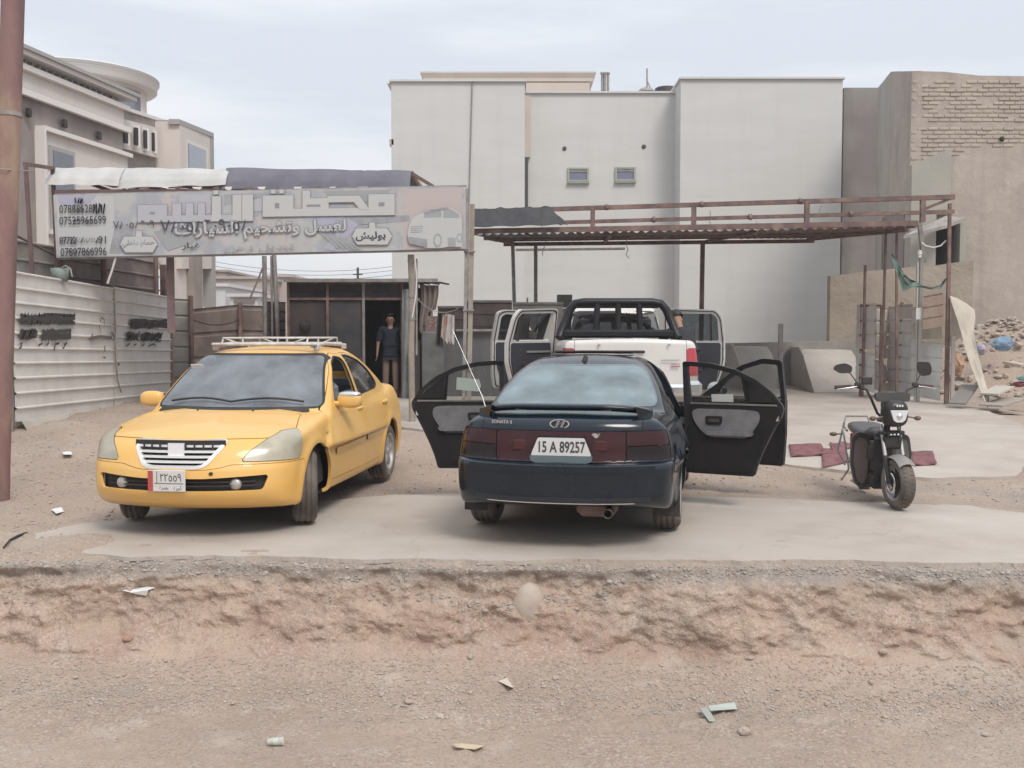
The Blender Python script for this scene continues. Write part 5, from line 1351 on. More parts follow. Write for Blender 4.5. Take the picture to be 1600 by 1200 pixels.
# ------------------------------------------------------------------ open canopy frame on the right
def canopy():
 A = Vector((-.83, 21.4, 4.08)); B = Vector((8.22, 19.4, 4.12))
 e = empty('canopy_frame', (3.7, 22, .3), label='rusty open canopy frame with corrugated roof over the wash bay', cat='canopy')
 O = Vector((3.7, 22, .3))
 ru = M['rust']; back = Vector((1.1, 5.0, 0))
 def L(t): return A.lerp(B, t) - O
 zc2 = -.27
 def bm(p, q, w_, name, m=ru, h=None): return beam(p, q, w_, m, e, name, h)
 def zoff(v, z): return Vector((v.x, v.y, v.z + z))
 bm(L(0), L(1), .085, 'top_chord'); bm(zoff(L(0), zc2), zoff(L(1), zc2), .07, 'lower_chord')
 bm(zoff(L(0), -.40), zoff(L(.93), -.47), .10, 'front_beam')
 for t in (.27, .485, .715, .94): bm(zoff(L(t), .0), zoff(L(t), -.45), .085, 'strut')
 bm(zoff(L(1), 0), zoff(L(.94), -.22), .05, 'brace')
 # roof: from the front beam falling slightly away
 RB = [(-.2, 26.2), (8.0, 25.0)]
 a = Vector((A.x + .02, A.y + .15, 3.62)); b = Vector((B.x - .6, B.y + .25, 3.60)); c = Vector((a.x + .6, 26.2, 3.92)); d = Vector((b.x - .2, 25.6, 3.95))
 n = 40
 rm = mat('rusty_brown_roof', (.17, .115, .105), .8, col2=(.12, .085, .08), scale=1.2, col3=(.22, .16, .14), scale3=3)
 ns = 8; 
 for k in range(ns):                                              # eight roof sheets
  t0, t1 = k / ns, (k + 1) / ns + .004; vs = []; u = 24
  for j in range(5):
   s = j / 4
   for i in range(u + 1):
    t = t0 + (t1 - t0) * i / u; p = a.lerp(b, t).lerp(c.lerp(d, t), s) - O
    vs.append(p + Vector((0, .01 * (k % 2), .028 * math.sin(i / u * 2 * math.pi * 6) + .012 * math.sin(s * 4 + k))))
  mb = MB(); fs = [(j * (u + 1) + i, j * (u + 1) + i + 1, (j + 1) * (u + 1) + i + 1, (j + 1) * (u + 1) + i) for j in range(4) for i in range(u)]
  mb.add(vs, fs, 0, True); mb.add([v + Vector((0, 0, -.004)) for v in vs], [f[::-1] for f in fs], 0, True); mb.build('roof_sheet', rm if k > 1 else M['black_tarp'], e)
 bm(c - O + Vector((0, 0, -.10)), d - O + Vector((0, 0, -.10)), .09, 'rear_beam')
 bm((c + Vector((.3, .25, -.22))) - O, (c.lerp(d, .4) + Vector((0, .25, -.22))) - O, .06, 'rear_beam', M['galv'])
 for t in (.03, .33, .66, .98):
  bm(a.lerp(b, t) - O + Vector((0, 0, -.07)), c.lerp(d, t) - O + Vector((0, 0, -.07)), .06, 'purlin')
 for s in (.33, .66): bm(a.lerp(c, s) - O + Vector((0, 0, -.05)), b.lerp(d, s) - O + Vector((0, 0, -.05)), .045, 'purlin')
 # dark tarp panel lying on the left of the truss
 mb = MB(); p0 = L(.0); p1 = L(.185); vs = []
 for j in range(9):
  for i in range(17):
   t = i / 16; s = j / 8; p = L(.0).lerp(L(.175 + .04 * s), t); vs.append(p + Vector((0, -.06 - .16 * s, .04 - .38 * s + .012 * math.sin(i * 1.3 + j) + (.02 if (j == 0 and i % 3 == 0) else 0))))
 mb.add(vs, [(j * 17 + i, (j + 1) * 17 + i, (j + 1) * 17 + i + 1, j * 17 + i + 1) for j in range(8) for i in range(16)], 0, True); mb.build('dark_cover', M['black_tarp'], e)
 # posts
 zg = .3
 def post(px0, py0, px1, Y, w_=.09, m=M['galv'], yb=None, name='post'):
  p = at(px0, py0, Y) - O; q = at(px1, 620, Y) - O; q.z = (zg if yb is None else yb) - O.z - .05; return bm(q, p, w_, name, m)
 post(801, 378, 807, 25.9, .09); post(837, 382, 837, 26.1, .09); post(1098, 376, 1094, 25.9, .10, ru)
 post(1385, 330, 1377, 20.6, .04, ru); post(1352, 414, 1347, 21.3, .045, ru); post(1401, 344, 1401, 20.2, .04, ru); post(1440, 395, 1434, 19.9, .06, mat('grey_green_post', (.25, .25, .22), .7)); post(1436, 345, 1440, 20.0, .07, M['galv'], yb=3.0); post(1484, 318, 1480, 19.6, .055, ru)
 # bird nest like tangle of bindings on the beams, small hanging wires
 for px, y0, y1 in ((849, 350, 400), (979, 366, 404), (1181, 346, 376), (1107, 330, 372), (1280, 322, 340)):
  mb = MB(); rr = random.Random(px); p = at(px, y0, 21.2 if px > 1100 else 23) - O; q = at(px + 1, y1, 21.2 if px > 1100 else 23) - O
  mb.tube([p.lerp(q, k / 6) + Vector((rr.uniform(-.04, .04), -.08, 0)) for k in range(7)], .008, 5); mb.build('loose_wire', M['galv'], e)
 for k in range(7):
  p = L(.2 + k * .1) + Vector((0, -.055, .0 if k % 2 else -.27)); mb = MB(); mb.tube([p - Vector((.03, 0, 0)), p + Vector((.03, 0, 0))], .06, 8); mb.build('binding', ru, e)
canopy()

# ------------------------------------------------------------------ patched fence, net and folded tarp on the right
def right_fence():
 e = empty('patchwork_fence', (7.6, 20, .25), label='patchwork corrugated sheet fence in grey and beige on rusty posts at right', cat='fence'); O = Vector((7.6, 20, .25))
 cm = {'g': mat('sheet_green_grey', (.62, .62, .59), .65, col2=(.55, .545, .52), scale=2), 'b': mat('sheet_beige', (.50, .44, .36), .7, col2=(.43, .38, .31), scale=2), 'p': mat('sheet_mauve', (.56, .51, .48), .7, col2=(.48, .43, .405), scale=2), 'w': mat('sheet_white', (.50, .49, .46), .6)}
 pts = {0: (1346, 21.6), 1: (1377, 21.0), 2: (1396, 21.6), 3: (1410, 21.3), 4: (1434, 20.4), 5: (1482, 19.6)}
 def zof(py, Y): return at(800, py, Y).z - .25
 def sec(i, j, rows):
  (xa, Ya), (xb, Yb) = pts[i], pts[j]; a = at(xa, 0, Ya); b = at(xb, 0, Yb)
  for (ya, yb_, y2a, y2b, m, sd) in rows:
   p0 = Vector((a.x, a.y, zof(y2a, Ya) + .25)) - O; p1 = Vector((b.x, b.y, zof(y2b, Yb) + .25)) - O; p2 = Vector((a.x, a.y, zof(ya, Ya) + .25)) - O
   mb = MB(); sheet(mb, p0, p1, p2, pitch=.27, depth=-.02, wob=.006, seed=sd, nl=5); mb.build('panel', cm[m], e)
 sec(0, 1, [(476, 476, 545, 545, 'p', 1), (547, 547, 606, 614, 'g', 2)])
 sec(1, 2, [(480, 478, 560, 560, 'p', 3), (561, 561, 608, 618, 'p', 4)])
 sec(2, 3, [(479, 477, 540, 540, 'p', 11), (541, 541, 612, 612, 'p', 12)])
 sec(3, 4, [(476, 478, 498, 498, 'p', 5), (499, 499, 612, 618, 'g', 6)])
 sec(4, 5, [(480, 476, 503, 500, 'p', 7), (504, 501, 530, 530, 'b', 8), (532, 532, 618, 626, 'g', 9)])
 # extra rusty sheet and beige patches at the end
 a = at(1452, 0, 19.5); b = at(1483, 0, 19.3)
 mb = MB(); sheet(mb, Vector((a.x, a.y, zof(515, 19.5) + .25)) - O, Vector((b.x, b.y, zof(510, 19.3) + .25)) - O, Vector((a.x, a.y, zof(463, 19.5) + .25)) - O, pitch=.2, depth=-.02, nl=3); mb.build('rusty_patch', mat('rust_patch', (.30, .20, .15), .8, col2=(.36, .28, .22), scale=3), e)
 a = at(1441, 0, 19.7); b = at(1453, 0, 19.55); mb = MB(); mb.box(((a + b) / 2 + Vector((0, -.06, zof(490, 19.6) + .25 + 0)) - Vector((0, 0, (a.z + b.z) / 2)) - O), (.2, .01, .22)); mb.build('white_patch', cm['w'], e)
 for i, (px, Y, yt) in enumerate(((1346, 21.5, 475), (1377, 20.9, 478), (1409, 21.1, 472), (1434, 20.3, 410), (1482, 19.5, 410), (1489, 19.45, 525))):
  a = at(px, yt, Y); mb = MB(); mb.box(Vector((a.x, a.y - .02, (a.z + .2) / 2)) - O, (.05 if i < 4 else .065, .05, a.z - .2)); mb.build('post', M['rust'] if i in (0, 4, 1, 2) else cm['p'], e)
 for py in (478,): 
  a, b = at(1346, py, 21.45), at(1377, py, 20.95); mb = MB(); mb.box((a + b) / 2 - O, ((b - a).length, .04, .04), rz=math.atan2(b.y - a.y, b.x - a.x)); mb.build('rail', M['rust'], e)
 # green net remnant
 nm = mat('green_net', (.15, .215, .185), .9, col2=(.09, .14, .12), scale=8)
 def cloth(name, rows, Y, m, label, cat, wob=.05, parent=None, thick=0):
  """rows: lists of pixel points, each row same length"""
  vs = []; nr = len(rows); nc = len(rows[0])
  for j, row in enumerate(rows):
   for i, (x, y) in enumerate(row):
    Yv = Y if not isinstance(Y, list) else Y[j]
    vs.append(at(x, y, Yv + wob * math.sin(i * 2.1 + j * 1.3)))
  mb = MB(); mb.add(vs, [(j * nc + i, j * nc + i + 1, (j + 1) * nc + i + 1, (j + 1) * nc + i) for j in range(nr - 1) for i in range(nc - 1)], 0, True)
  return one(name, mb, m, label, cat)
 cloth('green_net', [[(1391, 397), (1399, 409), (1408, 428), (1418, 443), (1428, 446), (1440, 446), (1456, 449), (1468, 446), (1476, 436)], [(1394, 396), (1404, 412), (1412, 428), (1422, 436), (1432, 440), (1441, 448), (1456, 451), (1466, 449), (1480, 433)], [(1393, 400), (1398, 418), (1404, 434), (1411, 456), (1425, 449), (1438, 449), (1452, 452), (1469, 452), (1480, 436)]], 19.6, nm, 'torn strip of green net slung between the fence posts', 'net')
 mb = MB(); mb.tube([at(1440, 379, 19.7), at(1446, 384, 19.7), at(1458, 387, 19.7), at(1470, 384, 19.7), at(1478, 376, 19.7)], .015, 6); one('pale_hose', mb, M['white_sheet'], 'pale hose looped between the posts above the green net', 'hose')
 mb = MB(); mb.box(at(1437, 395, 19.8), (.08, .08, .10), bev=.02); mb.box(at(1437, 399, 19.8), (.05, .05, .08)); one('white_connector', mb, M['white_sheet'], 'small white connector on the grey green post of the canopy', 'connector')
 # folded beige sheet leaning out of the fence
 tp = mat('beige_tarp', (.47, .42, .345), .8, col2=(.42, .37, .30), scale=2, col3=(.53, .49, .42), scale3=1.2)
 rows = [[(1484, 462), (1496, 466), (1510, 474), (1523, 484)], [(1489, 480), (1502, 484), (1514, 490), (1524, 496)], [(1496, 500), (1508, 506), (1516, 510), (1522, 512)], [(1502, 520), (1512, 526), (1519, 530), (1524, 532)], [(1508, 545), (1518, 552), (1525, 556), (1530, 560)], [(1518, 575), (1526, 582), (1533, 588), (1538, 592)], [(1528, 600), (1535, 608), (1541, 614), (1545, 616)], [(1538, 630), (1541, 634), (1543, 637), (1546, 634)]]
 cloth('leaning_sheet', rows, [19.4, 19.3, 19.2, 19.1, 18.9, 18.7, 18.5, 18.3], tp, 'long twisted beige sheet leaning down from the fence end', 'sheet', .07)
 cloth('beige_panel', [[(1486, 462), (1500, 474), (1508, 490)], [(1486, 492), (1502, 496), (1512, 505)], [(1485, 524), (1500, 520), (1511, 522)], [(1482, 545), (1496, 530), (1510, 526)]], 19.5, tp, 'crumpled beige sheet nailed at the end of the patchwork fence', 'sheet', .03)
 # planks on the heap
 wd = mat('grey_plank', (.36, .32, .27), .85, col2=(.30, .26, .22), scale=4, stretch=(1, 6, 6))
 def plank(p, q, Y0, Y1, w_, t_, label, m=wd):
  a, b = at(*p, Y0), at(*q, Y1); o = beam(a, b, w_, m, None, 'plank', t_); tag(o, label, 'plank', 'boards dumped on the rubble')
 plank((1496, 631), (1516, 602), 18.5, 18.9, .30, .03, 'dark board propped like a ridge at the foot of the beige sheet', mat('dark_board', (.22, .20, .18), .85)); plank((1545, 616), (1570, 604), 18.3, 18.7, .34, .03, 'pale short board lying right of the twisted beige sheet', mat('pale_board', (.46, .42, .36), .8))
 plank((1548, 634), (1588, 622), 18.0, 18.6, .42, .03, 'wide grey brown board lying flat at the edge of the slab'); plank((1560, 640), (1612, 651), 17.8, 17.6, .3, .03, 'grey board running out of frame at the right edge')
 plank((1575, 566), (1604, 572), 20.5, 20.2, .4, .05, 'tan slab fragment halfway up the rubble heap at right', mat('tan_slab', (.42, .36, .29), .9))
 # rags in the heap
 def lump(name, px, py, Y, s, m, label, cat, sd):
  v, f = stone_shape(sd, 2); v = v * (1 + .25 * fbm(v[:, 0] * 4, v[:, 1] * 4, v[:, 2] * 4, seed=sd))[:, None]
  p = at(px, py, Y); mb = MB(); mb.add((v * np.array(s) + np.array(p)).tolist(), f.tolist(), 0, False); one(name, mb, m, label, cat)
 lump('blue_bag', 1565, 537, 21.6, (.20, .14, .18), mat('blue_plastic', (.13, .22, .33), .6, col2=(.22, .30, .37), scale=8), 'crumpled blue plastic bag high on the rubble heap', 'bag', 31)
 lump('lilac_sack', 1533, 546, 21.4, (.14, .12, .18), mat('lilac_plastic', (.30, .27, .36), .6, col2=(.38, .35, .42), scale=12), 'pale lilac sack in the rubble next to the beige sheet', 'sack', 32)
 lump('clay_lump', 1496, 570, 20.3, (.14, .12, .24), mat('orange_clay', (.42, .26, .17), .9), 'orange brown clay lump beside the last fence post', 'clay lump', 33)
 lump('red_cloth', 1592, 600, 19.3, (.18, .14, .10), mat('red_cloth', (.30, .08, .11), .9, col2=(.12, .05, .06), scale=10), 'dark red cloth bundle on the rubble at the right edge', 'cloth bundle', 34)
 lump('teal_scrap', 1598, 591, 19.2, (.12, .1, .05), mat('teal_scrap', (.16, .34, .31), .8), 'teal plastic scrap on top of the red cloth bundle', 'scrap', 35)
right_fence()

# ------------------------------------------------------------------ concrete service ramps
def ramps():
 sm = mat('ramp_concrete', (.42, .375, .335), .9, col2=(.36, .32, .285), scale=1.5, col3=(.47, .43, .385), scale3=.6, bump=.3, bscale=18)
 def ramp(px0, px1, Y0, label, ytop, ybot, wd):
  """two flat wedges rising away from the viewer"""
  X0 = at(px0, 0, Y0).x; e = empty('service_ramp', (X0, Y0, .28), label=label, cat='ramp', group='concrete service ramps')
  z = at(0, ytop, Y0 + 2.6).z - .28
  prof = [(0, -.05), (0, .04), (.9, z * .55), (1.4, z * .86), (1.8, z), (3.2, z), (3.2, -.05)]
  mb = MB(); mb.prism(prof, 0, wd, lambda y, zz, d: (d, y, zz)); mb.build('wedge', sm, e)
  mb = MB(); mb.prism([(p[0] + (.02 if i in (0, 1) else 0), p[1] + .0) for i, p in enumerate([(1.75, z + .003), (1.75, z + .07), (3.2, z + .07), (3.2, z + .003)])], -.03, .06, lambda y, zz, d: (d, y, zz)); mb.build('kerb', sm, e)
  return e
 a = ramp(1281, 1340, 22.4, 'right hand concrete ramp with sloping cheek in front of the low wall', 546, 612, 1.15)
 a.rotation_euler = (0, 0, R(-6))
 b = ramp(1176, 1212, 22.9, 'left hand concrete ramp partly behind the open sedan door', 541, 606, .85)
 # long slabs of shade coloured concrete floor behind
 mb = MB()
ramps()

# ------------------------------------------------------------------ red car mats laid out to dry
def mats():
 mm = mat('maroon_mat', (.15, .045, .055), .85, col2=(.20, .08, .085), scale=8, dust=.15)
 L_ = [((1232, 698), (1282, 697), (1292, 707), (1236, 709), 'rearmost of the maroon floor mats left of the motorbike'), ((1283, 703), (1318, 700), (1330, 713), (1286, 719), 'maroon floor mat nearest the rear wheel of the motorbike'),
   ((1296, 697), (1326, 696), (1330, 701), (1300, 703), 'small maroon mat peeking out behind the other mats'), ((1424, 705), (1457, 704), (1464, 716), (1426, 717), 'maroon floor mat lying right of the motorbike')]
 for k, (a, b, c, d, lab) in enumerate(L_):
  z = .14; P = [ground_at(*q, z) for q in (a, b, c, d)]; n = 8; vs = []
  cen = sum(P, Vector()) / 4
  for j in range(n + 1):
   for i in range(n + 1):
    t, s = i / n, j / n; p = P[0].lerp(P[1], t).lerp(P[3].lerp(P[2], t), s); p.z = max(drop(p.x, p.y), float(rise(p.x, p.y)) + .008) + .02 + .012 * math.sin(i * 1.1 + k) * math.sin(j + k) + float(fbm(p.x * 5, p.y * 5, seed=k)) * .01
    vs.append(p - cen)
  m_ = len(vs); fs = [(j * (n + 1) + i, (j + 1) * (n + 1) + i, (j + 1) * (n + 1) + i + 1, j * (n + 1) + i + 1) for j in range(n) for i in range(n)]
  mb = MB(); mb.add(vs, fs, 0, True); mb.add([v - Vector((0, 0, .012)) for v in vs], [f[::-1] for f in fs], 0, True)
  ring = [i for i in range(n + 1)] + [(j) * (n + 1) + n for j in range(1, n + 1)] + [n * (n + 1) + i for i in range(n - 1, -1, -1)] + [j * (n + 1) for j in range(n - 1, 0, -1)]
  mb.f += [(ring[i], ring[(i + 1) % len(ring)], ring[(i + 1) % len(ring)] + m_, ring[i] + m_) for i in range(len(ring))]; mb.m += [0] * len(ring); mb.sm += [False] * len(ring)
  o = one('floor_mat', mb, mm, lab, 'floor mat', 'maroon mats drying on the slab'); o.location = cen
mats()

# ------------------------------------------------------------------ litter
def litter():
 # paper cup on the road
 p = ground_at(430, 1158, -.69); z = drop(p.x, p.y, 1)
 e = empty('paper_cup', (p.x, p.y, z + .022), R(8), 'small white paper cup lying on its side on the dirt road', 'cup')
 mb = MB(); mb.lathe([(0, -.042), (.018, -.042), (.024, .042), (.0255, .043), (.0255, .046), (.023, .045), (.017, -.038), (0, -.038)], 20, 'X'); mb.build('cup', mat('cup_white', (.62, .60, .54), .6, col2=(.52, .49, .42), scale=20), e)
 mb = MB(); mb.lathe([(.0205, -.01), (.0222, .018)], 20, 'X'); o = mb.build('print_band', mat('cup_print', (.45, .50, .45), .6), e); o.scale = (1, 1.02, 1.02)
 def scrap(name, pts, label, cat, m, z, lift=.012, curl=.02, grp=None):
  P = [ground_at(x, y, z) for x, y in pts]; c = sum(P, Vector()) / len(P); zz = drop(c.x, c.y, 1)
  V = []
  for i, q in enumerate(P): V.append(Vector((q.x - c.x, q.y - c.y, lift + curl * math.sin(i * 2.3))))
  tr = tessellate_polygon([[Vector((v.x, v.y, 0)) for v in V]])
  mb = MB(); mb.add(V, [tuple(t) for t in tr]); mb.add([v - Vector((0, 0, .002)) for v in V], [tuple(t)[::-1] for t in tr]); o = one(name, mb, m, label, cat, grp); o.location = (c.x, c.y, zz); return o
 # white scrap stuck on the bank
 q = [(190, 922), (214, 918), (229, 917), (243, 918), (232, 922), (229, 931), (212, 929), (205, 926)]
 V = []
 for i, (x, y) in enumerate(q):
  rr_ = ray(x, y); h = BV.ray_cast(Vector((0, 0, EYE)), rr_.normalized()); pz = h[0] - rr_.normalized() * (.02 + .012 * math.sin(i * 2)); V.append(pz)
 tr = tessellate_polygon([[Vector((v.x, v.z, 0)) for v in V]]); mb = MB(); mb.add(V, [tuple(t) for t in tr]); mb.add([v + Vector((0, .002, 0)) for v in V], [tuple(t)[::-1] for t in tr])
 one('paper_scrap', mb, M['paper'], 'white torn scrap caught on the upper left of the cut bank', 'paper')
 gm = mat('pale_green_plastic', (.42, .45, .40), .6)
 scrap('plastic_strip', [(1106, 1107), (1148, 1103), (1152, 1110), (1110, 1116)], 'pale green plastic strip lying on the gravel at the foot of the bank', 'scrap', gm, -.70, .03, .008)
 scrap('plastic_scrap', [(1094, 1112), (1104, 1110), (1120, 1130), (1108, 1133)], 'bent grey green scrap under the pale green strip', 'scrap', mat('grey_green_scrap', (.33, .35, .31), .7), -.70, .02, .01)
 scrap('leaf_litter', [(706, 1158), (722, 1160), (738, 1157), (758, 1163), (742, 1168), (728, 1163), (712, 1166)], 'dry beige leaf on the dirt road near the bottom', 'leaf', mat('dry_leaf', (.50, .40, .28), .9), -.69, .012, .012)
 scrap('paper_scrap', [(778, 1068), (792, 1066), (803, 1075), (798, 1080)], 'small beige paper flake on the gravel below the bank', 'paper', mat('beige_paper', (.52, .45, .36), .9), -.68, .02, .015)
 scrap('paper_scrap', [(80, 798), (96, 796), (100, 800), (88, 806)], 'white paper scrap on the dirt between the pole and the taxi', 'paper', M['paper'], -.02, .02, .01)
 scrap('paper_scrap', [(97, 700), (110, 698), (113, 702), (99, 704)], 'small white flake on the bank under the white hoarding', 'paper', M['paper'], .2, .03, .01)
 # a few larger stones
 for k, (x, y, s, lab) in enumerate(((1163, 1145, .042, 'pale rounded stone on the road right of the plastic strip'), (1140 + 32, 1030, .03, 'stone at the foot of the bank in the middle'), (1368 + 12, 1020, .035, 'light clod under the bank towards the right'), (1360, 1028 + 40, .03, 'flat beige stone on the scree to the right'),
          (365, 1100, .032, 'grey stone on the gravel left of the cup'), (640, 1098, .03, 'beige stone lying on the gravel line in the middle'), (480 + 5, 1083, .028, 'small beige stone on the gravel line above the cup'), (1486, 1072, .03, 'whitish stone high on the scree at right'), (610, 1104, .022, 'little tan stone left of the beige stone'),
          (200, 1000, .05, 'red brown clod under the ledge on the left'), (1540, 1150, .035, 'tan stone near the lower right corner'), (735, 1028, .03, 'clod fallen below the pale patch'))):
  rr_ = ray(x, y).normalized(); h = BV.ray_cast(Vector((0, 0, EYE)), rr_)
  v, f = stone_shape(50 + k, 2); mb = MB(); v = v * s * .8; v = v * (1 + .1 * fbm(v[:, 0] * 60, v[:, 1] * 60, v[:, 2] * 60))[:, None]; mb.add(v.tolist(), f.tolist(), 0, False)
  o = one('loose_stone', mb, mat('stone_%d' % k, (.42, .35, .29), .95, col2=(.35, .28, .23), scale=14) if k != 9 else mat('red_clod', (.36, .22, .17), .95), lab, 'stone', 'larger stones below the bank'); o.location = h[0] + Vector((0, 0, s * .25))
 # pale mortar blot on the cut
 h = BV.ray_cast(Vector((0, 0, EYE)), ray(827, 950).normalized())
 v, f = stone_shape(77, 3); v = v / np.linalg.norm(v, axis=1, keepdims=True); v = v * (1 + .10 * fbm(v[:, 0] * 2, v[:, 1] * 2, v[:, 2] * 2))[:, None]
 mb = MB(); mb.add((v * (.12, .08, .17)).tolist(), f.tolist(), 0, True); o = one('cement_lump', mb, mat('pale_cement', (.44, .375, .315), .95, col2=(.40, .33, .27), scale=9, bump=.3, bscale=30), 'pale oval lump of cement set in the middle of the red bank', 'lump'); o.location = h[0] + Vector((0, .035, 0))
 # twigs at left
 mb = MB(); rr_ = [BV.ray_cast(Vector((0, 0, EYE)), ray(x, y).normalized())[0] + Vector((0, -.005, .012)) for x, y in ((6, 858), (16, 846), (28, 840), (44, 833))]; mb.tube(rr_, [.006, .008, .01, .004], 6); one('dry_twig', mb, M['dark_in'], 'thin dark twig on the bank edge at the lower left', 'twig')
litter()
# ------------------------------------------------------------------ car bodies: smooth implicit skins, cut into real panels
def pchip(pts):
 x = np.array([p[0] for p in pts], float); y = np.array([p[1] for p in pts], float)
 h = np.diff(x); d = np.diff(y) / h; m = np.zeros(len(x))
 m[0], m[-1] = d[0], d[-1]
 for i in range(1, len(x) - 1):
  m[i] = 0 if d[i - 1] * d[i] <= 0 else 2 * d[i - 1] * d[i] / (d[i - 1] + d[i])
 X = np.linspace(x[0], x[-1], 400); i = np.clip(np.searchsorted(x, X, 'right') - 1, 0, len(x) - 2)
 t = (X - x[i]) / h[i]
 Y = (2 * t ** 3 - 3 * t ** 2 + 1) * y[i] + (t ** 3 - 2 * t ** 2 + t) * h[i] * m[i] + (-2 * t ** 3 + 3 * t ** 2) * y[i + 1] + (t ** 3 - t ** 2) * h[i] * m[i + 1]
 return lambda q: np.interp(q, X, Y)
def smax(a, b, k):
 h = np.maximum(k - np.abs(a - b), 0) / k; return np.maximum(a, b) + h * h * k * .25
def smin(a, b, k): return -smax(-a, -b, k)
def surface_net(F, lo, hi, h):
 xs = [np.arange(lo[i], hi[i] + h, h) for i in range(3)]
 G = F(*np.meshgrid(*xs, indexing='ij'))
 S = G < 0; n = G.shape
 acc = np.zeros((n[0] - 1, n[1] - 1, n[2] - 1, 3)); cnt = np.zeros((n[0] - 1, n[1] - 1, n[2] - 1))
 def sl(dx, dy, dz, A): return A[dx:n[0] - 1 + dx, dy:n[1] - 1 + dy, dz:n[2] - 1 + dz]
 for ax in range(3):
  o = [a for a in range(3) if a != ax]
  for i in (0, 1):
   for j in (0, 1):
    c0 = [0, 0, 0]; c0[o[0]] = i; c0[o[1]] = j; c1 = list(c0); c1[ax] = 1
    a, b = sl(*c0, G), sl(*c1, G); cr = (a < 0) != (b < 0)
    t = np.where(cr, a / np.where(cr, a - b, 1), 0)
    for k in range(3): acc[..., k] += cr * (c0[k] + (t if k == ax else 0))
    cnt += cr
 act = cnt > 0; idx = -np.ones(act.shape, int); idx[act] = np.arange(act.sum())
 ijk = np.argwhere(act); V = (ijk + acc[act] / cnt[act][:, None]) * h + np.array([x[0] for x in xs])
 T = []
 for ax in range(3):
  o = [a for a in range(3) if a != ax]
  A = np.take(S, range(0, n[ax] - 1), ax); B = np.take(S, range(1, n[ax]), ax); E = np.argwhere(A != B)
  E = E[(E[:, o[0]] > 0) & (E[:, o[1]] > 0) & (E[:, o[0]] < n[o[0]] - 1) & (E[:, o[1]] < n[o[1]] - 1)]
  q = []
  for d0, d1 in ((-1, -1), (0, -1), (0, 0), (-1, 0)):
   c = E.copy(); c[:, o[0]] += d0; c[:, o[1]] += d1; q.append(idx[c[:, 0], c[:, 1], c[:, 2]])
  q = np.stack(q, 1); s = S[E[:, 0], E[:, 1], E[:, 2]]
  if ax == 1: s = ~s
  q = np.where(s[:, None], q, q[:, ::-1]); T += [q[:, [0, 1, 2]], q[:, [0, 2, 3]]]
 T = np.concatenate(T)
 e = .002
 def grad(P):
  g = np.stack([F(P[:, 0] + e, P[:, 1], P[:, 2]) - F(P[:, 0] - e, P[:, 1], P[:, 2]), F(P[:, 0], P[:, 1] + e, P[:, 2]) - F(P[:, 0], P[:, 1] - e, P[:, 2]), F(P[:, 0], P[:, 1], P[:, 2] + e) - F(P[:, 0], P[:, 1], P[:, 2] - e)], 1) / (2 * e)
  return g
 for _ in range(3):
  g = grad(V); f = F(V[:, 0], V[:, 1], V[:, 2]); st = np.clip(f / (np.sum(g * g, 1) + 1e-6), -h * .6, h * .6); V = V - g * st[:, None]
 g = grad(V); N = g / (np.linalg.norm(g, axis=1, keepdims=True) + 1e-9)
 return V, N, T

def car_field(p):
 hw, sec, top, bot = pchip(p['hw']), pchip(p['sec']), pchip(p['top']), pchip(p['bot'])
 uf, ur = pchip(p['front']), pchip(p['rear'])
 roof, ch = pchip(p['roof']), pchip(p['cab_hw'])
 ws, bl = pchip(p['ws']), pchip(p['bl'])
 L = p['L']; W = p['W']; wh = p['wheels']
 def F(x, y, z):
  u = -y; v = np.abs(x); r = v / W
  H = hw(u) + sec(z)
  for wu in wh:
   d = np.sqrt((u - wu) ** 2 + (z - p['R'] - .01) ** 2); H = H + p.get('flare', .018) * np.exp(-((d - p['R'] - .07) / .055) ** 2) * (z < 1.0)
  if 'crease' in p:
   H = H + .010 * np.tanh((z - p['crease'](u)) / -.012) * .6
  A = v - H
  tp = top(u) - p['crown'] * r ** 2
  if 'vent' in p: tp = tp + p['vent'](u, v)
  body = smax(A, z - tp, p.get('k_sh', .07))
  body = smax(body, bot(u) - z, .05)
  body = smax(body, (uf(z) + p['bow_f'] * np.minimum(r, 1.1) ** p.get('pf', 2.6)) - u, p.get('kf', .12))
  body = smax(body, u - (L - ur(z) - p['bow_r'] * np.minimum(r, 1.1) ** p.get('pr', 2.6)), p.get('kr', .10))
  if 'extra' in p: body = p['extra'](body, u, v, z)
  C_ = v - (ch(u) - (z - p['belt']) * p['tumble'] - .05 * np.maximum(z - p['belt'] - .2, 0) ** 2 * 8)
  cab = smax(C_, z - (roof(u) - p['rcrown'] * (v / .6) ** 2), p.get('k_rf', .10))
  cab = smax(cab, (ws(z) + p['bow_ws'] * (v / .7) ** 2) - u, p.get('k_p', .06))
  cab = smax(cab, u - (bl(z) - p['bow_bl'] * (v / .7) ** 2), p.get('k_p', .06))
  cab = smax(cab, .6 - z, .05)
  return smin(body, cab, p.get('k_j', .03))
 return F

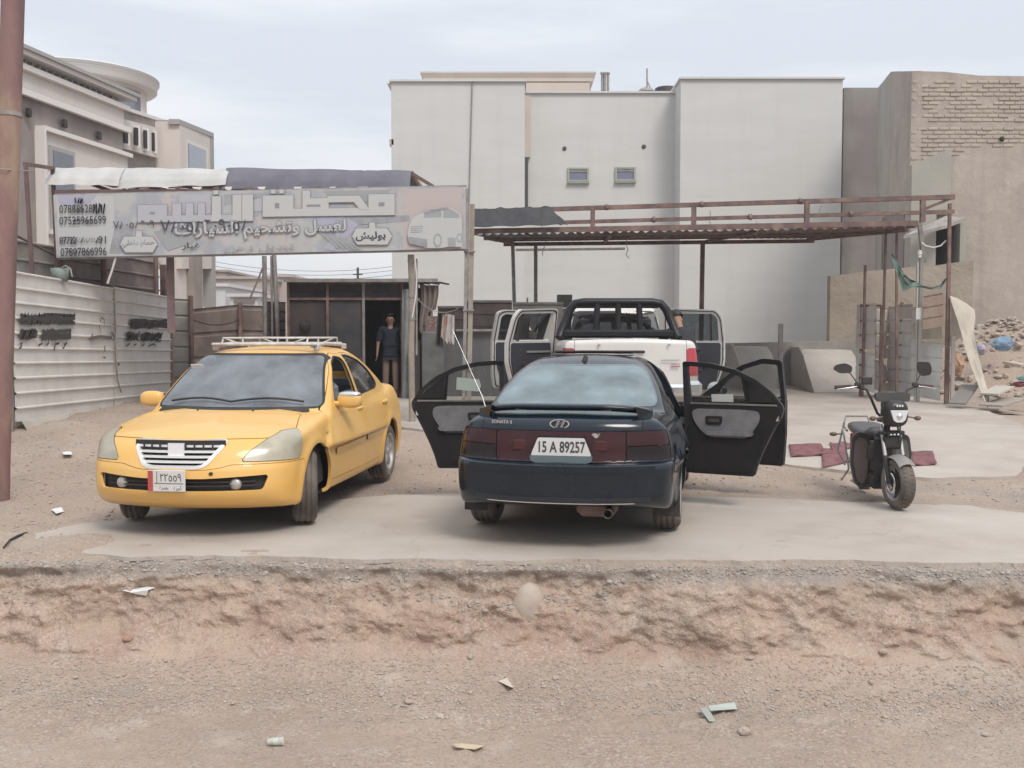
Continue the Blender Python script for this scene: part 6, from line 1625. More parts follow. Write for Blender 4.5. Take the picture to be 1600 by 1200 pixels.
class Skin:
 """the uncut body skin plus the tools to take panels out of it"""
 def __init__(s, F, lo, hi, h, root):
  s.V, s.N, s.T = surface_net(F, lo, hi, h); s.root = root; s.F = F
 def sd(s, fn): return fn(s.V[:, 0], -s.V[:, 1], s.V[:, 2])
 def cut(s, fn, gap=0.0):
  """remove the region fn<0 and give it back; a gap leaves an open joint round it"""
  a, b = split_mesh(s.V, s.N, s.T, s.sd(fn))
  if gap > 0:
   s.V, s.N, s.T = b; _, b = split_mesh(s.V, s.N, s.T, s.sd(fn) - gap)
  s.V, s.N, s.T = b
  return a
def panel(name, P, m, parent, rim=.018, off=0.0, flip=False, thick_edge=True):
 V, N, T = P
 if len(T) == 0: return None
 V = V + N * off
 if rim > 0:
  bd = boundary(T)
  if bd:
   E = np.array(bd); d = V[E[:, 1]] - V[E[:, 0]]; nn = N[E[:, 0]] + N[E[:, 1]]
   o = np.cross(d, nn); o /= np.linalg.norm(o, axis=1, keepdims=True) + 1e-9
   n = len(V); k = len(E)
   A, B = V[E[:, 0]], V[E[:, 1]]; Na, Nb = N[E[:, 0]], N[E[:, 1]]
   V = np.concatenate([V, A, B, B - Nb * rim, A - Na * rim]); N = np.concatenate([N, o, o, o, o])
   i = np.arange(k) + n
   T = np.concatenate([T, np.stack([i + k, i, i + 3 * k], 1), np.stack([i + k, i + 3 * k, i + 2 * k], 1)])
 return fast_mesh(name, V, T, m, smooth=True, normals=N, parent=parent)
def lining(name, P, m, parent, d=.03):
 V, N, T = P
 if len(T) == 0: return None
 return fast_mesh(name, V - N * d, T[:, ::-1], m, smooth=True, parent=parent)
def by_side(P, fn=lambda V: V[:, 0]):
 return split_mesh(*P, fn(P[0]))            # (x<0 left), (x>0 right)
def sidepoly(poly, vmin=.4, r=.03, sm=True):
 P = round_poly(poly, r)
 return lambda x, u, z: np.maximum(poly_sd(u, z, P), vmin - np.abs(x))
def frontpoly(poly, umax, r=.02, k=0.0, sign=0):
 P = round_poly(poly, r)
 def f(x, u, z):
  a = np.abs(x) if sign == 0 else x
  return np.maximum(poly_sd(a + k * u, z, P), u - umax)
 return f
def rearpoly(poly, umin, r=.02, k=0.0, L=0.0, absx=True):
 P = round_poly(poly, r)
 return lambda x, u, z: np.maximum(poly_sd((np.abs(x) if absx else x) + k * (L - u), z, P), umin - u)

def wheel(parent, x, u, R0, W0, rr_, side, style='spoke', steer=0.0, n=5, rim_m=None, z=None):
 """wheel at lateral x, distance u behind the nose; side=+1 right"""
 e = empty('wheel', (x, -u, R0 if z is None else z)); e.parent = parent; e.rotation_euler = (0, 0, steer)
 w2 = W0 / 2; sg = side
 prof = [(rr_, -w2 + .012), (rr_ + .012, -w2), (R0 - .045, -w2 - .004), (R0 - .018, -w2 + .012), (R0 - .004, -w2 + .03)]
 for gx in (-.045, 0, .045): prof += [(R0, gx - .010), (R0 - .008, gx - .007), (R0 - .008, gx + .007), (R0, gx + .010)]
 prof += [(R0 - .004, w2 - .03), (R0 - .018, w2 - .012), (R0 - .045, w2 + .004), (rr_ + .012, w2), (rr_, w2 - .012)]
 mb = MB(); mb.lathe(prof, 48, 'X'); mb.build('tyre', M['rubber'], e)
 rm = rim_m or M['silver']; mb = MB(); f = sg * (w2 - .02)
 mb.lathe([(rr_ + .008, sg * w2), (rr_ - .005, sg * (w2 + .002)), (rr_ - .02, sg * (w2 - .015)), (rr_ - .028, -sg * w2 * .8)], 40, 'X')
 mb.lathe([(.0, f + sg * .012), (.03, f + sg * .012), (.045, f), (.06, f - sg * .02)], 20, 'X')
 for k in range(n):
  a = 2 * math.pi * k / n + .3; ca, sa = math.cos(a), math.sin(a)
  def q(r, t, h): return (h, r * ca - t * sa, r * sa + t * ca)
  rb = rr_ - .012; wA, wB = (.036, .028) if style == 'spoke' else (.020, .016)
  vs = [q(.03, -wA, f), q(.03, wA, f), q(rb, wB, f - sg * .004), q(rb, -wB, f - sg * .004), q(.03, -wA, f - sg * .04), q(.03, wA, f - sg * .04), q(rb, wB, f - sg * .04), q(rb, -wB, f - sg * .04), q((.03 + rb) / 2, 0, f + sg * .012)]
  mb.add(vs, [(0, 1, 8), (1, 2, 8), (2, 3, 8), (3, 0, 8), (0, 4, 5, 1), (1, 5, 6, 2), (2, 6, 7, 3), (3, 7, 4, 0), (4, 7, 6, 5)])
 mb.build('rim', rm, e)
 mb = MB(); mb.lathe([(0, f - sg * .06), (rr_ - .06, f - sg * .06), (rr_ - .06, f - sg * .075), (0, f - sg * .075)], 24, 'X'); mb.build('brake_disc', M['galv'], e)
 return e
def arch_well(parent, x0, x1, u, R1, z, m=None):
 mb = MB(); n = 20
 vs = []
 for k in range(n + 1):
  a = math.pi * k / n
  for x in (x0, x1): vs.append((x, -u + R1 * math.cos(a), z + R1 * math.sin(a)))
 mb.add(vs, [(2 * k, 2 * k + 1, 2 * k + 3, 2 * k + 2) for k in range(n)]); i = len(vs)
 mb.add([(x0, -u, z - .05)] + [vs[2 * k] for k in range(n + 1)], [(0, k + 1, k + 2) for k in range(n)])
 return mb.build('wheel_well', m or M['dark_in'], parent)
def seat(parent, x, u, z, m, h=.58, w_=.50, name='seat', head=True):
 mb = MB(); mb.box((x, -u, z), (w_, .50, .18), bev=.05)
 rot = Matrix.Rotation(R(-14), 3, 'X'); 
 mb.box((x, -u - .30, z + h / 2 + .02), (w_, .14, h), rot=rot, bev=.05)
 s_ = mb.build(name, m, parent)
 if head:
  mb = MB(); mb.box((x, -u - .37, z + h + .13), (w_ * .55, .10, .19), rot=rot, bev=.045); mb.build('headrest', m, s_)
 return s_
def plate(parent, M4, wd, ht, pm, border, name='number_plate'):
 mb = MB(); mb.box((0, 0, 0), (wd, .012, ht), bev=.004, mat=M4); o = mb.build(name, pm, parent)
 return o
# ------------------------------------------------------------------ yellow taxi, seen from the front
def taxi():
 th = math.atan2(.17, .985) + math.pi          # heading towards the viewer, a little to the left
 root = empty('yellow_taxi', (0, 0, 0), label='yellow saloon taxi with a white roof rack and cloudy headlamps', cat='car')
 L = 4.52; R0 = .305
 wu = (.90, 3.50)
 # forward = +Y local; front axle centre surveyed at (-2.45, 8.80)
 rz = math.pi - math.atan2(.17, .985)
 rz = math.pi - .125
 fx, fy = -math.sin(rz), math.cos(rz)
 root.location = (-2.50 + fx * wu[0], 8.80 + fy * wu[0], .005); root.rotation_euler = (0, 0, rz)
 p = dict(L=L, W=.87, R=R0, wheels=wu, belt=.93, crown=.07, bow_f=.34, bow_r=.26, kf=.16, kr=.16, pf=2.3,
    hw=[(-.2, .80), (.2, .83), (.6, .855), (1.2, .868), (2.4, .872), (3.4, .865), (4.1, .83), (4.52, .79), (4.8, .77)],
    sec=[(.0, -.10), (.16, -.07), (.24, -.03), (.34, -.012), (.55, 0), (.72, -.004), (.84, -.025), (.93, -.06), (1.1, -.12)],
    top=[(-.2, .66), (.0, .70), (.10, .745), (.35, .815), (.8, .890), (1.2, .945), (1.6, .97), (2.6, .985), (3.5, 1.01), (3.9, 1.055), (4.3, 1.05), (4.45, 1.02), (4.8, .95)],
    bot=[(-.2, .24), (.2, .215), (.5, .20), (4.0, .20), (4.3, .27), (4.8, .34)],
    front=[(0, .16), (.20, .10), (.28, .035), (.40, .0), (.52, .012), (.60, .045), (.75, .10), (.85, .22), (1.2, .3)],
    rear=[(0, .20), (.3, .06), (.45, .0), (.62, .03), (.9, .12), (1.1, .16), (1.4, .2)],
    roof=[(1.3, 1.40), (1.9, 1.425), (2.3, 1.462), (2.7, 1.47), (3.1, 1.445), (3.5, 1.38), (3.9, 1.30)],
    cab_hw=[(1.0, .80), (1.6, .825), (2.4, .82), (3.2, .79), (3.6, .76), (4.0, .72)],
    ws=[(.6, .78), (.93, 1.17), (1.15, 1.47), (1.40, 1.86), (1.6, 2.2)], bl=[(.6, 4.35), (1.03, 3.92), (1.2, 3.55), (1.38, 3.13), (1.6, 2.6)],
    tumble=.37, rcrown=.045, bow_ws=.16, bow_bl=.16, k_rf=.13, k_p=.10, k_j=.03, flare=.022)
 S = Skin(car_field(p), (-.98, -4.62, .1), (.98, .1, 1.55), .024, root)
 y = mat('taxi_yellow', (.76, .42, .085), .34, col2=(.74, .43, .10), scale=1.2, dust=.32, dustcol=(.64, .47, .27), coat=.45, spec=.5)
 gl = glass('dusty_sheen_glass', (.62, .68, .70), 1.5, .04, .60, (.36, .39, .42))  # film colour holds both dust and a painted sky reflection
 gs = glass('side_glass', (.55, .62, .60), 1.5, .03, .10)
 bk = M['black']; seal = mat('rubber_seal', (.02, .02, .02), .7)
 ym = mat('lamp_housing', (.42, .38, .28), .5)
 # underbody first
 u_ = S.cut(lambda x, u, z: np.maximum(z - .218, np.abs(x) - .80)); panel('underbody', u_, M['dark_in'], root, 0)
 # wheel arches
 for w0 in wu: S.cut(lambda x, u, z, w0=w0: np.maximum(np.maximum(np.sqrt((u - w0) ** 2 + (z - R0 - .01) ** 2) - .355, .55 - np.abs(x)), z - .70))
 # glass with rubber edge
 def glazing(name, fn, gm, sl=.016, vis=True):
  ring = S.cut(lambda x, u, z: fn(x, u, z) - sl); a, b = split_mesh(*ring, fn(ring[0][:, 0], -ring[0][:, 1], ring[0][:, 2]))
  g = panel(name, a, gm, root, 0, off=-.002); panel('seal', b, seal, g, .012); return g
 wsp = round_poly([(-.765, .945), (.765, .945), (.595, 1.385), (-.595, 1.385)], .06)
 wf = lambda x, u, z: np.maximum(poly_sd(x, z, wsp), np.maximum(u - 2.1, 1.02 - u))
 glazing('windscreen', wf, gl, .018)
 rwp = round_poly([(-.68, 1.05), (.68, 1.05), (.56, 1.36), (-.56, 1.36)], .07)
 glazing('rear_window', lambda x, u, z: np.maximum(poly_sd(x, z, rwp), 2.9 - u), gs, .016)
 # side windows: front one wound down, rear one shut
 fw = [(1.60, .965), (2.36, .99), (2.395, 1.345), (2.22, 1.365), (1.98, 1.30), (1.78, 1.16)]
 rw = [(2.46, .995), (3.20, 1.02), (3.37, 1.06), (3.20, 1.20), (2.95, 1.31), (2.68, 1.365), (2.475, 1.37)]
 for pl, nm in ((fw, 'f'), (rw, 'r')):
  fn = sidepoly(pl, .4, .05)
  ring = S.cut(lambda x, u, z: fn(x, u, z) - .014); a, b = split_mesh(*ring, fn(ring[0][:, 0], -ring[0][:, 1], ring[0][:, 2]))
  for sd, (ga, gb) in enumerate(zip(by_side(a), by_side(b))):
   sl = panel('window_seal', gb, seal, root, .014)
   if nm == 'f' and sd == 0:      # the near front window is open by half
    ga, _ = split_mesh(*ga, ga[0][:, 2] - 1.05)
   panel('side_window', ga, gs, root, 0, off=-.01)
 # lamps: a housing behind a clouded lens
 lp = [(.585, .600), (1.17, .592), (1.205, .70), (1.20, .815), (1.02, .805), (.84, .752), (.68, .675)]
 lamp = S.cut(frontpoly(lp, .9, .03, k=.62), .005)
 lens = mat('clouded_lens', (.40, .365, .27), .25, col2=(.32, .29, .21), scale=6, spec=.6, coat=.5, dust=.2, dustcol=(.47, .43, .36))
 for q in by_side(lamp): panel('headlight', q, lens, root, .03, off=.003)
 # grille opening, plate zone, lower intake
 gp = [(-.36, .755), (.36, .755), (.345, .70), (.255, .575), (.19, .555), (-.19, .555), (-.255, .575), (-.345, .70)]
 S.cut(frontpoly(gp, .6, .03, sign=1))
 ip = [(-.70, .495), (-.66, .375), (.66, .375), (.70, .495), (.25, .475), (-.25, .475)]
 S.cut(frontpoly(ip, .7, .02, sign=1))
 # hood
 hp = [(-.68, .98), (-.78, .60), (-.62, .14), (-.4, .06), (.4, .06), (.62, .14), (.78, .60), (.68, .98), (.66, 1.12), (-.66, 1.12)]
 hpp = round_poly([(b, a) for a, b in hp], .10)
 hood = S.cut(lambda x, u, z: np.maximum(np.maximum(poly_sd(u, x, hpp), .766 + .0 * u - z + np.maximum(0, .1 - u) * 0), -1), .006)
 panel('bonnet', hood, y, root, .02)
 # front bumper
 def bump(x, u, z): return np.maximum(np.maximum(z - (.575 + .0 * u), u - .57), z - .565 - .03 * np.tanh((np.abs(x) - .4) * 8))
 fb = S.cut(bump, .004); panel('front_bumper', fb, y, root, .02)
 rb = S.cut(lambda x, u, z: np.maximum(z - .60, 4.02 - u), .004); panel('rear_bumper', rb, y, root, .02)
 # doors
 fd = [(1.33, .30), (2.40, .295), (2.425, .6), (2.42, 1.0), (2.425, 1.385), (2.2, 1.40), (1.95, 1.33), (1.70, 1.17), (1.45, .99), (1.31, .90), (1.27, .6)]
 rd = [(2.435, .295), (3.05, .30), (3.12, .45), (3.27, .66), (3.44, .82), (3.47, 1.02), (3.28, 1.20), (3.0, 1.335), (2.7, 1.395), (2.44, 1.395), (2.435, .6)]
 dh = mat('door_pull', (.72, .44, .13), .35)
 for pl, hu in ((fd, 2.28), (rd, 3.30)):
  D = S.cut(sidepoly(pl, .3, .04), .005)
  for sg, q in zip((-1, 1), by_side(D)):
   d_ = panel('door', q, y, root, .03)
   # pull handle and rub strip
   side = lambda u, z: float(pchip(p['hw'])(u) + pchip(p['sec'])(z))
   mb = MB(); xx = sg * (side(hu, .86) + .012); mb.box((xx, -hu, .862), (.03, .17, .035), bev=.012); mb.box((xx - sg * .01, -hu - .09, .862), (.03, .03, .05), bev=.01); mb.build('handle', dh, d_)
   u0, u1 = (1.42, 2.38) if pl is fd else (2.46, 3.10)
   mb = MB(); n = 10; vs = []
   for k in range(n + 1):
    uu = u0 + (u1 - u0) * k / n; x_ = sg * (side(uu, .55) - .0)
    vs += [(x_, -uu, .575 + .018 * uu - .03), (x_ + sg * .014, -uu, .572 + .018 * uu - .03), (x_ + sg * .014, -uu, .528 + .018 * uu - .03), (x_, -uu, .525 + .018 * uu - .03)]
   fs = [(4 * k + j, 4 * k + j + 1, 4 * k + 5 + j, 4 * k + 4 + j) for k in range(n) for j in range(3)]
   if sg < 0: fs = [f[::-1] for f in fs]
   mb.add(vs, fs); mb.build('rub_strip', y, d_)
 # boot lid
 bl_ = S.cut(lambda x, u, z: np.maximum(np.maximum(3.95 - u, np.abs(x) - .66), .62 - z), .005); panel('boot_lid', bl_, y, root, .02)
 # tail lamps
 tl = S.cut(rearpoly([(.60, .66), (1.2, .66), (1.2, .95), (.62, .95)], 4.2, .03, .5, L), .003)
 for q in by_side(tl): panel('tail_light', q, mat('tail_red', (.35, .02, .02), .2), root, .02)
 body = (S.V, S.N, S.T)
 panel('body_shell', body, y, root, .03)
 cabin = split_mesh(*body, np.maximum(-body[0][:, 1] - 4.0, 1.2 + body[0][:, 1]))[0]
 lining('cabin_lining', cabin, mat('grey_lining', (.12, .115, .11), .9), root, .03)
 mb = MB(); mb.box((0, -2.4, .60), (1.5, 2.6, .05)); mb.box((0, -1.32, .80), (1.42, .34, .28), bev=.06); mb.box((0, -3.6, .93), (1.40, .5, .03)); mb.build('dashboard', bk, root)
 # side sills hidden edges + wheels
 for sg in (-1, 1):
  wheel(root, sg * .755, wu[0], R0, .195, .195, sg, n=5, steer=R(19)); wheel(root, sg * .750, wu[1], R0, .195, .195, sg, n=5)
  for w0 in wu: arch_well(root, sg * .80, sg * .52, w0, .36, R0)
 fbk = mat('blue_grey_cloth', (.20, .22, .25), .9, col2=(.15, .16, .19), scale=12)
 for x in (-.36, .36): seat(root, x, 2.12, .52, fbk)
 seat(root, 0, 2.95, .52, fbk, w_=1.3, head=False)
 mb = MB(); 
 pts = [(-.36 + .18 * math.cos(a / 20 * 6.2832), -1.62 - .06 * math.sin(a / 20 * 6.2832), .93 + .17 * math.sin(a / 20 * 6.2832)) for a in range(21)]; mb.tube(pts, .014, 6); mb.tube([(-.36, -1.6, .93), (-.36, -1.42, .85)], .03, 8); mb.box((-.36, -1.62, .93), (.30, .03, .05)); mb.build('steering_wheel', bk, root)
 # white paper on the dash at the passenger side
 mb = MB(); mb.box((.50, -1.62, 1.285), (.12, .004, .05), rot=Matrix.Rotation(R(-40), 3, 'X')); mb.build('sticker', M['paper'], root)
 mb = MB(); mb.box((0, -1.86, 1.30), (.22, .03, .06), bev=.01); mb.build('rear_view_mirror', bk, root)
 # grille: chrome frame, slats, mesh behind
 def fr_u(x, z):       # nose surface position at lateral x, height z
  lo_, hi_ = -.3, .9
  for _ in range(24):
   mid = (lo_ + hi_) / 2
   if S.F(np.array([x]), np.array([-mid]), np.array([z]))[0] > 0: lo_ = mid
   else: hi_ = mid
  return hi_
 def strip(pts, wd, out, m, name, parent, dep=.02):
  """band following the nose; pts (x,z)"""
  mb = MB(); vs = []
  for i, (x, z) in enumerate(pts):
   a = pts[max(i - 1, 0)]; b = pts[min(i + 1, len(pts) - 1)]; d = Vector((b[0] - a[0], 0, b[1] - a[1])).normalized(); n_ = Vector((-d.z, 0, d.x)) * wd / 2
   uu = fr_u(x, z)
   for s_, o_ in ((1, out), (-1, out), (-1, out - dep), (1, out - dep)): vs.append((x + n_.x * s_, -uu + o_, z + n_.z * s_))
  k = len(pts); fs = [(4 * i + j, 4 * i + 4 + j, 4 * i + 4 + (j + 1) % 4, 4 * i + (j + 1) % 4) for i in range(k - 1) for j in range(4)] + [(0, 1, 2, 3), (4 * k - 1, 4 * k - 2, 4 * k - 3, 4 * k - 4)]
  mb.add(vs, fs); return mb.build(name, m, parent)
 wh = mat('white_chrome', (.78, .78, .78), .3, .2)
 gr = empty('grille', (0, 0, 0)); gr.parent = root
 ring = round_poly([(-.36, .752), (.36, .752), (.34, .70), (.25, .578), (.19, .560), (-.19, .560), (-.25, .578), (-.34, .70)], .03).tolist(); ring.append(ring[0])
 strip(ring, .026, .012, wh, 'grille_frame', gr, .04)
 hwz = lambda z: np.interp(z, [.56, .58, .70, .75], [.19, .25, .34, .355])
 for z in (.715, .675, .637, .600):
  w_ = float(hwz(z)); strip([(-w_ + 2 * w_ * k / 16, z) for k in range(17)], .018, .006, wh, 'slat', gr, .03)
 strip([(-.065, .69), (.065, .69)], .10, .018, wh, 'badge_plinth', gr, .03)
 mb = MB(); vs = []
 for z in (.76, .55):
  for k in range(13): x = -.37 + .74 * k / 12; vs.append((x, -fr_u(x, .65) - .05, z))
 mb.add(vs, [(k, k + 1, k + 14, k + 13) for k in range(12)]); mb.build('grille_backing', M['dark_in'], gr)
 for x in [-.28 + .07 * k for k in range(9)]: 
  mb = MB(); mb.box((x, -fr_u(x, .65) - .03, .655), (.006, .02, .17)); mb.build('grille_bar', bk, gr)
 # lower intake
 it = empty('lower_intake', (0, 0, 0)); it.parent = root
 mb = MB(); vs = []
 for z in (.50, .36):
  for k in range(17): x = -.68 + 1.36 * k / 16; vs.append((x, -fr_u(x, .43) - .06, z))
 mb.add(vs, [(k, k + 1, k + 18, k + 17) for k in range(16)]); mb.build('backing', M['dark_in'], it)
 for z in (.445, .415): strip([(-.60 + 1.2 * k / 16, z) for k in range(17)], .008, -.03, bk, 'slat', it, .01)
 for x in (-.46, .46):
  uu = fr_u(x, .425); mb = MB(); mb.lathe([(0, .012), (.032, .010), (.045, 0), (.050, -.02), (.04, -.03)], 18, 'Y', (0, 0, 0)); o = mb.build('fog_lamp', M['silver'], it); o.location = (x, -uu - .035, .425)
 # plates
 pm = mat('plate_white', (.60, .58, .56), .45); Mp = Matrix.Translation((.03, -fr_u(.03, .46) + .022, .462)); pl = plate(root, Mp, .30, .165, pm, None)
 ink = mat('plate_ink', (.06, .06, .06), .6)
 mb = MB(); mb.box((-.128, -.0075, 0), (.04, .004, .155), mat=Mp @ Matrix.Rotation(math.pi, 4, 'Z')); mb.build('red_band', mat('plate_red', (.42, .07, .06), .5), pl)
 Mf = Mp @ Matrix.Rotation(math.pi, 4, 'Z')
 text('plate_number', '٢٢٥٥٩', 1, ink, pl, Mf @ Matrix.Translation((.035, -.009, .028)), width=.17, height=.06)
 text('plate_text', 'بصرة', 1, ink, pl, Mf @ Matrix.Translation((-.02, -.009, -.055)), width=.07, arabic=True); text('plate_text', 'أجرة', 1, ink, pl, Mf @ Matrix.Translation((.09, -.009, -.055)), width=.06, arabic=True)
 for (cx, cz, a, b) in ((.02, -.018, .235, .003), (-.075, .03, .003, .09)):
  mb = MB(); mb.box((cx, -.0085, cz), (a, .003, b), mat=Mf); mb.build('plate_line', ink, pl)
 mb = MB(); mb.box((-.30, -fr_u(-.30, .50) + .0, .515), (.03, .03, .025), bev=.008); mb.build('tow_cap', bk, root)
 # mirrors
 for sg in (-1, 1):
  mb = MB(); x = sg * .92
  v, f = stone_shape(3, 2); v = v / np.linalg.norm(v, axis=1, keepdims=True); v = np.sign(v) * np.abs(v) ** .75
  mb.add((v * (.115, .055, .072) + (sg * .945, -1.62, .985)).tolist(), f.tolist(), 0, True)
  mb.box((sg * .83, -1.60, .955), (.08, .05, .045), bev=.015); mr = mb.build('wing_mirror', y, root)
  mb = MB(); mb.add((v * (.105, .056, .03) + (sg * .945, -1.622, 1.035)).tolist(), f.tolist(), 0, True); 
  if sg < 0: mb.build('chrome_cap', M['chrome'], mr)
  mb = MB(); mb.box((sg * .945, -1.672, .985), (.19, .01, .11), bev=.004); mb.build('mirror_glass', M['chrome'], mr)
 # wipers, washer jets, side lamps
 for (x0, x1) in ((-.62, .02), (.0, .60)):
  mb = MB(); pts = []
  for k in range(7):
   t = k / 6; x = x0 + (x1 - x0) * t; z = .975 + .03 * math.sin(t * 3.14); pts.append((x, -(1.19 + .14 * (x / .7) ** 2 + (z - .93) * 1.2) + .05, z + .015))
  mb.tube(pts, .010, 5); mb.build('wiper', bk, root)
 for x in (-.25, .25): mb = MB(); mb.box((x, -1.05, .925), (.02, .015, .01), bev=.004); mb.build('washer_jet', bk, root)
 for sg in (-1, 1): mb = MB(); mb.box((sg * .868, -1.18, .735), (.012, .05, .022), bev=.005); mb.build('side_lamp', lens, root)
 # roof rack
 wt = mat('rack_white', (.60, .58, .54), .5, col2=(.45, .40, .36), scale=8)
 rk = empty('roof_rack', (0, 0, 0)); rk.parent = root
 z0 = 1.49
 for sg in (-1, 1):
  mb = MB(); mb.tube([(sg * .47, -2.0, z0 - .02), (sg * .48, -2.4, z0), (sg * .47, -3.0, z0 - .02)], .018, 8); mb.build('rail', wt, rk)
  mb = MB(); mb.tube([(sg * .42, -2.0, z0), (sg * .42, -2.03, z0 + .055), (sg * .42, -2.97, z0 + .055), (sg * .42, -3.0, z0)], .010, 6); mb.build('rail', wt, rk)
 for k, u in enumerate((2.02, 2.22, 2.42, 2.62, 2.82, 2.98)):
  mb = MB(); mb.tube([(-.47, -u, z0), (.47, -u, z0)], .012, 6); mb.build('crossbar', wt, rk)
 mb = MB(); mb.box((0, -2.0, z0 - .005), (1.04, .05, .03), bev=.01); mb.build('crossbar', wt, rk)
 for u in (2.02, 2.98):
  mb = MB(); mb.tube([(-.42, -u, z0 + .055), (.42, -u, z0 + .055)], .010, 6); mb.build('hoop', wt, rk)
  for x in (-.22, .22): mb = MB(); mb.tube([(x, -u, z0), (x, -u, z0 + .055)], .009, 6); mb.build('stay', wt, rk)
  for sg in (-1, 1): mb = MB(); mb.tube([(sg * .26, -u, z0), (sg * .40, -u, z0 + .055)], .008, 6); mb.build('stay', wt, rk)
 for sg in (-1, 1):
  for u in (2.05, 2.95): mb = MB(); mb.box((sg * .50, -u, z0 - .035), (.05, .06, .06), bev=.01); mb.build('foot', wt, rk)
taxi()
# ------------------------------------------------------------------ dark blue-green saloon, seen from behind with doors open
def sedan():
 L = 4.70; R0 = .305; wu = (.92, 3.62); rz = -R(10.9)
 root = empty('dark_sedan', (0, 0, 0), label='dark blue saloon seen from behind with its side doors open', cat='car')
 fx, fy = -math.sin(rz), math.cos(rz)
 root.location = (.535 + fx * wu[1], 8.573 + fy * wu[1], .005); root.rotation_euler = (0, 0, rz)
 p = dict(L=L, W=.88, R=R0, wheels=wu, belt=.92, crown=.055, bow_f=.35, bow_r=.30, kf=.16, kr=.10, pr=2.4, k_sh=.12,
    hw=[(-.2, .78), (.2, .80), (.6, .86), (1.2, .875), (2.6, .882), (3.6, .872), (4.1, .845), (4.5, .815), (4.9, .79)],
    sec=[(.0, -.10), (.16, -.08), (.25, -.035), (.36, -.012), (.55, 0), (.68, -.006), (.82, -.03), (.93, -.075), (1.1, -.15)],
    top=[(-.2, .60), (.1, .68), (.4, .76), (.9, .84), (1.3, .92), (1.7, .96), (2.6, .975), (3.5, .99), (3.9, 1.005), (4.3, .995), (4.55, .975), (4.7, .95), (5, .9)],
    bot=[(-.2, .24), (.2, .21), (.5, .20), (4.0, .22), (4.3, .27), (4.55, .315), (5, .33)],
    front=[(0, .16), (.28, .02), (.40, .0), (.60, .03), (.75, .1), (1.2, .3)],
    rear=[(0, .20), (.30, .035), (.40, .0), (.60, .0), (.628, .015), (.65, .075), (.80, .085), (.93, .10), (.97, .12), (1.1, .2), (1.4, .3)],
    roof=[(1.3, 1.34), (1.9, 1.365), (2.3, 1.398), (2.7, 1.400), (3.0, 1.375), (3.3, 1.32), (3.9, 1.2)],
    cab_hw=[(1.0, .77), (1.6, .80), (2.4, .80), (3.2, .785), (3.6, .76), (4.1, .72)],
    ws=[(.6, .9), (.95, 1.35), (1.15, 1.65), (1.36, 2.02), (1.6, 2.4)], bl=[(.6, 4.6), (.99, 3.98), (1.10, 3.74), (1.22, 3.46), (1.34, 3.15), (1.6, 2.5)],
    tumble=.50, rcrown=.06, bow_ws=.16, bow_bl=.24, k_rf=.16, k_p=.12, k_j=.05, flare=.02)
 S = Skin(car_field(p), (-.98, -4.80, .1), (.98, .1, 1.5), .024, root)
 c = mat('dark_blue_paint', (.003, .009, .017), .16, col2=(.004, .011, .020), scale=1.5, dust=.03, dustcol=(.26, .24, .22), coat=.3, spec=.35)
 gl = glass('rear_glass', (.62, .72, .72), 1.6, .02, .62, (.34, .43, .45)); gs = glass('clear_glass', (.88, .90, .89), 1.45, .02, .04)  # rear pane: sky reflection and cabin light painted in as a pale film
 bk = M['black']; seal = mat('dark_seal', (.03, .03, .03), .6); chro = mat('window_bright', (.25, .26, .28), .3, .8)
 u_ = S.cut(lambda x, u, z: np.maximum(z - .225, np.abs(x) - .80)); panel('underbody', u_, M['dark_in'], root, 0)
 for w0 in wu: S.cut(lambda x, u, z, w0=w0: np.maximum(np.maximum(np.sqrt((u - w0) ** 2 + (z - R0 - .01) ** 2) - .35, .55 - np.abs(x)), z - .655))
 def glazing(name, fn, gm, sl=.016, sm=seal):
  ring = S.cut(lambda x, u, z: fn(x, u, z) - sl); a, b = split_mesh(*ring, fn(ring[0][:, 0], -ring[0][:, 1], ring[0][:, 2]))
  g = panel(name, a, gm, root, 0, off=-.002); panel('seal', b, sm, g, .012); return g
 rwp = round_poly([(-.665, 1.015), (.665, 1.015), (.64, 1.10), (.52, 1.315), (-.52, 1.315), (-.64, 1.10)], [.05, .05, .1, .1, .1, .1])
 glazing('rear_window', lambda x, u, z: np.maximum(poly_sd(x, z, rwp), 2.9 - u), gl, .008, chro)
 wsp = round_poly([(-.72, .97), (.72, .97), (.57, 1.34), (-.57, 1.34)], .06)
 glazing('windscreen', lambda x, u, z: np.maximum(poly_sd(x, z, wsp), np.maximum(u - 2.3, 1.1 - u)), gs)
 # front left window (that door is shut)
 fw = [(1.66, .965), (2.26, .98), (2.30, 1.30), (2.12, 1.31), (1.90, 1.22), (1.74, 1.10)]
 fn = sidepoly(fw, .4, .04)
 ring = S.cut(lambda x, u, z: np.maximum(fn(x, u, z) - .014, x)); a, b = split_mesh(*ring, fn(ring[0][:, 0], -ring[0][:, 1], ring[0][:, 2])); panel('side_window', a, gs, root, 0); panel('window_seal', b, seal, root, .012)
 # door apertures: three doors stand open, their skin is gone; the front left one is shut
 fd = [(1.30, .29), (2.27, .285), (2.29, .6), (2.29, 1.0), (2.31, 1.32), (2.1, 1.335), (1.84, 1.25), (1.62, 1.10), (1.42, .95), (1.26, .86), (1.24, .6)]
 rd = [(2.35, .285), (3.00, .29), (3.06, .42), (3.13, .55), (3.21, .70), (3.28, .85), (3.27, .97), (3.12, 1.12), (2.88, 1.25), (2.6, 1.33), (2.36, 1.335), (2.35, .6)]
 S.cut(sidepoly(rd, .3, .03)); fdr = S.cut(sidepoly(fd, .3, .04), .004)
 l_, r_ = by_side(fdr); dl = panel('door', l_, c, root, .03)
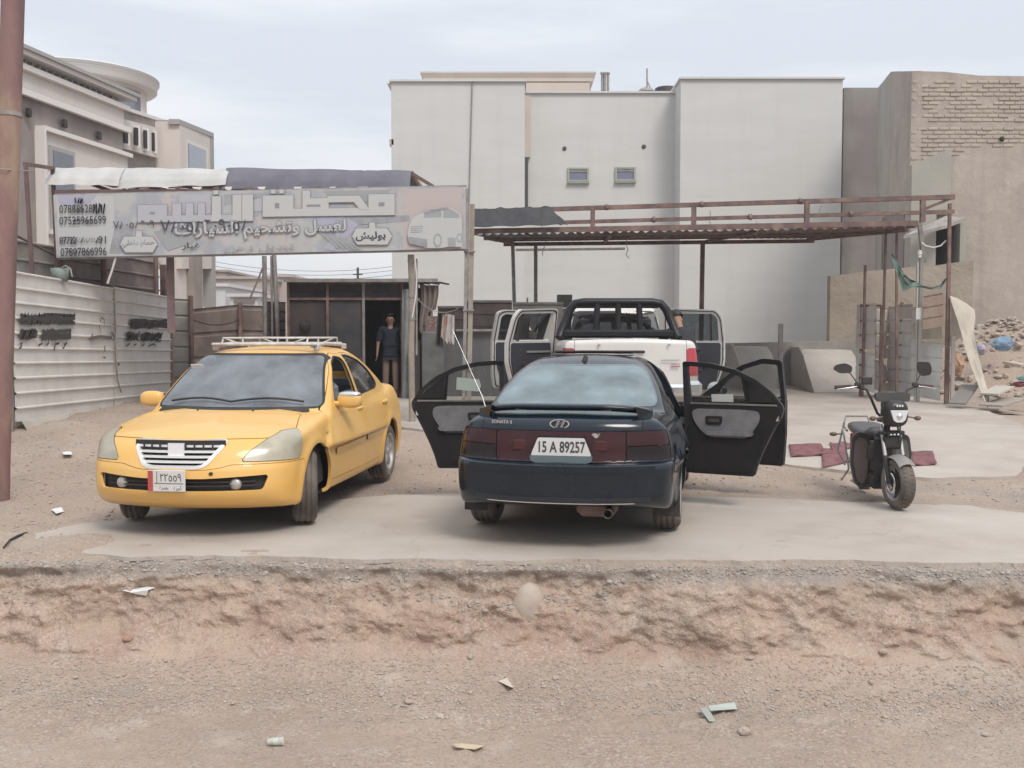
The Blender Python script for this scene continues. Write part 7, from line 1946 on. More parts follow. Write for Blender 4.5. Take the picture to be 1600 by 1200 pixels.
 # boot lid, lamp band, bumper
 bandp = lambda x, u, z: np.maximum(np.maximum(.645 - z, z - .875), 4.12 + .0 * x - u + .0)
 lampr = mat('dark_red_lens', (.030, .0055, .008), .15, col2=(.042, .008, .010), scale=3, spec=.35, coat=.1, dust=.03, dustcol=(.25, .2, .18)); lampd = mat('smoked_lens', (.010, .006, .008), .15, spec=.35, coat=.1, dust=.04, dustcol=(.25, .2, .18))
 def lamp(name, x0, x1, z0, z1, m, u0=4.10, parent=root, off=-.004, gap=.003, absx=True):
  q = S.cut(rearpoly([(x0, z0), (x1, z0), (x1, z1), (x0, z1)], u0, .018, absx=absx), gap)
  if absx and x0 > 0:
   return [panel(name, s_, m, parent, .015, off=off) for s_ in by_side(q)]
  return [panel(name, q, m, parent, .015, off=off)]
 lamp('tail_light', .49, .98, .765, .872, lampr, 4.34); lamp('tail_light_lower', .49, .98, .648, .760, lampd, 4.34)
 lamp('centre_reflector', -.484, .484, .648, .872, lampr, 4.4, absx=False)
 bl_ = S.cut(lambda x, u, z: np.maximum(np.maximum(4.03 + .12 * (x / .7) ** 2 * -1 - u, np.abs(x) - (.60 + .0 * z)), .875 - z), .004); boot = panel('boot_lid', bl_, c, root, .02)
 rb = S.cut(lambda x, u, z: np.maximum(z - .640, 4.02 - u), .004); bmp = panel('rear_bumper', rb, c, root, .02)
 fb = S.cut(lambda x, u, z: np.maximum(z - .58, u - .57), .004); panel('front_bumper', fb, c, root, .02)
 hood = S.cut(lambda x, u, z: np.maximum(np.maximum(u - 1.25, np.abs(x) - .70), .70 - z), .004); panel('bonnet', hood, c, root, .02)
 sunr = S.cut(lambda x, u, z: np.maximum(poly_sd(x, u, round_poly([(-.40, 2.15), (.40, 2.15), (.40, 2.62), (-.40, 2.62)], .06)), 1.2 - z), .006)
 body = (S.V, S.N, S.T); panel('body_shell', body, c, root, .05)
 cabin = split_mesh(*body, np.maximum(-body[0][:, 1] - 4.1, 1.2 + body[0][:, 1]))[0]
 lining('cabin_lining', cabin, mat('pale_lining', (.13, .13, .135), .9), root, .03)
 ru = lambda x, z: _find(x, z)
 def _find(x, z):
  lo_, hi_ = 3.9, 5.0
  for _ in range(24):
   mid = (lo_ + hi_) / 2
   if S.F(np.array([x]), np.array([-mid]), np.array([z]))[0] < 0: lo_ = mid
   else: hi_ = mid
  return lo_
 def strip(pts, wd, out, m, name, parent, dep=.02):
  mb = MB(); vs = []
  for i, (x, z) in enumerate(pts):
   a = pts[max(i - 1, 0)]; b = pts[min(i + 1, len(pts) - 1)]; d = Vector((b[0] - a[0], 0, b[1] - a[1])).normalized(); n_ = Vector((-d.z, 0, d.x)) * wd / 2
   uu = ru(x, z)
   for s_, o_ in ((1, out), (-1, out), (-1, out - dep), (1, out - dep)): vs.append((x + n_.x * s_, -uu - o_, z + n_.z * s_))
  k = len(pts); fs = [(4 * i + j, 4 * i + (j + 1) % 4, 4 * i + 4 + (j + 1) % 4, 4 * i + 4 + j) for i in range(k - 1) for j in range(4)] + [(3, 2, 1, 0), (4 * k - 4, 4 * k - 3, 4 * k - 2, 4 * k - 1)]
  mb.add(vs, fs); return mb.build(name, m, parent)
 # bumper rub strip shoulder and chrome hairline, lower lip
 strip([(-.70 + 1.4 * k / 24, .600) for k in range(25)], .045, .010, c, 'bumper_moulding', bmp); strip([(-.55 + 1.1 * k / 20, .345) for k in range(21)], .007, .004, M['chrome'], 'bumper_line', bmp)
 strip([(-.66 + 1.32 * k / 20, .385) for k in range(21)], .05, .002, mat('dark_lower', (.012, .016, .022), .4), 'lower_lip', bmp)
 # spoiler on the lid
 mb = MB(); vs = []; n = 24
 for k in range(n + 1):
  x = -.66 + 1.32 * k / n; e_ = abs(x) / .66; h = 1.055 - .045 * e_ ** 4; uc = 4.42 - .16 * e_ ** 2.5
  for (du, dz) in ((-.09, -.008), (-.02, .008), (.075, .002), (.085, -.014), (.0, -.045), (-.08, -.05)): vs.append((x, -(uc + du), h + dz))
 fs = [(6 * k + j, 6 * k + 6 + j, 6 * k + 6 + (j + 1) % 6, 6 * k + (j + 1) % 6) for k in range(n) for j in range(6)] + [tuple(range(6)), tuple(range(6 * n + 5, 6 * n - 1, -1))]
 mb.add(vs, [f[::-1] for f in fs], 0, True); sp = mb.build('spoiler', c, root)
 for sg in (-1, 1):
  mb = MB(); mb.add([(sg * .66, -4.15, .985), (sg * .66, -4.34, 1.01), (sg * .66, -4.36, .94), (sg * .66, -4.2, .94), (sg * .54, -4.22, 1.03), (sg * .54, -4.46, 1.05), (sg * .57, -4.42, .95), (sg * .57, -4.24, .95)], [(0, 1, 2, 3), (4, 7, 6, 5), (0, 4, 5, 1), (1, 5, 6, 2), (2, 6, 7, 3), (3, 7, 4, 0)]); mb.build('spoiler_foot', c, sp)
 # high level brake lamp strip
 mb = MB(); mb.box((0, -4.40, 1.025), (.74, .05, .024), bev=.01); mb.build('brake_lamp', mat('clear_strip', (.42, .42, .43), .3), sp)
 # boot badge: ring with slanted H; lettering
 Mr = Matrix.Translation((0, -ru(0, .925) - .006, .925))
 mb = MB(); n = 40
 for k in range(n):
  a0, a1 = 2 * math.pi * k / n, 2 * math.pi * (k + 1) / n
  def e_(a, r): return (.074 * r * math.cos(a), -.006, .035 * r * math.sin(a))
  q = [e_(a0, 1), e_(a1, 1), e_(a1, .86), e_(a0, .86)]; mb.add([Mr @ Vector(v) for v in q], [(0, 3, 2, 1)]); mb.add([Mr @ Vector((v[0], .008, v[2])) for v in (e_(a0, 1), e_(a1, 1))] + [Mr @ Vector(v) for v in (e_(a1, 1), e_(a0, 1))], [(0, 1, 2, 3), (3, 2, 1, 0)])
 bd = mb.build('badge', M['chrome'], root)
 mb = MB()
 for s_ in (-1, 1):
  q = [(s_ * .020 - .016, -.006, -.026), (s_ * .020 + .002, -.006, -.027), (s_ * .020 + .026, -.006, .026), (s_ * .020 + .008, -.006, .027)]; mb.add([Mr @ Vector(v) for v in q], [(0, 1, 2, 3), (3, 2, 1, 0)])
 q = [(-.026, -.0065, -.014), (-.010, -.0065, -.008), (.026, -.0065, .014), (.010, -.0065, .008)]; mb.add([Mr @ Vector(v) for v in q], [(0, 1, 2, 3), (3, 2, 1, 0)]); mb.build('badge_letter', M['chrome'], bd)
 zb = .93; text('model_lettering', 'SONATA II', 1, M['chrome'], root, Matrix.Translation((-.445, -ru(-.445, zb) - .022, zb)) @ Matrix.Rotation(R(-13), 4, 'Z'), width=.165, height=.026, bold=.02)
 # number plate in its recess
 pm = mat('white_plate', (.60, .60, .59), .4, dust=.15); ink = mat('plate_black', (.05, .05, .055), .5)
 up = ru(.02, .74); Mp = Matrix.Translation((0.015, -up - .014, .752))
 mb = MB(); mb.prism(round_poly([(-.225, -.058), (.225, -.058), (.172, .072), (-.172, .072)], .012), 0, .012, lambda x, z, d: (x, d, z)); pl = mb.build('number_plate', pm, root); pl.matrix_local = Mp
 text('plate_number', '15 A 89257', 1, ink, pl, Matrix.Translation((.008, -.003, .006)), width=.345, height=.084, bold=.018)
 mb = MB(); mb.prism(round_poly([(-.235, -.058), (.235, -.058), (.225, -.10), (.18, -.115), (-.18, -.115), (-.225, -.10)], .012), -.004, .02, lambda x, z, d: (x, d, z)); o = mb.build('plate_holder', mat('teal_grey', (.10, .14, .16), .3, coat=.5), root); o.matrix_local = Mp
 mb = MB(); mb.prism([(-.235, -.058), (.235, -.058), (.175, .082), (-.175, .082)], .012, .022, lambda x, z, d: (x, d, z)); o = mb.build('plate_back', c, root); o.matrix_local = Mp
 mb = MB(); q = Mp @ Vector((.255, 0, .095)); mb.add([q + Vector(v) for v in ((-.03, 0, .006), (-.012, -.004, .018), (.012, -.004, .012), (.035, 0, .018), (.02, -.004, -.014), (0, -.004, -.02))], [(0, 1, 2, 3, 4, 5), (5, 4, 3, 2, 1, 0)]); mb.build('lock_cover', M['silver'], root)
 for sg in (-1, 1):      # reversing lamps flanking the plate
  mb = MB(); mb.box((sg * .30, -ru(.3, .76) + .003, .765), (.10, .012, .075), bev=.006); mb.build('reversing_lamp', mat('dim_red', (.06, .014, .014), .25), root)
 # antenna on roof, deflector, whip aerial
 mb = MB(); u0 = 3.02; mb.add([(-.028, -(u0 - .05), 1.365), (.028, -(u0 - .05), 1.365), (.028, -(u0 + .06), 1.348), (-.028, -(u0 + .06), 1.348), (0, -(u0 + .03), 1.415), (0, -(u0 + .045), 1.412)], [(0, 1, 4), (1, 2, 5, 4), (2, 3, 5), (3, 0, 4, 5)]); mb.build('shark_aerial', bk, root)
 mb = MB(); mb.box((.02, -2.55, 1.418), (.72, .12, .02), rot=Matrix.Rotation(R(-6), 3, 'X'), bev=.006); mb.build('wind_deflector', bk, root)
 mb = MB(); mb.box((0, -2.40, 1.388), (.78, .44, .01)); mb.build('sunroof_panel', mat('tinted_dark', (.02, .02, .025), .1), root)
 mb = MB(); mb.tube([(-.675, -4.02, .965), (-.72, -3.96, 1.07), (-1.02, -3.76, 1.62)], [.006, .0035, .002], 6); mb.tube([(-.67, -4.03, .955), (-.685, -4.01, .995)], .017, 8); mb.build('whip_aerial', M['chrome'], root)
 # exhaust, tow eye, mud flap
 mb = MB(); mb.lathe([(.030, -.10), (.036, -.10), (.036, .08), (.028, .08), (.028, -.09)], 16, 'Y', (.36, -4.52, .27), close=True); mb.build('exhaust_pipe', mat('sooty_pipe', (.10, .085, .075), .5, .6), root)
 mb = MB(); mb.box((.26, -4.32, .28), (.30, .34, .12), bev=.04); mb.build('silencer', M['rust'], root)
 for sg in (-1, 1): mb = MB(); mb.box((sg * .77, -3.99, .27), (.19, .015, .22), rz=0, bev=.005); mb.build('mud_flap', bk, root)
 for sg in (-1, 1):
  wheel(root, sg * .755, wu[0], R0, .21, .19, sg, n=6); wheel(root, sg * .752, wu[1], R0, .21, .19, sg, n=6)
  for w0 in wu: arch_well(root, sg * .80, sg * .5, w0, .355, R0)
 # cabin
 cg = mat('cabin_grey', (.12, .12, .13), .9, col2=(.09, .09, .10), scale=10)
 mb = MB(); mb.box((0, -2.6, .38), (1.5, 2.5, .05)); mb.box((0, -1.55, .80), (1.45, .36, .30), bev=.06); mb.build('dashboard', bk, root)
 mb = MB(); mb.box((0, -3.80, .955), (1.36, .52, .03)); mb.build('parcel_shelf', bk, root)
 for x in (-.37, .37): seat(root, x, 2.15, .52, cg)
 seat(root, 0, 3.05, .50, cg, w_=1.34, head=False)
 for x in (-.37, .37): mb = MB(); mb.box((x, -3.52, 1.04), (.26, .10, .15), bev=.04); mb.build('headrest', cg, root)
 mb = MB(); mb.box((.12, -2.05, 1.27), (.24, .02, .06), bev=.01); mb.build('rear_view_mirror', bk, root)
 mb = MB(); pts = [(-.37 + .18 * math.cos(a / 20 * 6.2832), -1.82 - .06 * math.sin(a / 20 * 6.2832), .92 + .17 * math.sin(a / 20 * 6.2832)) for a in range(21)]; mb.tube(pts, .014, 6); mb.box((-.37, -1.82, .92), (.30, .03, .05)); mb.build('steering_wheel', bk, root)
 # ---- open doors, each a thick hollow-framed leaf with trim, glass and fittings
 jam = mat('door_jamb_paint', (.012, .014, .018), .4, coat=.2, dust=.06, spec=.25); trim = mat('black_trim', (.010, .0095, .011), .85, dust=.05, spec=.2); gry = M['fabric_grey']
 def leaf(hx, hu, ang, sg, rear=True):
  """hinge at (hx, hu); local s runs away from the hinge, w up; inner face towards -Y when open"""
  d = empty('door', (hx, -hu, 0)); d.parent = root; d.rotation_euler = (0, 0, ang)
  if rear:
   out = [(0, .29), (.64, .285), (.67, .40), (.72, .53), (.80, .70), (.885, .86), (.895, .925), (.80, 1.06), (.66, 1.175), (.48, 1.265), (.26, 1.32), (0, 1.335)]
   win = [(.045, .945), (.835, .945), (.755, 1.05), (.625, 1.145), (.46, 1.225), (.25, 1.278), (.045, 1.292)]
  else:
   out = [(0, .29), (1.00, .285), (1.02, .6), (1.02, 1.0), (1.03, 1.33), (.84, 1.345), (.60, 1.27), (.38, 1.12), (.14, .96), (-.02, .88), (-.03, .6)]
   win = [(.26, .955), (.975, .965), (.985, 1.285), (.83, 1.295), (.63, 1.235), (.44, 1.11)]
  out = round_poly(out, .03); win = round_poly(win, .02)
  def f(a, z, dd):
   return (sg * a, dd + .0 - max(0, z - .92) ** 1.0 * .42 * -1 * (-1), z) if False else (sg * a, dd * 1.0 + max(0., z - .92) * -.38, z)
  th = .055
  mb = MB(); mb.prism(out, 0, th, f, holes=[win[::-1]]); mb.build('frame', jam, d)
  # outer skin slightly bowed
  mb = MB(); o2 = [(x, z) for x, z in out if z < .96]; 
  mb.prism([(0, .30), (.63 if rear else .99, .30), (.66 if rear else 1.0, .42), (.79 if rear else 1.01, .71), (.88 if rear else 1.01, .88), (.88 if rear else 1.01, .93), (0, .93)], th + .001, th + .03, f); mb.build('outer_skin', c, d)
  # glass
  mb = MB(); gp = [(x, z) for x, z in win]; mb.prism([( (x - .44) * 1.01 + .44, (z - 1.1) * 1.02 + 1.1) for x, z in gp], th * .5, th * .5 + .004, f); mb.build('window_glass', gs, d)
  if rear:
   mb = MB(); mb.prism([(.555, .95), (.59, .95), (.555, 1.19), (.53, 1.20)], -.004, th * .8, f); mb.build('divider', trim, d)
   mb = MB(); mb.prism([(.592, .948), (.83, .948), (.75, 1.048), (.62, 1.145), (.560, 1.18)], th * .5 - .012, th * .5 - .006, f); mb.build('quarter_pane', mat('black_pane', (.012, .013, .016), .15), d)
   card = [(.015, .315), (.62, .31), (.65, .42), (.70, .55), (.78, .72), (.86, .87), (.86, .92), (.015, .93)]
   gp = [(.06, .87), (.11, .895), (.55, .895), (.68, .885), (.69, .80), (.60, .66), (.56, .635), (.24, .635), (.16, .68), (.08, .78)]
  else:
   card = [(.02, .31), (.98, .31), (.99, .6), (.99, .93), (.12, .92), (.02, .86)]
   gp = [(.10, .86), (.9, .88), (.92, .64), (.2, .62)]
  mb = MB(); mb.prism(round_poly(card, .02), -.022, -.001, f); mb.build('inner_card', trim, d)
  mb = MB(); mb.prism(round_poly(gp, .05), -.034, -.0225, f); cp = mb.build('armrest_panel', gry, d)
  mb = MB(); mb.prism(round_poly([(.20, .655), (.62, .655), (.64, .69), (.20, .69)], .015), -.062, -.0345, f); mb.build('armrest', gry, cp)
  mb = MB(); mb.prism(round_poly([(.20, .75), (.34, .75), (.35, .83), (.19, .83)], .02), -.042, -.0345, f); mb.build('pull_recess', trim, cp)
  mb = MB(); mb.prism([(.22, .775), (.32, .775), (.32, .805), (.22, .805)], -.05, -.0425, f); mb.build('inner_handle', M['black'], cp)
  mb = MB(); mb.prism([(.02, .934), (.84 if rear else .98, .934), (.83 if rear else .98, .95), (.02, .95)], -.012, -.002, f); mb.build('belt_strip', M['galv'], d)
  mb = MB(); mb.prism([(.815, .80), (.85, .80), (.85, .86), (.815, .86)] if rear else [(.985, .75), (1.0, .75), (1.0, .85), (.985, .85)], -.008, -.0005, f); mb.build('latch', M['chrome'], d)
  for z in (.45, .78): mb = MB(); mb.box((sg * -.02, .0, z), (.07, .04, .06)); mb.build('hinge', M['galv'], d)
  return d, f
 xs = .868
 pa = M['paper']
 # rear right, rear left, front right
 dr, f = leaf(xs, 2.35, R(-14), 1)
 mb = MB(); mb.prism([(.24, .96), (.44, .96), (.44, 1.035), (.24, 1.03)], .018, .022, f); mb.build('paper_note', pa, dr)
 dl_, f = leaf(-xs, 2.35, R(11), -1)
 mb = MB(); mb.prism([(.24, 1.03), (.46, 1.05), (.45, 1.17), (.24, 1.15), (.22, 1.09)], .018, .022, f); mb.build('paper_note', mat('mint_paper', (.48, .56, .51), .8), dl_)
 df, f = leaf(xs + .01, 1.28, R(-24), 1, rear=False)
 mb = MB(); v, ff = stone_shape(3, 2); v = v / np.linalg.norm(v, axis=1, keepdims=True); mb.add((v * (.11, .06, .075) + (.26, .10, 1.01)).tolist(), ff.tolist(), 0, True); mr = mb.build('wing_mirror', c, df)
 mb = MB(); mb.lathe([(0, -.01), (.07, -.01), (.085, .0)], 20, 'Y', (.26, .028, 1.01)); mb.build('mirror_glass', M['chrome'], mr)
sedan()
# ------------------------------------------------------------------ white double cab pickup behind the saloon, doors open
def pickup():
 L = 5.33; R0 = .37; wu = (.99, 4.07)
 root = empty('white_pickup', (1.47, 18.95, .235), R(1.0), label='white double cab pickup with black roll bar and red tail lamps, doors open', cat='pickup truck')
 p = dict(L=L, W=.93, R=R0, wheels=wu, belt=1.22, crown=.03, bow_f=.25, bow_r=.05, kf=.16, kr=.07, pr=3, k_sh=.08,
    hw=[(-.2, .86), (.3, .89), (.9, .915), (3.0, .92), (4.6, .915), (5.5, .90)], sec=[(0, -.1), (.35, -.06), (.5, -.01), (.8, 0), (1.05, -.015), (1.22, -.04), (1.5, -.1)],
    top=[(-.2, .9), (.1, 1.0), (.6, 1.09), (1.3, 1.16), (1.7, 1.22), (3.55, 1.25), (3.7, 1.28), (5.33, 1.285), (5.6, 1.28)], bot=[(-.2, .42), (.3, .36), (4.6, .40), (5.3, .52), (5.6, .55)],
    front=[(0, .1), (.5, 0), (.8, .03), (1.05, .14), (1.4, .4)], rear=[(0, .1), (.5, .02), (.8, .0), (1.25, .02), (1.5, .04)],
    roof=[(1.4, 1.70), (2.0, 1.74), (2.6, 1.78), (3.2, 1.775), (3.7, 1.74)], cab_hw=[(1, .83), (2, .85), (3.5, .85), (4, .83)],
    ws=[(.6, .9), (1.15, 1.45), (1.72, 2.2), (1.9, 2.4)], bl=[(.6, 3.75), (1.25, 3.66), (1.72, 3.52), (1.9, 3.45)], tumble=.34, rcrown=.03, bow_ws=.12, bow_bl=.10, k_rf=.12, k_p=.10, k_j=.03, flare=.035)
 S = Skin(car_field(p), (-1.02, -5.45, .25), (1.02, .1, 1.88), .03, root)
 wt = mat('pickup_white', (.66, .63, .60), .32, dust=.28, coat=.4); gs = glass('tinted_glass', (.38, .42, .44), 1.5, .02, .06); bk = M['black']
 for w0 in wu: S.cut(lambda x, u, z, w0=w0: np.maximum(np.maximum(np.sqrt((u - w0) ** 2 + (z - R0) ** 2) - .44, .5 - np.abs(x)), z - 1.0))
 panel('underbody', S.cut(lambda x, u, z: np.maximum(z - .42, np.abs(x) - .8)), M['dark_in'], root, 0)
 ring = S.cut(lambda x, u, z: np.maximum(poly_sd(x, z, round_poly([(-.68, 1.32), (.68, 1.32), (.60, 1.69), (-.60, 1.69)], .07)), 3.3 - u)); panel('rear_window', ring, gs, root, 0)
 ring = S.cut(lambda x, u, z: np.maximum(poly_sd(x, z, round_poly([(-.72, 1.17), (.72, 1.17), (.60, 1.68), (-.60, 1.68)], .07)), u - 2.3)); panel('windscreen', ring, gs, root, 0)
 fd = [(1.50, .45), (2.56, .45), (2.58, 1.2), (2.56, 1.70), (2.2, 1.70), (1.9, 1.5), (1.55, 1.2), (1.48, .9)]; rd = [(2.60, .45), (3.30, .45), (3.45, .7), (3.60, 1.0), (3.58, 1.25), (3.45, 1.70), (2.60, 1.70)]
 for q in (fd, rd): S.cut(sidepoly(q, .3, .05))
 # bed opening
 S.cut(lambda x, u, z: np.maximum(np.maximum(np.abs(x) - .76, 3.85 - u), np.maximum(u - 5.22, 1.0 - z)))
 tg = S.cut(rearpoly([(-.735, .60), (.735, .60), (.735, 1.29), (-.735, 1.29)], 5.1, .02, absx=False), .006); tp = panel('tailgate', tg, wt, root, .05)
 lm = S.cut(rearpoly([(.755, .80), (1.2, .80), (1.2, 1.16), (.755, 1.16)], 5.08, .03, .35, L), .003)
 for q in by_side(lm): panel('tail_light', q, mat('red_lens', (.42, .018, .03), .12, coat=.8, spec=.7), root, .03)
 cl = S.cut(rearpoly([(.755, .70), (1.2, .70), (1.2, .79), (.755, .79)], 5.1, .02, .35, L), .003)
 for q in by_side(cl): panel('reversing_lamp', q, mat('clear_lens', (.50, .42, .40), .15), root, .03)
 panel('body_shell', (S.V, S.N, S.T), wt, root, .06)
 lining('cab_lining', split_mesh(S.V, S.N, S.T, np.maximum(-S.V[:, 1] - 3.6, 1.4 + S.V[:, 1]))[0], M['dark_in'], root, .04)
 mb = MB(); mb.box((0, -4.55, .92), (1.50, 1.4, .04)); mb.box((0, -3.84, 1.08), (1.5, .03, .30)); mb.box((-.76, -4.55, 1.07), (.02, 1.4, .30)); mb.box((.76, -4.55, 1.07), (.02, 1.4, .30)); mb.build('bed_liner', bk, root)
 mb = MB(); mb.box((-.02, -5.352, 1.115), (.40, .02, .038), bev=.008); mb.build('tailgate_handle', bk, tp)
 for x in (-.42, .50): mb = MB(); mb.box((x, -5.34, 1.21), (.035, .03, .035), bev=.01); mb.build('stop_button', M['silver'], tp)
 gy = mat('badge_grey', (.30, .30, .31), .4); rd_ = mat('badge_red', (.35, .05, .05), .4)
 for (z, w_, m_) in ((1.005, .25, gy), (.955, .12, gy), (.925, .12, rd_)):
  mb = MB()
  for k in range(int(w_ / .03)): mb.box((.66 - w_ + .03 * k, -5.352, z), (.020, .006, .018))
  mb.build('badge', m_, tp)
 mb = MB(); mb.box((0, -5.42, .62), (1.5, .18, .15), bev=.04); mb.box((-.80, -5.38, .64), (.24, .22, .20), bev=.05); mb.box((.80, -5.38, .64), (.24, .22, .20), bev=.05); mb.build('rear_bumper', M['chrome'], root)
 mb = MB(); mb.box((0, -5.513, .62), (.33, .01, .11)); mb.build('number_plate', M['paper'], root)
 # roll bar of broad black tube with uprights
 bb = mat('black_gloss', (.010, .009, .013), .35, dust=.03, spec=.3)
 rb = empty('roll_bar', (0, 0, 0)); rb.parent = root
 def sq(pts, a, b, name):
  mb = MB(); P = [Vector((x, -u, z)) for x, u, z in pts]
  mb.tube(P, a * 1.25, 10); return mb.build(name, bb, rb)
 sq([(-.86, 4.0, 1.29), (-.82, 3.93, 1.40), (-.70, 3.88, 1.70), (-.62, 3.88, 1.79), (-.50, 3.88, 1.81), (.50, 3.88, 1.81), (.62, 3.88, 1.79), (.70, 3.88, 1.70), (.82, 3.93, 1.40), (.86, 4.0, 1.29)], .048, 0, 'hoop')
 for x in (-.30, .0, .30): sq([(x * 1.08, 3.92, 1.35), (x, 3.89, 1.80)], .036, 0, 'upright')
 mb = MB(); mb.box((0, -3.94, 1.35), (1.62, .10, .12), bev=.03); mb.build('lower_rail', bb, rb)
 mb = MB(); mb.box((0, -3.70, 1.75), (1.26, .06, .05), bev=.02); mb.build('light_rail', bb, rb)
 for sg in (-1, 1):
  wheel(root, sg * .77, wu[0], R0, .26, .22, sg, n=6); wheel(root, sg * .77, wu[1], R0, .26, .22, sg, n=6)
  for w0 in wu: arch_well(root, sg * .84, sg * .5, w0, .44, R0)
 cg = mat('seat_charcoal', (.05, .05, .055), .9)
 for x in (-.38, .38): seat(root, x, 2.3, .85, cg)
 seat(root, 0, 3.1, .85, cg, w_=1.3, head=False)
 for x in (-.4, .4): mb = MB(); mb.box((x, -3.5, 1.50), (.28, .1, .2), bev=.05); mb.build('headrest', cg, root)
 mb = MB(); mb.box((0, -1.75, 1.08), (1.5, .4, .3), bev=.06); mb.box((0, -2.6, .55), (1.6, 2.2, .06)); mb.build('dashboard', bk, root)
 jw = mat('jamb_white', (.60, .58, .56), .35, dust=.2, coat=.3); seal = mat('rubber', (.02, .02, .022), .7); pdk = mat('door_card_dark', (.025, .026, .038), .7, dust=.05)
 def leaf(sg, hu, ang, ln, mirror):
  d = empty('door', (sg * .90, -hu, 0)); d.parent = root; d.rotation_euler = (0, 0, ang)
  k = ln
  out = [(0, .46), (k * .80, .46), (k * .90, .62), (k, .9), (k, 1.22), (k * .97, 1.60), (k * .88, 1.72), (k * .1, 1.745), (0, 1.72)]
  if mirror: out = [(0, .46), (k * .97, .46), (k, .7), (k, 1.3), (k * .98, 1.70), (k * .86, 1.745), (k * .55, 1.73), (k * .25, 1.5), (-.02, 1.22), (-.03, .8)]
  win = [(.07, 1.24), (k - .09, 1.24), (k - .10, 1.58), (k - .17, 1.655), (.09, 1.67)] if not mirror else [(.16, 1.24), (k - .09, 1.24), (k - .10, 1.62), (k - .17, 1.67), (k * .58, 1.655), (k * .3, 1.45)]
  out = round_poly(out, .06); win = round_poly(win, .04)
  f = lambda a, z, dd: (sg * a, dd - max(0., z - 1.2) * .30, z)
  mb = MB(); mb.prism(out, 0, .07, f, holes=[win[::-1]]); mb.build('frame', jw, d)
  cen = np.array([k * .5, 1.1]); sc = lambda P, s_: (np.asarray(P) - cen) * s_ + cen
  mb = MB(); mb.prism(sc(out, (.955, .965)), -.010, -.001, f, holes=[sc(out, (.925, .943))[::-1]]); mb.build('weather_seal', seal, d)
  mb = MB(); mb.prism(sc(win, 1.02), .03, .034, f); mb.build('window_glass', gs, d)
  card = [(x, z) for x, z in round_poly([(.04, .50), (k * .78, .50), (k * .87, .66), (k - .06, .92), (k - .06, 1.21), (.04, 1.21)], .04)]
  mb = MB(); mb.prism(card, -.04, -.011, f); cd = mb.build('inner_card', pdk, d)
  mb = MB(); mb.prism([(.05, 1.06), (k * .62, 1.06), (k * .62, 1.09), (.05, 1.09)], -.06, -.041, f); mb.build('grab_handle', M['silver'], cd)
  mb = MB(); mb.prism([(.1, .86), (k * .75, .86), (k * .75, .92), (.1, .92)], -.09, -.041, f); mb.build('armrest', bk, cd)
  if not mirror: mb = MB(); mb.prism([(k * .76, 1.24), (k * .79, 1.24), (k * .79, 1.66), (k * .76, 1.66)], .0, .05, f); mb.build('divider', bk, d)
  for z in (.95, 1.1): mb = MB(); mb.prism([(k - .035, z), (k - .015, z), (k - .015, z + .03), (k - .035, z + .03)], -.006, -.0005, f); mb.build('latch', bk, d)
  if mirror:
   mb = MB(); mb.box((sg * .22, .16, 1.30), (.20, .10, .22), bev=.05); mb.build('wing_mirror', M['chrome'], d)
 leaf(-1, 2.60, R(45), .98, False); leaf(-1, 1.52, R(28), 1.05, True); leaf(1, 2.60, R(-20), .93, False)
pickup()
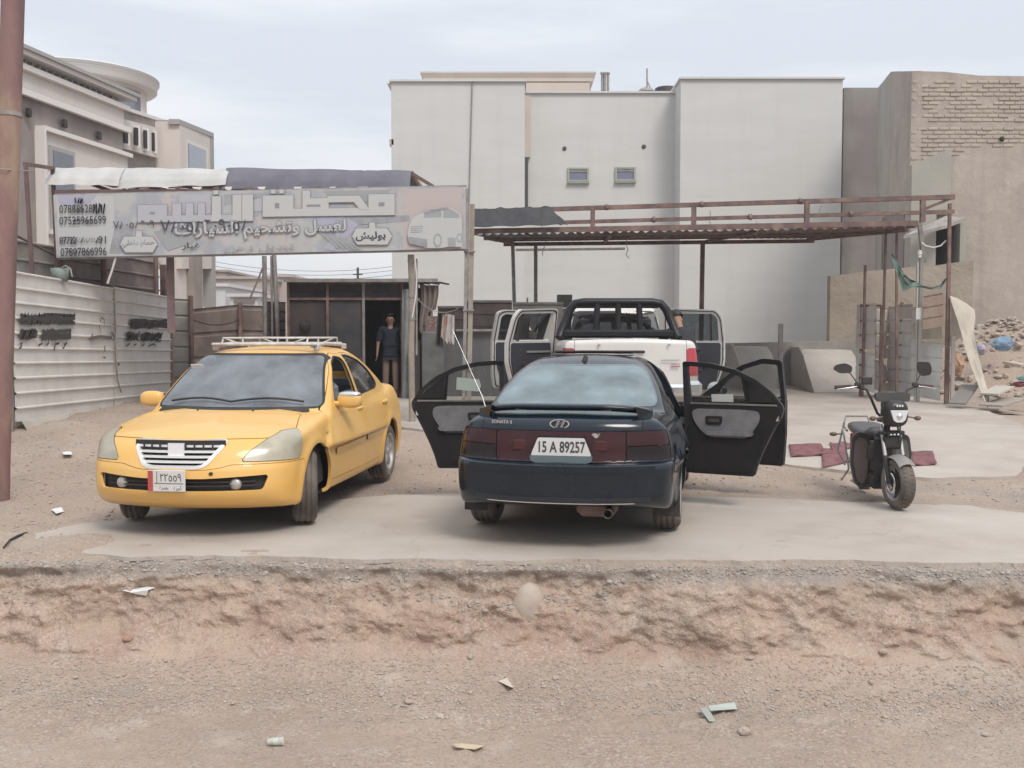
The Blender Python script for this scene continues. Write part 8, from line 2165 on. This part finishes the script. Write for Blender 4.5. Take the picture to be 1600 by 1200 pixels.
# ------------------------------------------------------------------ black electric motorbike on its stand
def motorbike():
 F0, B0 = Vector((3.46, 9.40, 0)), Vector((3.60, 10.55, .0)); d = (F0 - B0); wb = d.length; rz = math.atan2(d.y, d.x) - math.pi / 2
 root = empty('motorbike', B0, rz, 'black electric motorbike with high handlebar, mirrors and hard leg panels', 'motorbike')
 root.rotation_euler = (0, 0, rz)
 bk = mat('bike_black', (.014, .014, .016), .4, dust=.14, coat=.15, spec=.3); mt = mat('bike_matt', (.022, .022, .024), .7, dust=.22, spec=.25); al = M['silver']; cr = M['chrome']; dg = mat('dusty_grey_metal', (.26, .25, .235), .55, .3, dust=.3)
 def B(name, m, parent=root): return lambda mb: mb.build(name, m, parent)
 R0 = .232
 def bw(y, st, W0, name='wheel', sx=0.0):
  e = empty(name, (sx, y, R0)); e.parent = root; e.rotation_euler = (0, 0, st)
  w = W0 / 2; mb = MB(); mb.lathe([(.155, -w * .8), (.175, -w), (.205, -w), (.225, -w * .6), (R0, 0), (.225, w * .6), (.205, w), (.175, w), (.155, w * .8)], 40, 'X')
  for k in range(36):
   a = k / 36 * 6.283; 
   for s_ in (-1, 1): mb.box((s_ * w * .45, (R0 - .004) * math.cos(a + s_ * .05), (R0 - .004) * math.sin(a + s_ * .05)), (w * .5, .012, .008), rot=Matrix.Rotation(a - math.pi / 2, 3, 'X'))
  mb.build('tyre', M['rubber'], e)
  mb = MB(); mb.lathe([(.165, -w * .75), (.172, -w * .9), (.150, -w * .8), (.150, w * .8), (.172, w * .9), (.165, w * .75)], 32, 'X'); mb.build('rim', al, e)
  mb = MB()
  for k in range(10):
   a = k / 10 * 6.283; mb.box((0, .09 * math.cos(a), .09 * math.sin(a)), (.03, .13, .012), rot=Matrix.Rotation(a, 3, 'X'))
  mb.lathe([(0, -.05), (.045, -.05), (.055, -.02), (.055, .02), (.045, .05), (0, .05)], 20, 'X'); mb.build('spokes', mt, e)
  mb = MB(); mb.lathe([(.06, w + .012), (.10, w + .012), (.10, w + .016), (.06, w + .016)], 28, 'X', close=True); mb.build('brake_disc', cr, e)
  return e
 bw(0, 0, .115); fw = bw(wb, R(13), .130, sx=-.06)
 # front end: fork, mudguard, lamps; steered slightly
 fk = empty('front_fork', (-.06, wb, R0)); fk.parent = root; fk.rotation_euler = (0, 0, R(13))
 for s in (-1, 1):
  mb = MB(); mb.tube([(s * .085, .0, 0), (s * .085, -.09, .24)], .024, 12); mb.build('fork_leg', mt, fk)
  mb = MB(); mb.tube([(s * .085, -.09, .24), (s * .085, -.19, .52)], .017, 12); mb.build('fork_tube', al, fk)
  mb = MB(); mb.tube([(s * .10, -.04, .02), (s * .10, -.08, .20)], .010, 8); mb.build('spring_shock', cr, fk)
 mb = MB(); vs = []; n = 14
 for k in range(n + 1):
  a = R(48 + 92 * k / n); r_ = .262
  for j in range(7):
   t = (j - 3) / 3; vs.append((t * .078, r_ * math.cos(a), r_ * math.sin(a) - .03 * t * t))
 mb.add(vs, [(7 * k + j, 7 * k + j + 1, 7 * k + 8 + j, 7 * k + 7 + j) for k in range(n) for j in range(6)], 0, True); mb.add([(v[0], v[1] * .985, v[2] * .985) for v in vs], [(7 * k + j, 7 * k + 7 + j, 7 * k + 8 + j, 7 * k + j + 1) for k in range(n) for j in range(6)], 0, True); mb.build('mudguard', dg, fk)
 mb = MB(); mb.box((0, -.15, .45), (.22, .10, .035), bev=.01); mb.box((0, -.19, .56), (.22, .09, .03), bev=.01); mb.box((0, -.13, .36), (.19, .05, .13), bev=.02); mb.build('fork_yoke', bk, fk)
 for k in range(3): mb = MB(); mb.lathe([(0, .012), (.010, .01), (.012, 0)], 10, 'Y', ((k - 1) * .035, -.09, .435)); mb.build('yoke_bolt', cr, fk)
 # headlamp cowl
 v, f = stone_shape(3, 3); v = v / np.linalg.norm(v, axis=1, keepdims=True); sv = np.sign(v) * np.abs(v) ** .7
 mb = MB(); mb.add((sv * (.115, .10, .125) + (0, -.10, .63)).tolist(), f.tolist(), 0, True); cw = mb.build('headlamp_cowl', bk, fk)
 mb = MB(); mb.prism(round_poly([(-.085, .665), (.085, .665), (.055, .575), (.03, .555), (-.03, .555), (-.055, .575)], .012), -.008, .008, lambda x, z, dd: (x, -.002 + dd, z)); hl = mb.build('headlamp', mat('headlamp_lens', (.62, .63, .64), .12, spec=.9), cw)
 mb = MB(); mb.lathe([(0, .014), (.022, .012), (.03, 0)], 16, 'Y', (0, .006, .61)); mb.build('bulb_lens', cr, hl)
 mb = MB(); [mb.box((x, .005, .705), (.014, .006, .018), rot=Matrix.Rotation(.2, 3, 'Y')) for x in (-.024, 0, .024)]; mb.build('white_mark', M['paper'], cw)
 mb = MB(); mb.prism(round_poly([(-.15, .735), (.15, .735), (.17, .79), (.15, .82), (-.15, .82), (-.17, .79)], .02), -.02, .02, lambda x, z, dd: (x, -.13 + dd - (z - .73) * .3, z)); mb.build('dash_visor', bk, fk)
 for s in (-1, 1):
  mb = MB(); mb.tube([(s * .12, -.08, .60), (s * .20, -.08, .585)], .008, 6); mb.add((v * (.032, .028, .022) + (s * .215, -.08, .585)).tolist(), f.tolist(), 0, True); mb.build('indicator', mat('amber_%d' % s, (.13, .08, .055), .4), fk)
 # high handlebar
 for s in (-1, 1):
  mb = MB(); mb.tube([(s * .05, -.22, .58), (s * .10, -.23, .62), (s * .16, -.24, .76), (s * .20, -.25, .84), (s * .30, -.27, .87), (s * .46, -.31, .86)], .0125, 10); mb.build('handlebar', bk, fk)
  mb = MB(); mb.tube([(s * .33, -.278, .87), (s * .48, -.318, .86)], .018, 10); mb.build('grip', mat('brown_grip_%d' % s, (.07, .04, .035), .8), fk)
  mb = MB(); mb.tube([(s * .30, -.235, .87), (s * .38, -.225, .86), (s * .48, -.255, .845)], .006, 6); mb.build('brake_lever', cr, fk)
  mb = MB(); mb.box((s * .28, -.265, .885), (.055, .045, .045), bev=.01); mb.build('switch_block', mt, fk)
  mb = MB(); mb.tube([(s * .28, -.26, .89), (s * .34, -.28, .985), (s * .37, -.285, 1.01)], .006, 6); mr = mb.build('mirror_stalk', bk, fk)
  if s > 0: pts = [(-.03, -.03), (.06, -.035), (.12, .0), (.10, .035), (.02, .05), (-.04, .02)]
  else: pts = [(-.06, -.05), (.02, -.06), (.05, .0), (.05, .06), (-.05, .055), (-.07, .0)]
  mb = MB(); mb.prism(round_poly(pts, .02), -.012, .012, lambda x, z, dd: (s * .37 + x * 1.15, -.29 + dd, 1.03 + z * 1.15)); mb.build('mirror', bk, mr)
 mb = MB(); mb.box((.21, -.22, .925), (.10, .03, .07), bev=.008); mb.build('phone_holder', bk, fk)
 mb = MB(); mb.box((0, -.23, .70), (.12, .06, .06), bev=.01); mb.tube([(.04, -.16, .78), (.08, -.1, .62), (.05, -.1, .40)], .006, 6); mb.tube([(-.04, -.16, .78), (-.07, -.1, .62), (-.05, -.1, .36)], .006, 6); mb.build('control_cable', mt, fk)
 # frame, battery body, floor
 mb = MB(); mb.box((0, wb * .50, .20), (.24, wb * .52, .14), bev=.03); mb.box((0, wb * .50, .34), (.20, wb * .40, .14), bev=.03); mb.box((0, wb * .56, .46), (.26, .34, .20), bev=.05); mb.build('battery_box', mt, root)
 mb = MB(); mb.box((0, wb * .74, .40), (.19, .06, .46), bev=.03); mb.box((0, wb * .70, .62), (.15, .12, .12), bev=.03); mb.build('leg_shield', bk, root)
 mb = MB(); mb.tube([(0, wb - .2, .75), (0, wb - .28, .45), (0, wb - .40, .25)], .03, 10); mb.build('down_tube', bk, root)
 mb = MB(); mb.tube([(.09, 0, R0), (.09, wb * .35, .27)], .022, 8); mb.tube([(-.09, 0, R0), (-.09, wb * .35, .27)], .022, 8); mb.build('swing_arm', mt, root)
 for s in (-1, 1): mb = MB(); mb.tube([(s * .12, .0, .26), (s * .13, .10, .50)], .025, 10); mb.build('rear_shock', cr, root)
 mb = MB(); vs = []; prof = [(-.26, .60, .10), (-.16, .64, .15), (0, .645, .165), (.15, .625, .16), (.28, .60, .13), (.38, .605, .11), (.46, .64, .08)]
 for (y, z, w_) in prof:
  for a in range(12): th = a / 12 * 6.283; vs.append((w_ * math.copysign(abs(math.cos(th)) ** .6, math.cos(th)), y + .05, z + .05 * math.copysign(abs(math.sin(th)) ** .7, math.sin(th))))
 mb.add(vs, [(12 * k + j, 12 * k + (j + 1) % 12, 12 * k + 12 + (j + 1) % 12, 12 * k + 12 + j) for k in range(6) for j in range(12)] + [tuple(range(11, -1, -1)), tuple(range(72, 84))], 0, True); mb.build('seat', mat('seat_leather', (.06, .06, .062), .45, dust=.3), root)
 mb = MB(); mb.box((0, .12, .48), (.26, .46, .20), bev=.05); mb.build('side_cover', bk, root)
 mb = MB(); mb.tube([(-.13, -.22, .58), (-.14, -.36, .62), (-.11, -.40, .72), (.11, -.40, .72), (.14, -.36, .62), (.13, -.22, .58)], .012, 8); mb.build('back_rail', dg, root)
 mb = MB(); mb.tube([(.16, -.3, .60), (.17, -.1, .45), (.17, .1, .22), (.26, .2, .12)], .010, 8); mb.tube([(.14, -.32, .66), (.20, -.34, .36), (.17, -.1, .24)], .010, 8); mb.build('crash_bar', dg, root)
 mb = MB(); mb.box((.0, -.30, .50), (.16, .05, .10), bev=.01); mb.build('tail_lamp', mat('bike_red', (.3, .03, .03), .3), root)
 mb = MB(); vs = []
 for k in range(11):
  a = R(40 + 120 * k / 10)
  for x in (-.07, .07): vs.append((x, .275 * math.cos(a), R0 + .275 * math.sin(a)))
 mb.add(vs, [(2 * k, 2 * k + 1, 2 * k + 3, 2 * k + 2) for k in range(10)], 0, True); mb.build('rear_mudguard', bk, root)
 mb = MB(); mb.tube([(.22, -.02, .565), (.27, -.05, .56)], .008, 6); mb.add((v * (.04, .028, .022) + (.30, -.05, .56)).tolist(), f.tolist(), 0, True); mb.build('indicator', mat('amber_rear', (.13, .09, .07), .4), root)
 # tall hard leg panels either side
 for s in (-1, 1):
  pts = round_poly([(-.075, .62), (.02, .66), (.075, .60), (.085, .35), (.045, .16), (-.02, .10), (-.075, .18), (-.10, .45)], .03)
  def f2(a, z, dd, s=s): return (s * .185 + a * 1.05 , wb * .60 + dd + .05 * (z - .4) * 0 - abs(a) * .25, z)
  mb = MB(); mb.prism(pts, -.03, .03, f2); lp = mb.build('leg_panel', bk, root)
  P = np.asarray(pts); c0 = P.mean(0); P2 = (P - c0) * (.72, .82) + c0
  mb = MB(); mb.prism(P2, .031, .042, f2); mb.build('panel_insert', mat('brown_insert_%d' % s, (.075, .045, .045) if s > 0 else (.05, .052, .05), .5, dust=.3), lp)
  mb = MB(); mb.box((s * .15, wb * .58, .45), (.10, .04, .05)); mb.box((s * .15, wb * .58, .25), (.10, .04, .05)); mb.build('panel_bracket', mt, lp)
 for s in (-1, 1): mb = MB(); mb.box((s * .17, wb * .48, .15), (.10, .26, .02), bev=.008); mb.build('foot_board', dg, root)
 mb = MB(); mb.tube([(-.10, .35, .20), (-.22, .28, .01)], .012, 8); mb.build('side_stand', mt, root)
motorbike()
# ------------------------------------------------------------------ people
def skin_mesh(name, J, E, m, parent, root='hip', sub=2):
 """a smooth surface grown round a jointed skeleton: J name -> (x,y,z,rx[,ry])"""
 me = bpy.data.meshes.new(name); ks = list(J); ix = {k: i for i, k in enumerate(ks)}
 me.from_pydata([J[k][:3] for k in ks], [(ix[a], ix[b]) for a, b in E], []); me.materials.append(m)
 o = link(name, me); md = o.modifiers.new('skin', 'SKIN'); md.use_smooth_shade = True
 ly = me.skin_vertices[0] if len(me.skin_vertices) else None
 if ly is None: 
  me.attributes
 for k in ks:
  sv = me.skin_vertices[0].data[ix[k]]; r = J[k][3]; sv.radius = (r, J[k][4] if len(J[k]) > 4 else r); sv.use_root = (k == root)
 s2 = o.modifiers.new('sub', 'SUBSURF'); s2.levels = sub; s2.render_levels = sub
 dg = bpy.context.evaluated_depsgraph_get(); dg.update(); m2 = bpy.data.meshes.new_from_object(o.evaluated_get(dg)); bpy.data.objects.remove(o)
 m2.materials.clear(); m2.materials.append(m)
 for pl in m2.polygons: pl.use_smooth = True
 return link(name, m2, parent)
def person(loc, rz, label, P, cols, name='person', lean=0):
 """P: joint positions for a 1.73 m figure facing -Y; cols: skin, hair, shirt, trousers, shoes"""
 root = empty(name, loc, rz, label, 'person')
 sk, hr, sh, tr, so = cols
 d = dict(hip=(0, 0, .93), waist=(0, 0, 1.06), chest=(0, 0, 1.26), neck=(0, 0, 1.47), head=(0, -.01, 1.59),
    shl=(-.18, 0, 1.43), shr=(.18, 0, 1.43), ell=(-.23, .02, 1.14), elr=(.23, .02, 1.14), wrl=(-.25, -.06, .90), wrr=(.25, -.06, .90),
    hjl=(-.09, 0, .90), hjr=(.09, 0, .90), knl=(-.10, -.01, .49), knr=(.10, -.01, .49), anl=(-.11, .02, .09), anr=(.11, .02, .09), tol=(-.12, -.14, .03), tor=(.12, -.14, .03))
 d.update(P); V = {k: Vector(v) for k, v in d.items()}
 def J(k, r, r2=None): v = V[k]; return (v.x, v.y, v.z, r) if r2 is None else (v.x, v.y, v.z, r, r2)
 sp = (V['neck'] - V['chest']).normalized(); hd = (V['head'] - V['neck']).normalized()
 Jn = dict(hip=J('hip', .13, .10), waist=J('waist', .125, .095), chest=J('chest', .14, .10), nb=(*(V['neck'] - sp * .03), .06), neck=(*(V['neck'] + hd * .02), .05), skull=(*(V['head'] - hd * .04), .074), head=(*(V['head'] + hd * .02), .092), crown=(*(V['head'] + hd * .085), .07))
 Ed = [('hip', 'waist'), ('waist', 'chest'), ('chest', 'nb'), ('nb', 'neck'), ('neck', 'skull'), ('skull', 'head'), ('head', 'crown')]
 for s in 'lr':
  Jn['sh' + s] = J('sh' + s, .055); Jn['el' + s] = J('el' + s, .040); Jn['wr' + s] = J('wr' + s, .026)
  h = (V['wr' + s] - V['el' + s]).normalized(); Jn['pa' + s] = (*(V['wr' + s] + h * .07), .032, .018)
  Ed += [('chest', 'sh' + s), ('sh' + s, 'el' + s), ('el' + s, 'wr' + s), ('wr' + s, 'pa' + s)]
  Jn['hj' + s] = J('hj' + s, .085); Jn['kn' + s] = J('kn' + s, .055); Jn['an' + s] = J('an' + s, .038); Jn['to' + s] = J('to' + s, .034)
  Ed += [('hip', 'hj' + s), ('hj' + s, 'kn' + s), ('kn' + s, 'an' + s), ('an' + s, 'to' + s)]
 body = skin_mesh('body', Jn, Ed, sk, root)
 # fingers: five short chains rooted in each palm
 for s, sg in (('l', -1), ('r', 1)):
  h = (V['wr' + s] - V['el' + s]).normalized(); w0 = V['wr' + s] + h * .07; side = Vector((0, -1, 0)) if abs(h.y) < .8 else Vector((0, 0, 1)); side = (side - h * side.dot(h)).normalized(); cu = side.cross(h) * sg
  for k, ln in enumerate((.068, .078, .074, .058)):
   b = w0 + side * (.027 - .018 * k); mb = MB(); mb.tube([b - h * .01, b + h * ln * .5, b + h * ln * .85 + cu * .012, b + h * ln + cu * .028], [.009, .009, .008, .006], 6); mb.build('finger', sk, root)
  b = V['wr' + s] + h * .03 + side * .022; mb = MB(); mb.tube([b, b + side * .025 + h * .03, b + side * .03 + h * .062], [.011, .010, .008], 6); mb.build('thumb', sk, root)
 # clothes follow the same skeleton, a little fuller
 up = ['hip', 'waist', 'chest', 'nb', 'shl', 'shr', 'ell', 'elr']
 c = {k: tuple(Jn[k][:3]) + tuple(r + .022 for r in Jn[k][3:]) for k in up}; c['nb'] = (*Jn['nb'][:3], .070)
 hem = V['hip'] + (V['hip'] - V['waist']) * .5; c['hem'] = (*hem, .185, .14); c['hip'] = (*V['hip'], .17, .13)
 E2 = [('hem', 'hip'), ('hip', 'waist'), ('waist', 'chest'), ('chest', 'nb'), ('chest', 'shl'), ('chest', 'shr'), ('shl', 'ell'), ('shr', 'elr')]
 if lean:
  for s in 'lr': c['wr' + s] = (*(V['wr' + s]), .036); E2.append(('el' + s, 'wr' + s))
 skin_mesh('shirt', c, E2, sh, root)
 t = dict(hip=(V['hip'].x, V['hip'].y, V['hip'].z - .03, .115, .09))
 for s in 'lr': t['hj' + s] = (V['hj' + s].x, V['hj' + s].y, V['hj' + s].z - .06, .082); t['kn' + s] = (*V['kn' + s], .074); t['an' + s] = (*(V['an' + s] + Vector((0, 0, .02))), .062)
 skin_mesh('trousers', t, [('hip', 'hjl'), ('hip', 'hjr'), ('hjl', 'knl'), ('hjr', 'knr'), ('knl', 'anl'), ('knr', 'anr')], tr, root)
 for s in 'lr':
  a, b = V['an' + s], V['to' + s]; mb = MB(); v, f = stone_shape(3, 2); v = v / np.linalg.norm(v, axis=1, keepdims=True); m_ = (a + b) / 2; dd = b - a; rot = Matrix.Rotation(math.atan2(dd.y, dd.x), 4, 'Z')
  mb.add((v * (.14, .052, .045)).tolist(), f.tolist(), 0, True, Matrix.Translation((m_.x, m_.y, .045)) @ rot); mb.build('shoe', so, root)
 # face and hair
 Q = hd.to_track_quat('Z', 'Y').to_matrix().to_4x4() if abs(hd.z) < .999 else Matrix.Identity(4)
 H = Matrix.Translation(V['head']) @ Matrix.Rotation(math.atan2(hd.y, hd.z) * -1, 4, 'X')
 v, f = stone_shape(3, 3); v = v / np.linalg.norm(v, axis=1, keepdims=True)
 hv = v * (.097, .108, .112) + (0, .014, .045)
 keep = [i for i in range(len(v)) if not (v[i][1] < -.35 and v[i][2] < .45) and v[i][2] > -.35]
 ks = set(keep); mb = MB(); mb.add(hv.tolist(), [tuple(t) for t in f.tolist() if all(i in ks for i in t)], 0, True, H); mb.build('hair', hr, root)
 ew = mat('eye_white_' + name, (.55, .53, .5), .3) if 'eyew' not in M else M['eyew']; M['eyew'] = ew
 for sg in (-1, 1):
  mb = MB(); mb.add((v * (.013, .006, .007) + (sg * .032, -.078, .005)).tolist(), f.tolist(), 0, True, H); e_ = mb.build('eye', M['dark_in'], root)
  mb = MB(); mb.box((sg * .032, -.083, .026), (.032, .006, .006), mat=H); mb.build('eyebrow', hr, root)
  mb = MB(); mb.add((v * (.010, .018, .028) + (sg * .084, .008, -.005)).tolist(), f.tolist(), 0, True, H); mb.build('ear', sk, root)
 mb = MB(); mb.add([(-.012, -.08, .01), (.012, -.08, .01), (.018, -.078, -.028), (-.018, -.078, -.028), (0, -.105, -.025), (0, -.084, .012)], [(0, 4, 3), (1, 2, 4), (2, 3, 4), (0, 5, 4), (5, 1, 4)], 0, True, H); mb.build('nose', sk, root)
 mb = MB(); mb.box((0, -.077, -.050), (.042, .008, .008), bev=.003, mat=H); mb.build('mouth', mat('lip_' + label[:4], (.24, .11, .09), .6), root)
 return root
sk = mat('skin_tone', (.30, .17, .115), .55); hr = mat('dark_hair', (.018, .014, .013), .6); sho = mat('dark_shoe', (.03, .028, .028), .6)
person((at(607, 0, 21.25).x, 21.25, .27), R(6), 'man in a dark navy shirt and tan trousers standing in the shed doorway',
  dict(ell=(-.25, .02, 1.14), wrl=(-.27, -.05, .90), elr=(.25, .03, 1.15), wrr=(.30, -.04, .92)),
  (sk, hr, mat('navy_shirt', (.012, .016, .030), .9, col2=(.017, .021, .036), scale=9), mat('tan_trousers', (.22, .15, .12), .9), sho))
person((at(1079, 0, 15.2).x, 15.15, .24), R(200), 'man in a dark jacket leaning in at the right side of the pickup cab',
  dict(waist=(0, -.03, 1.07), chest=(0, -.15, 1.27), neck=(0, -.26, 1.44), head=(0, -.35, 1.56), shl=(-.17, -.20, 1.40), shr=(.17, -.20, 1.40), ell=(-.22, -.38, 1.22), elr=(.22, -.40, 1.25), wrl=(-.14, -.60, 1.20), wrr=(.14, -.62, 1.24), knl=(-.12, -.02, .49), anl=(-.13, .05, .09), tol=(-.14, -.11, .03)),
  (sk, hr, mat('black_jacket', (.022, .022, .028), .85), mat('grey_trousers', (.07, .065, .065), .9), sho), lean=1)
# ------------------------------------------------------------------ thin dusty air
def air():
 m = bpy.data.materials.new('dusty_air'); m.use_nodes = True; N = m.node_tree.nodes; N.clear()
 o = N.new('ShaderNodeOutputMaterial'); v = N.new('ShaderNodeVolumePrincipled'); v.inputs['Color'].default_value = (.93, .92, .95, 1); v.inputs['Density'].default_value = .0015; v.inputs['Anisotropy'].default_value = .1
 m.node_tree.links.new(v.outputs[0], o.inputs['Volume'])
 mb = MB(); mb.box((0, 10, 7), (1100, 1180, 17.6)); h = mb.build('haze', m); tag(h, kind='stuff')
air()
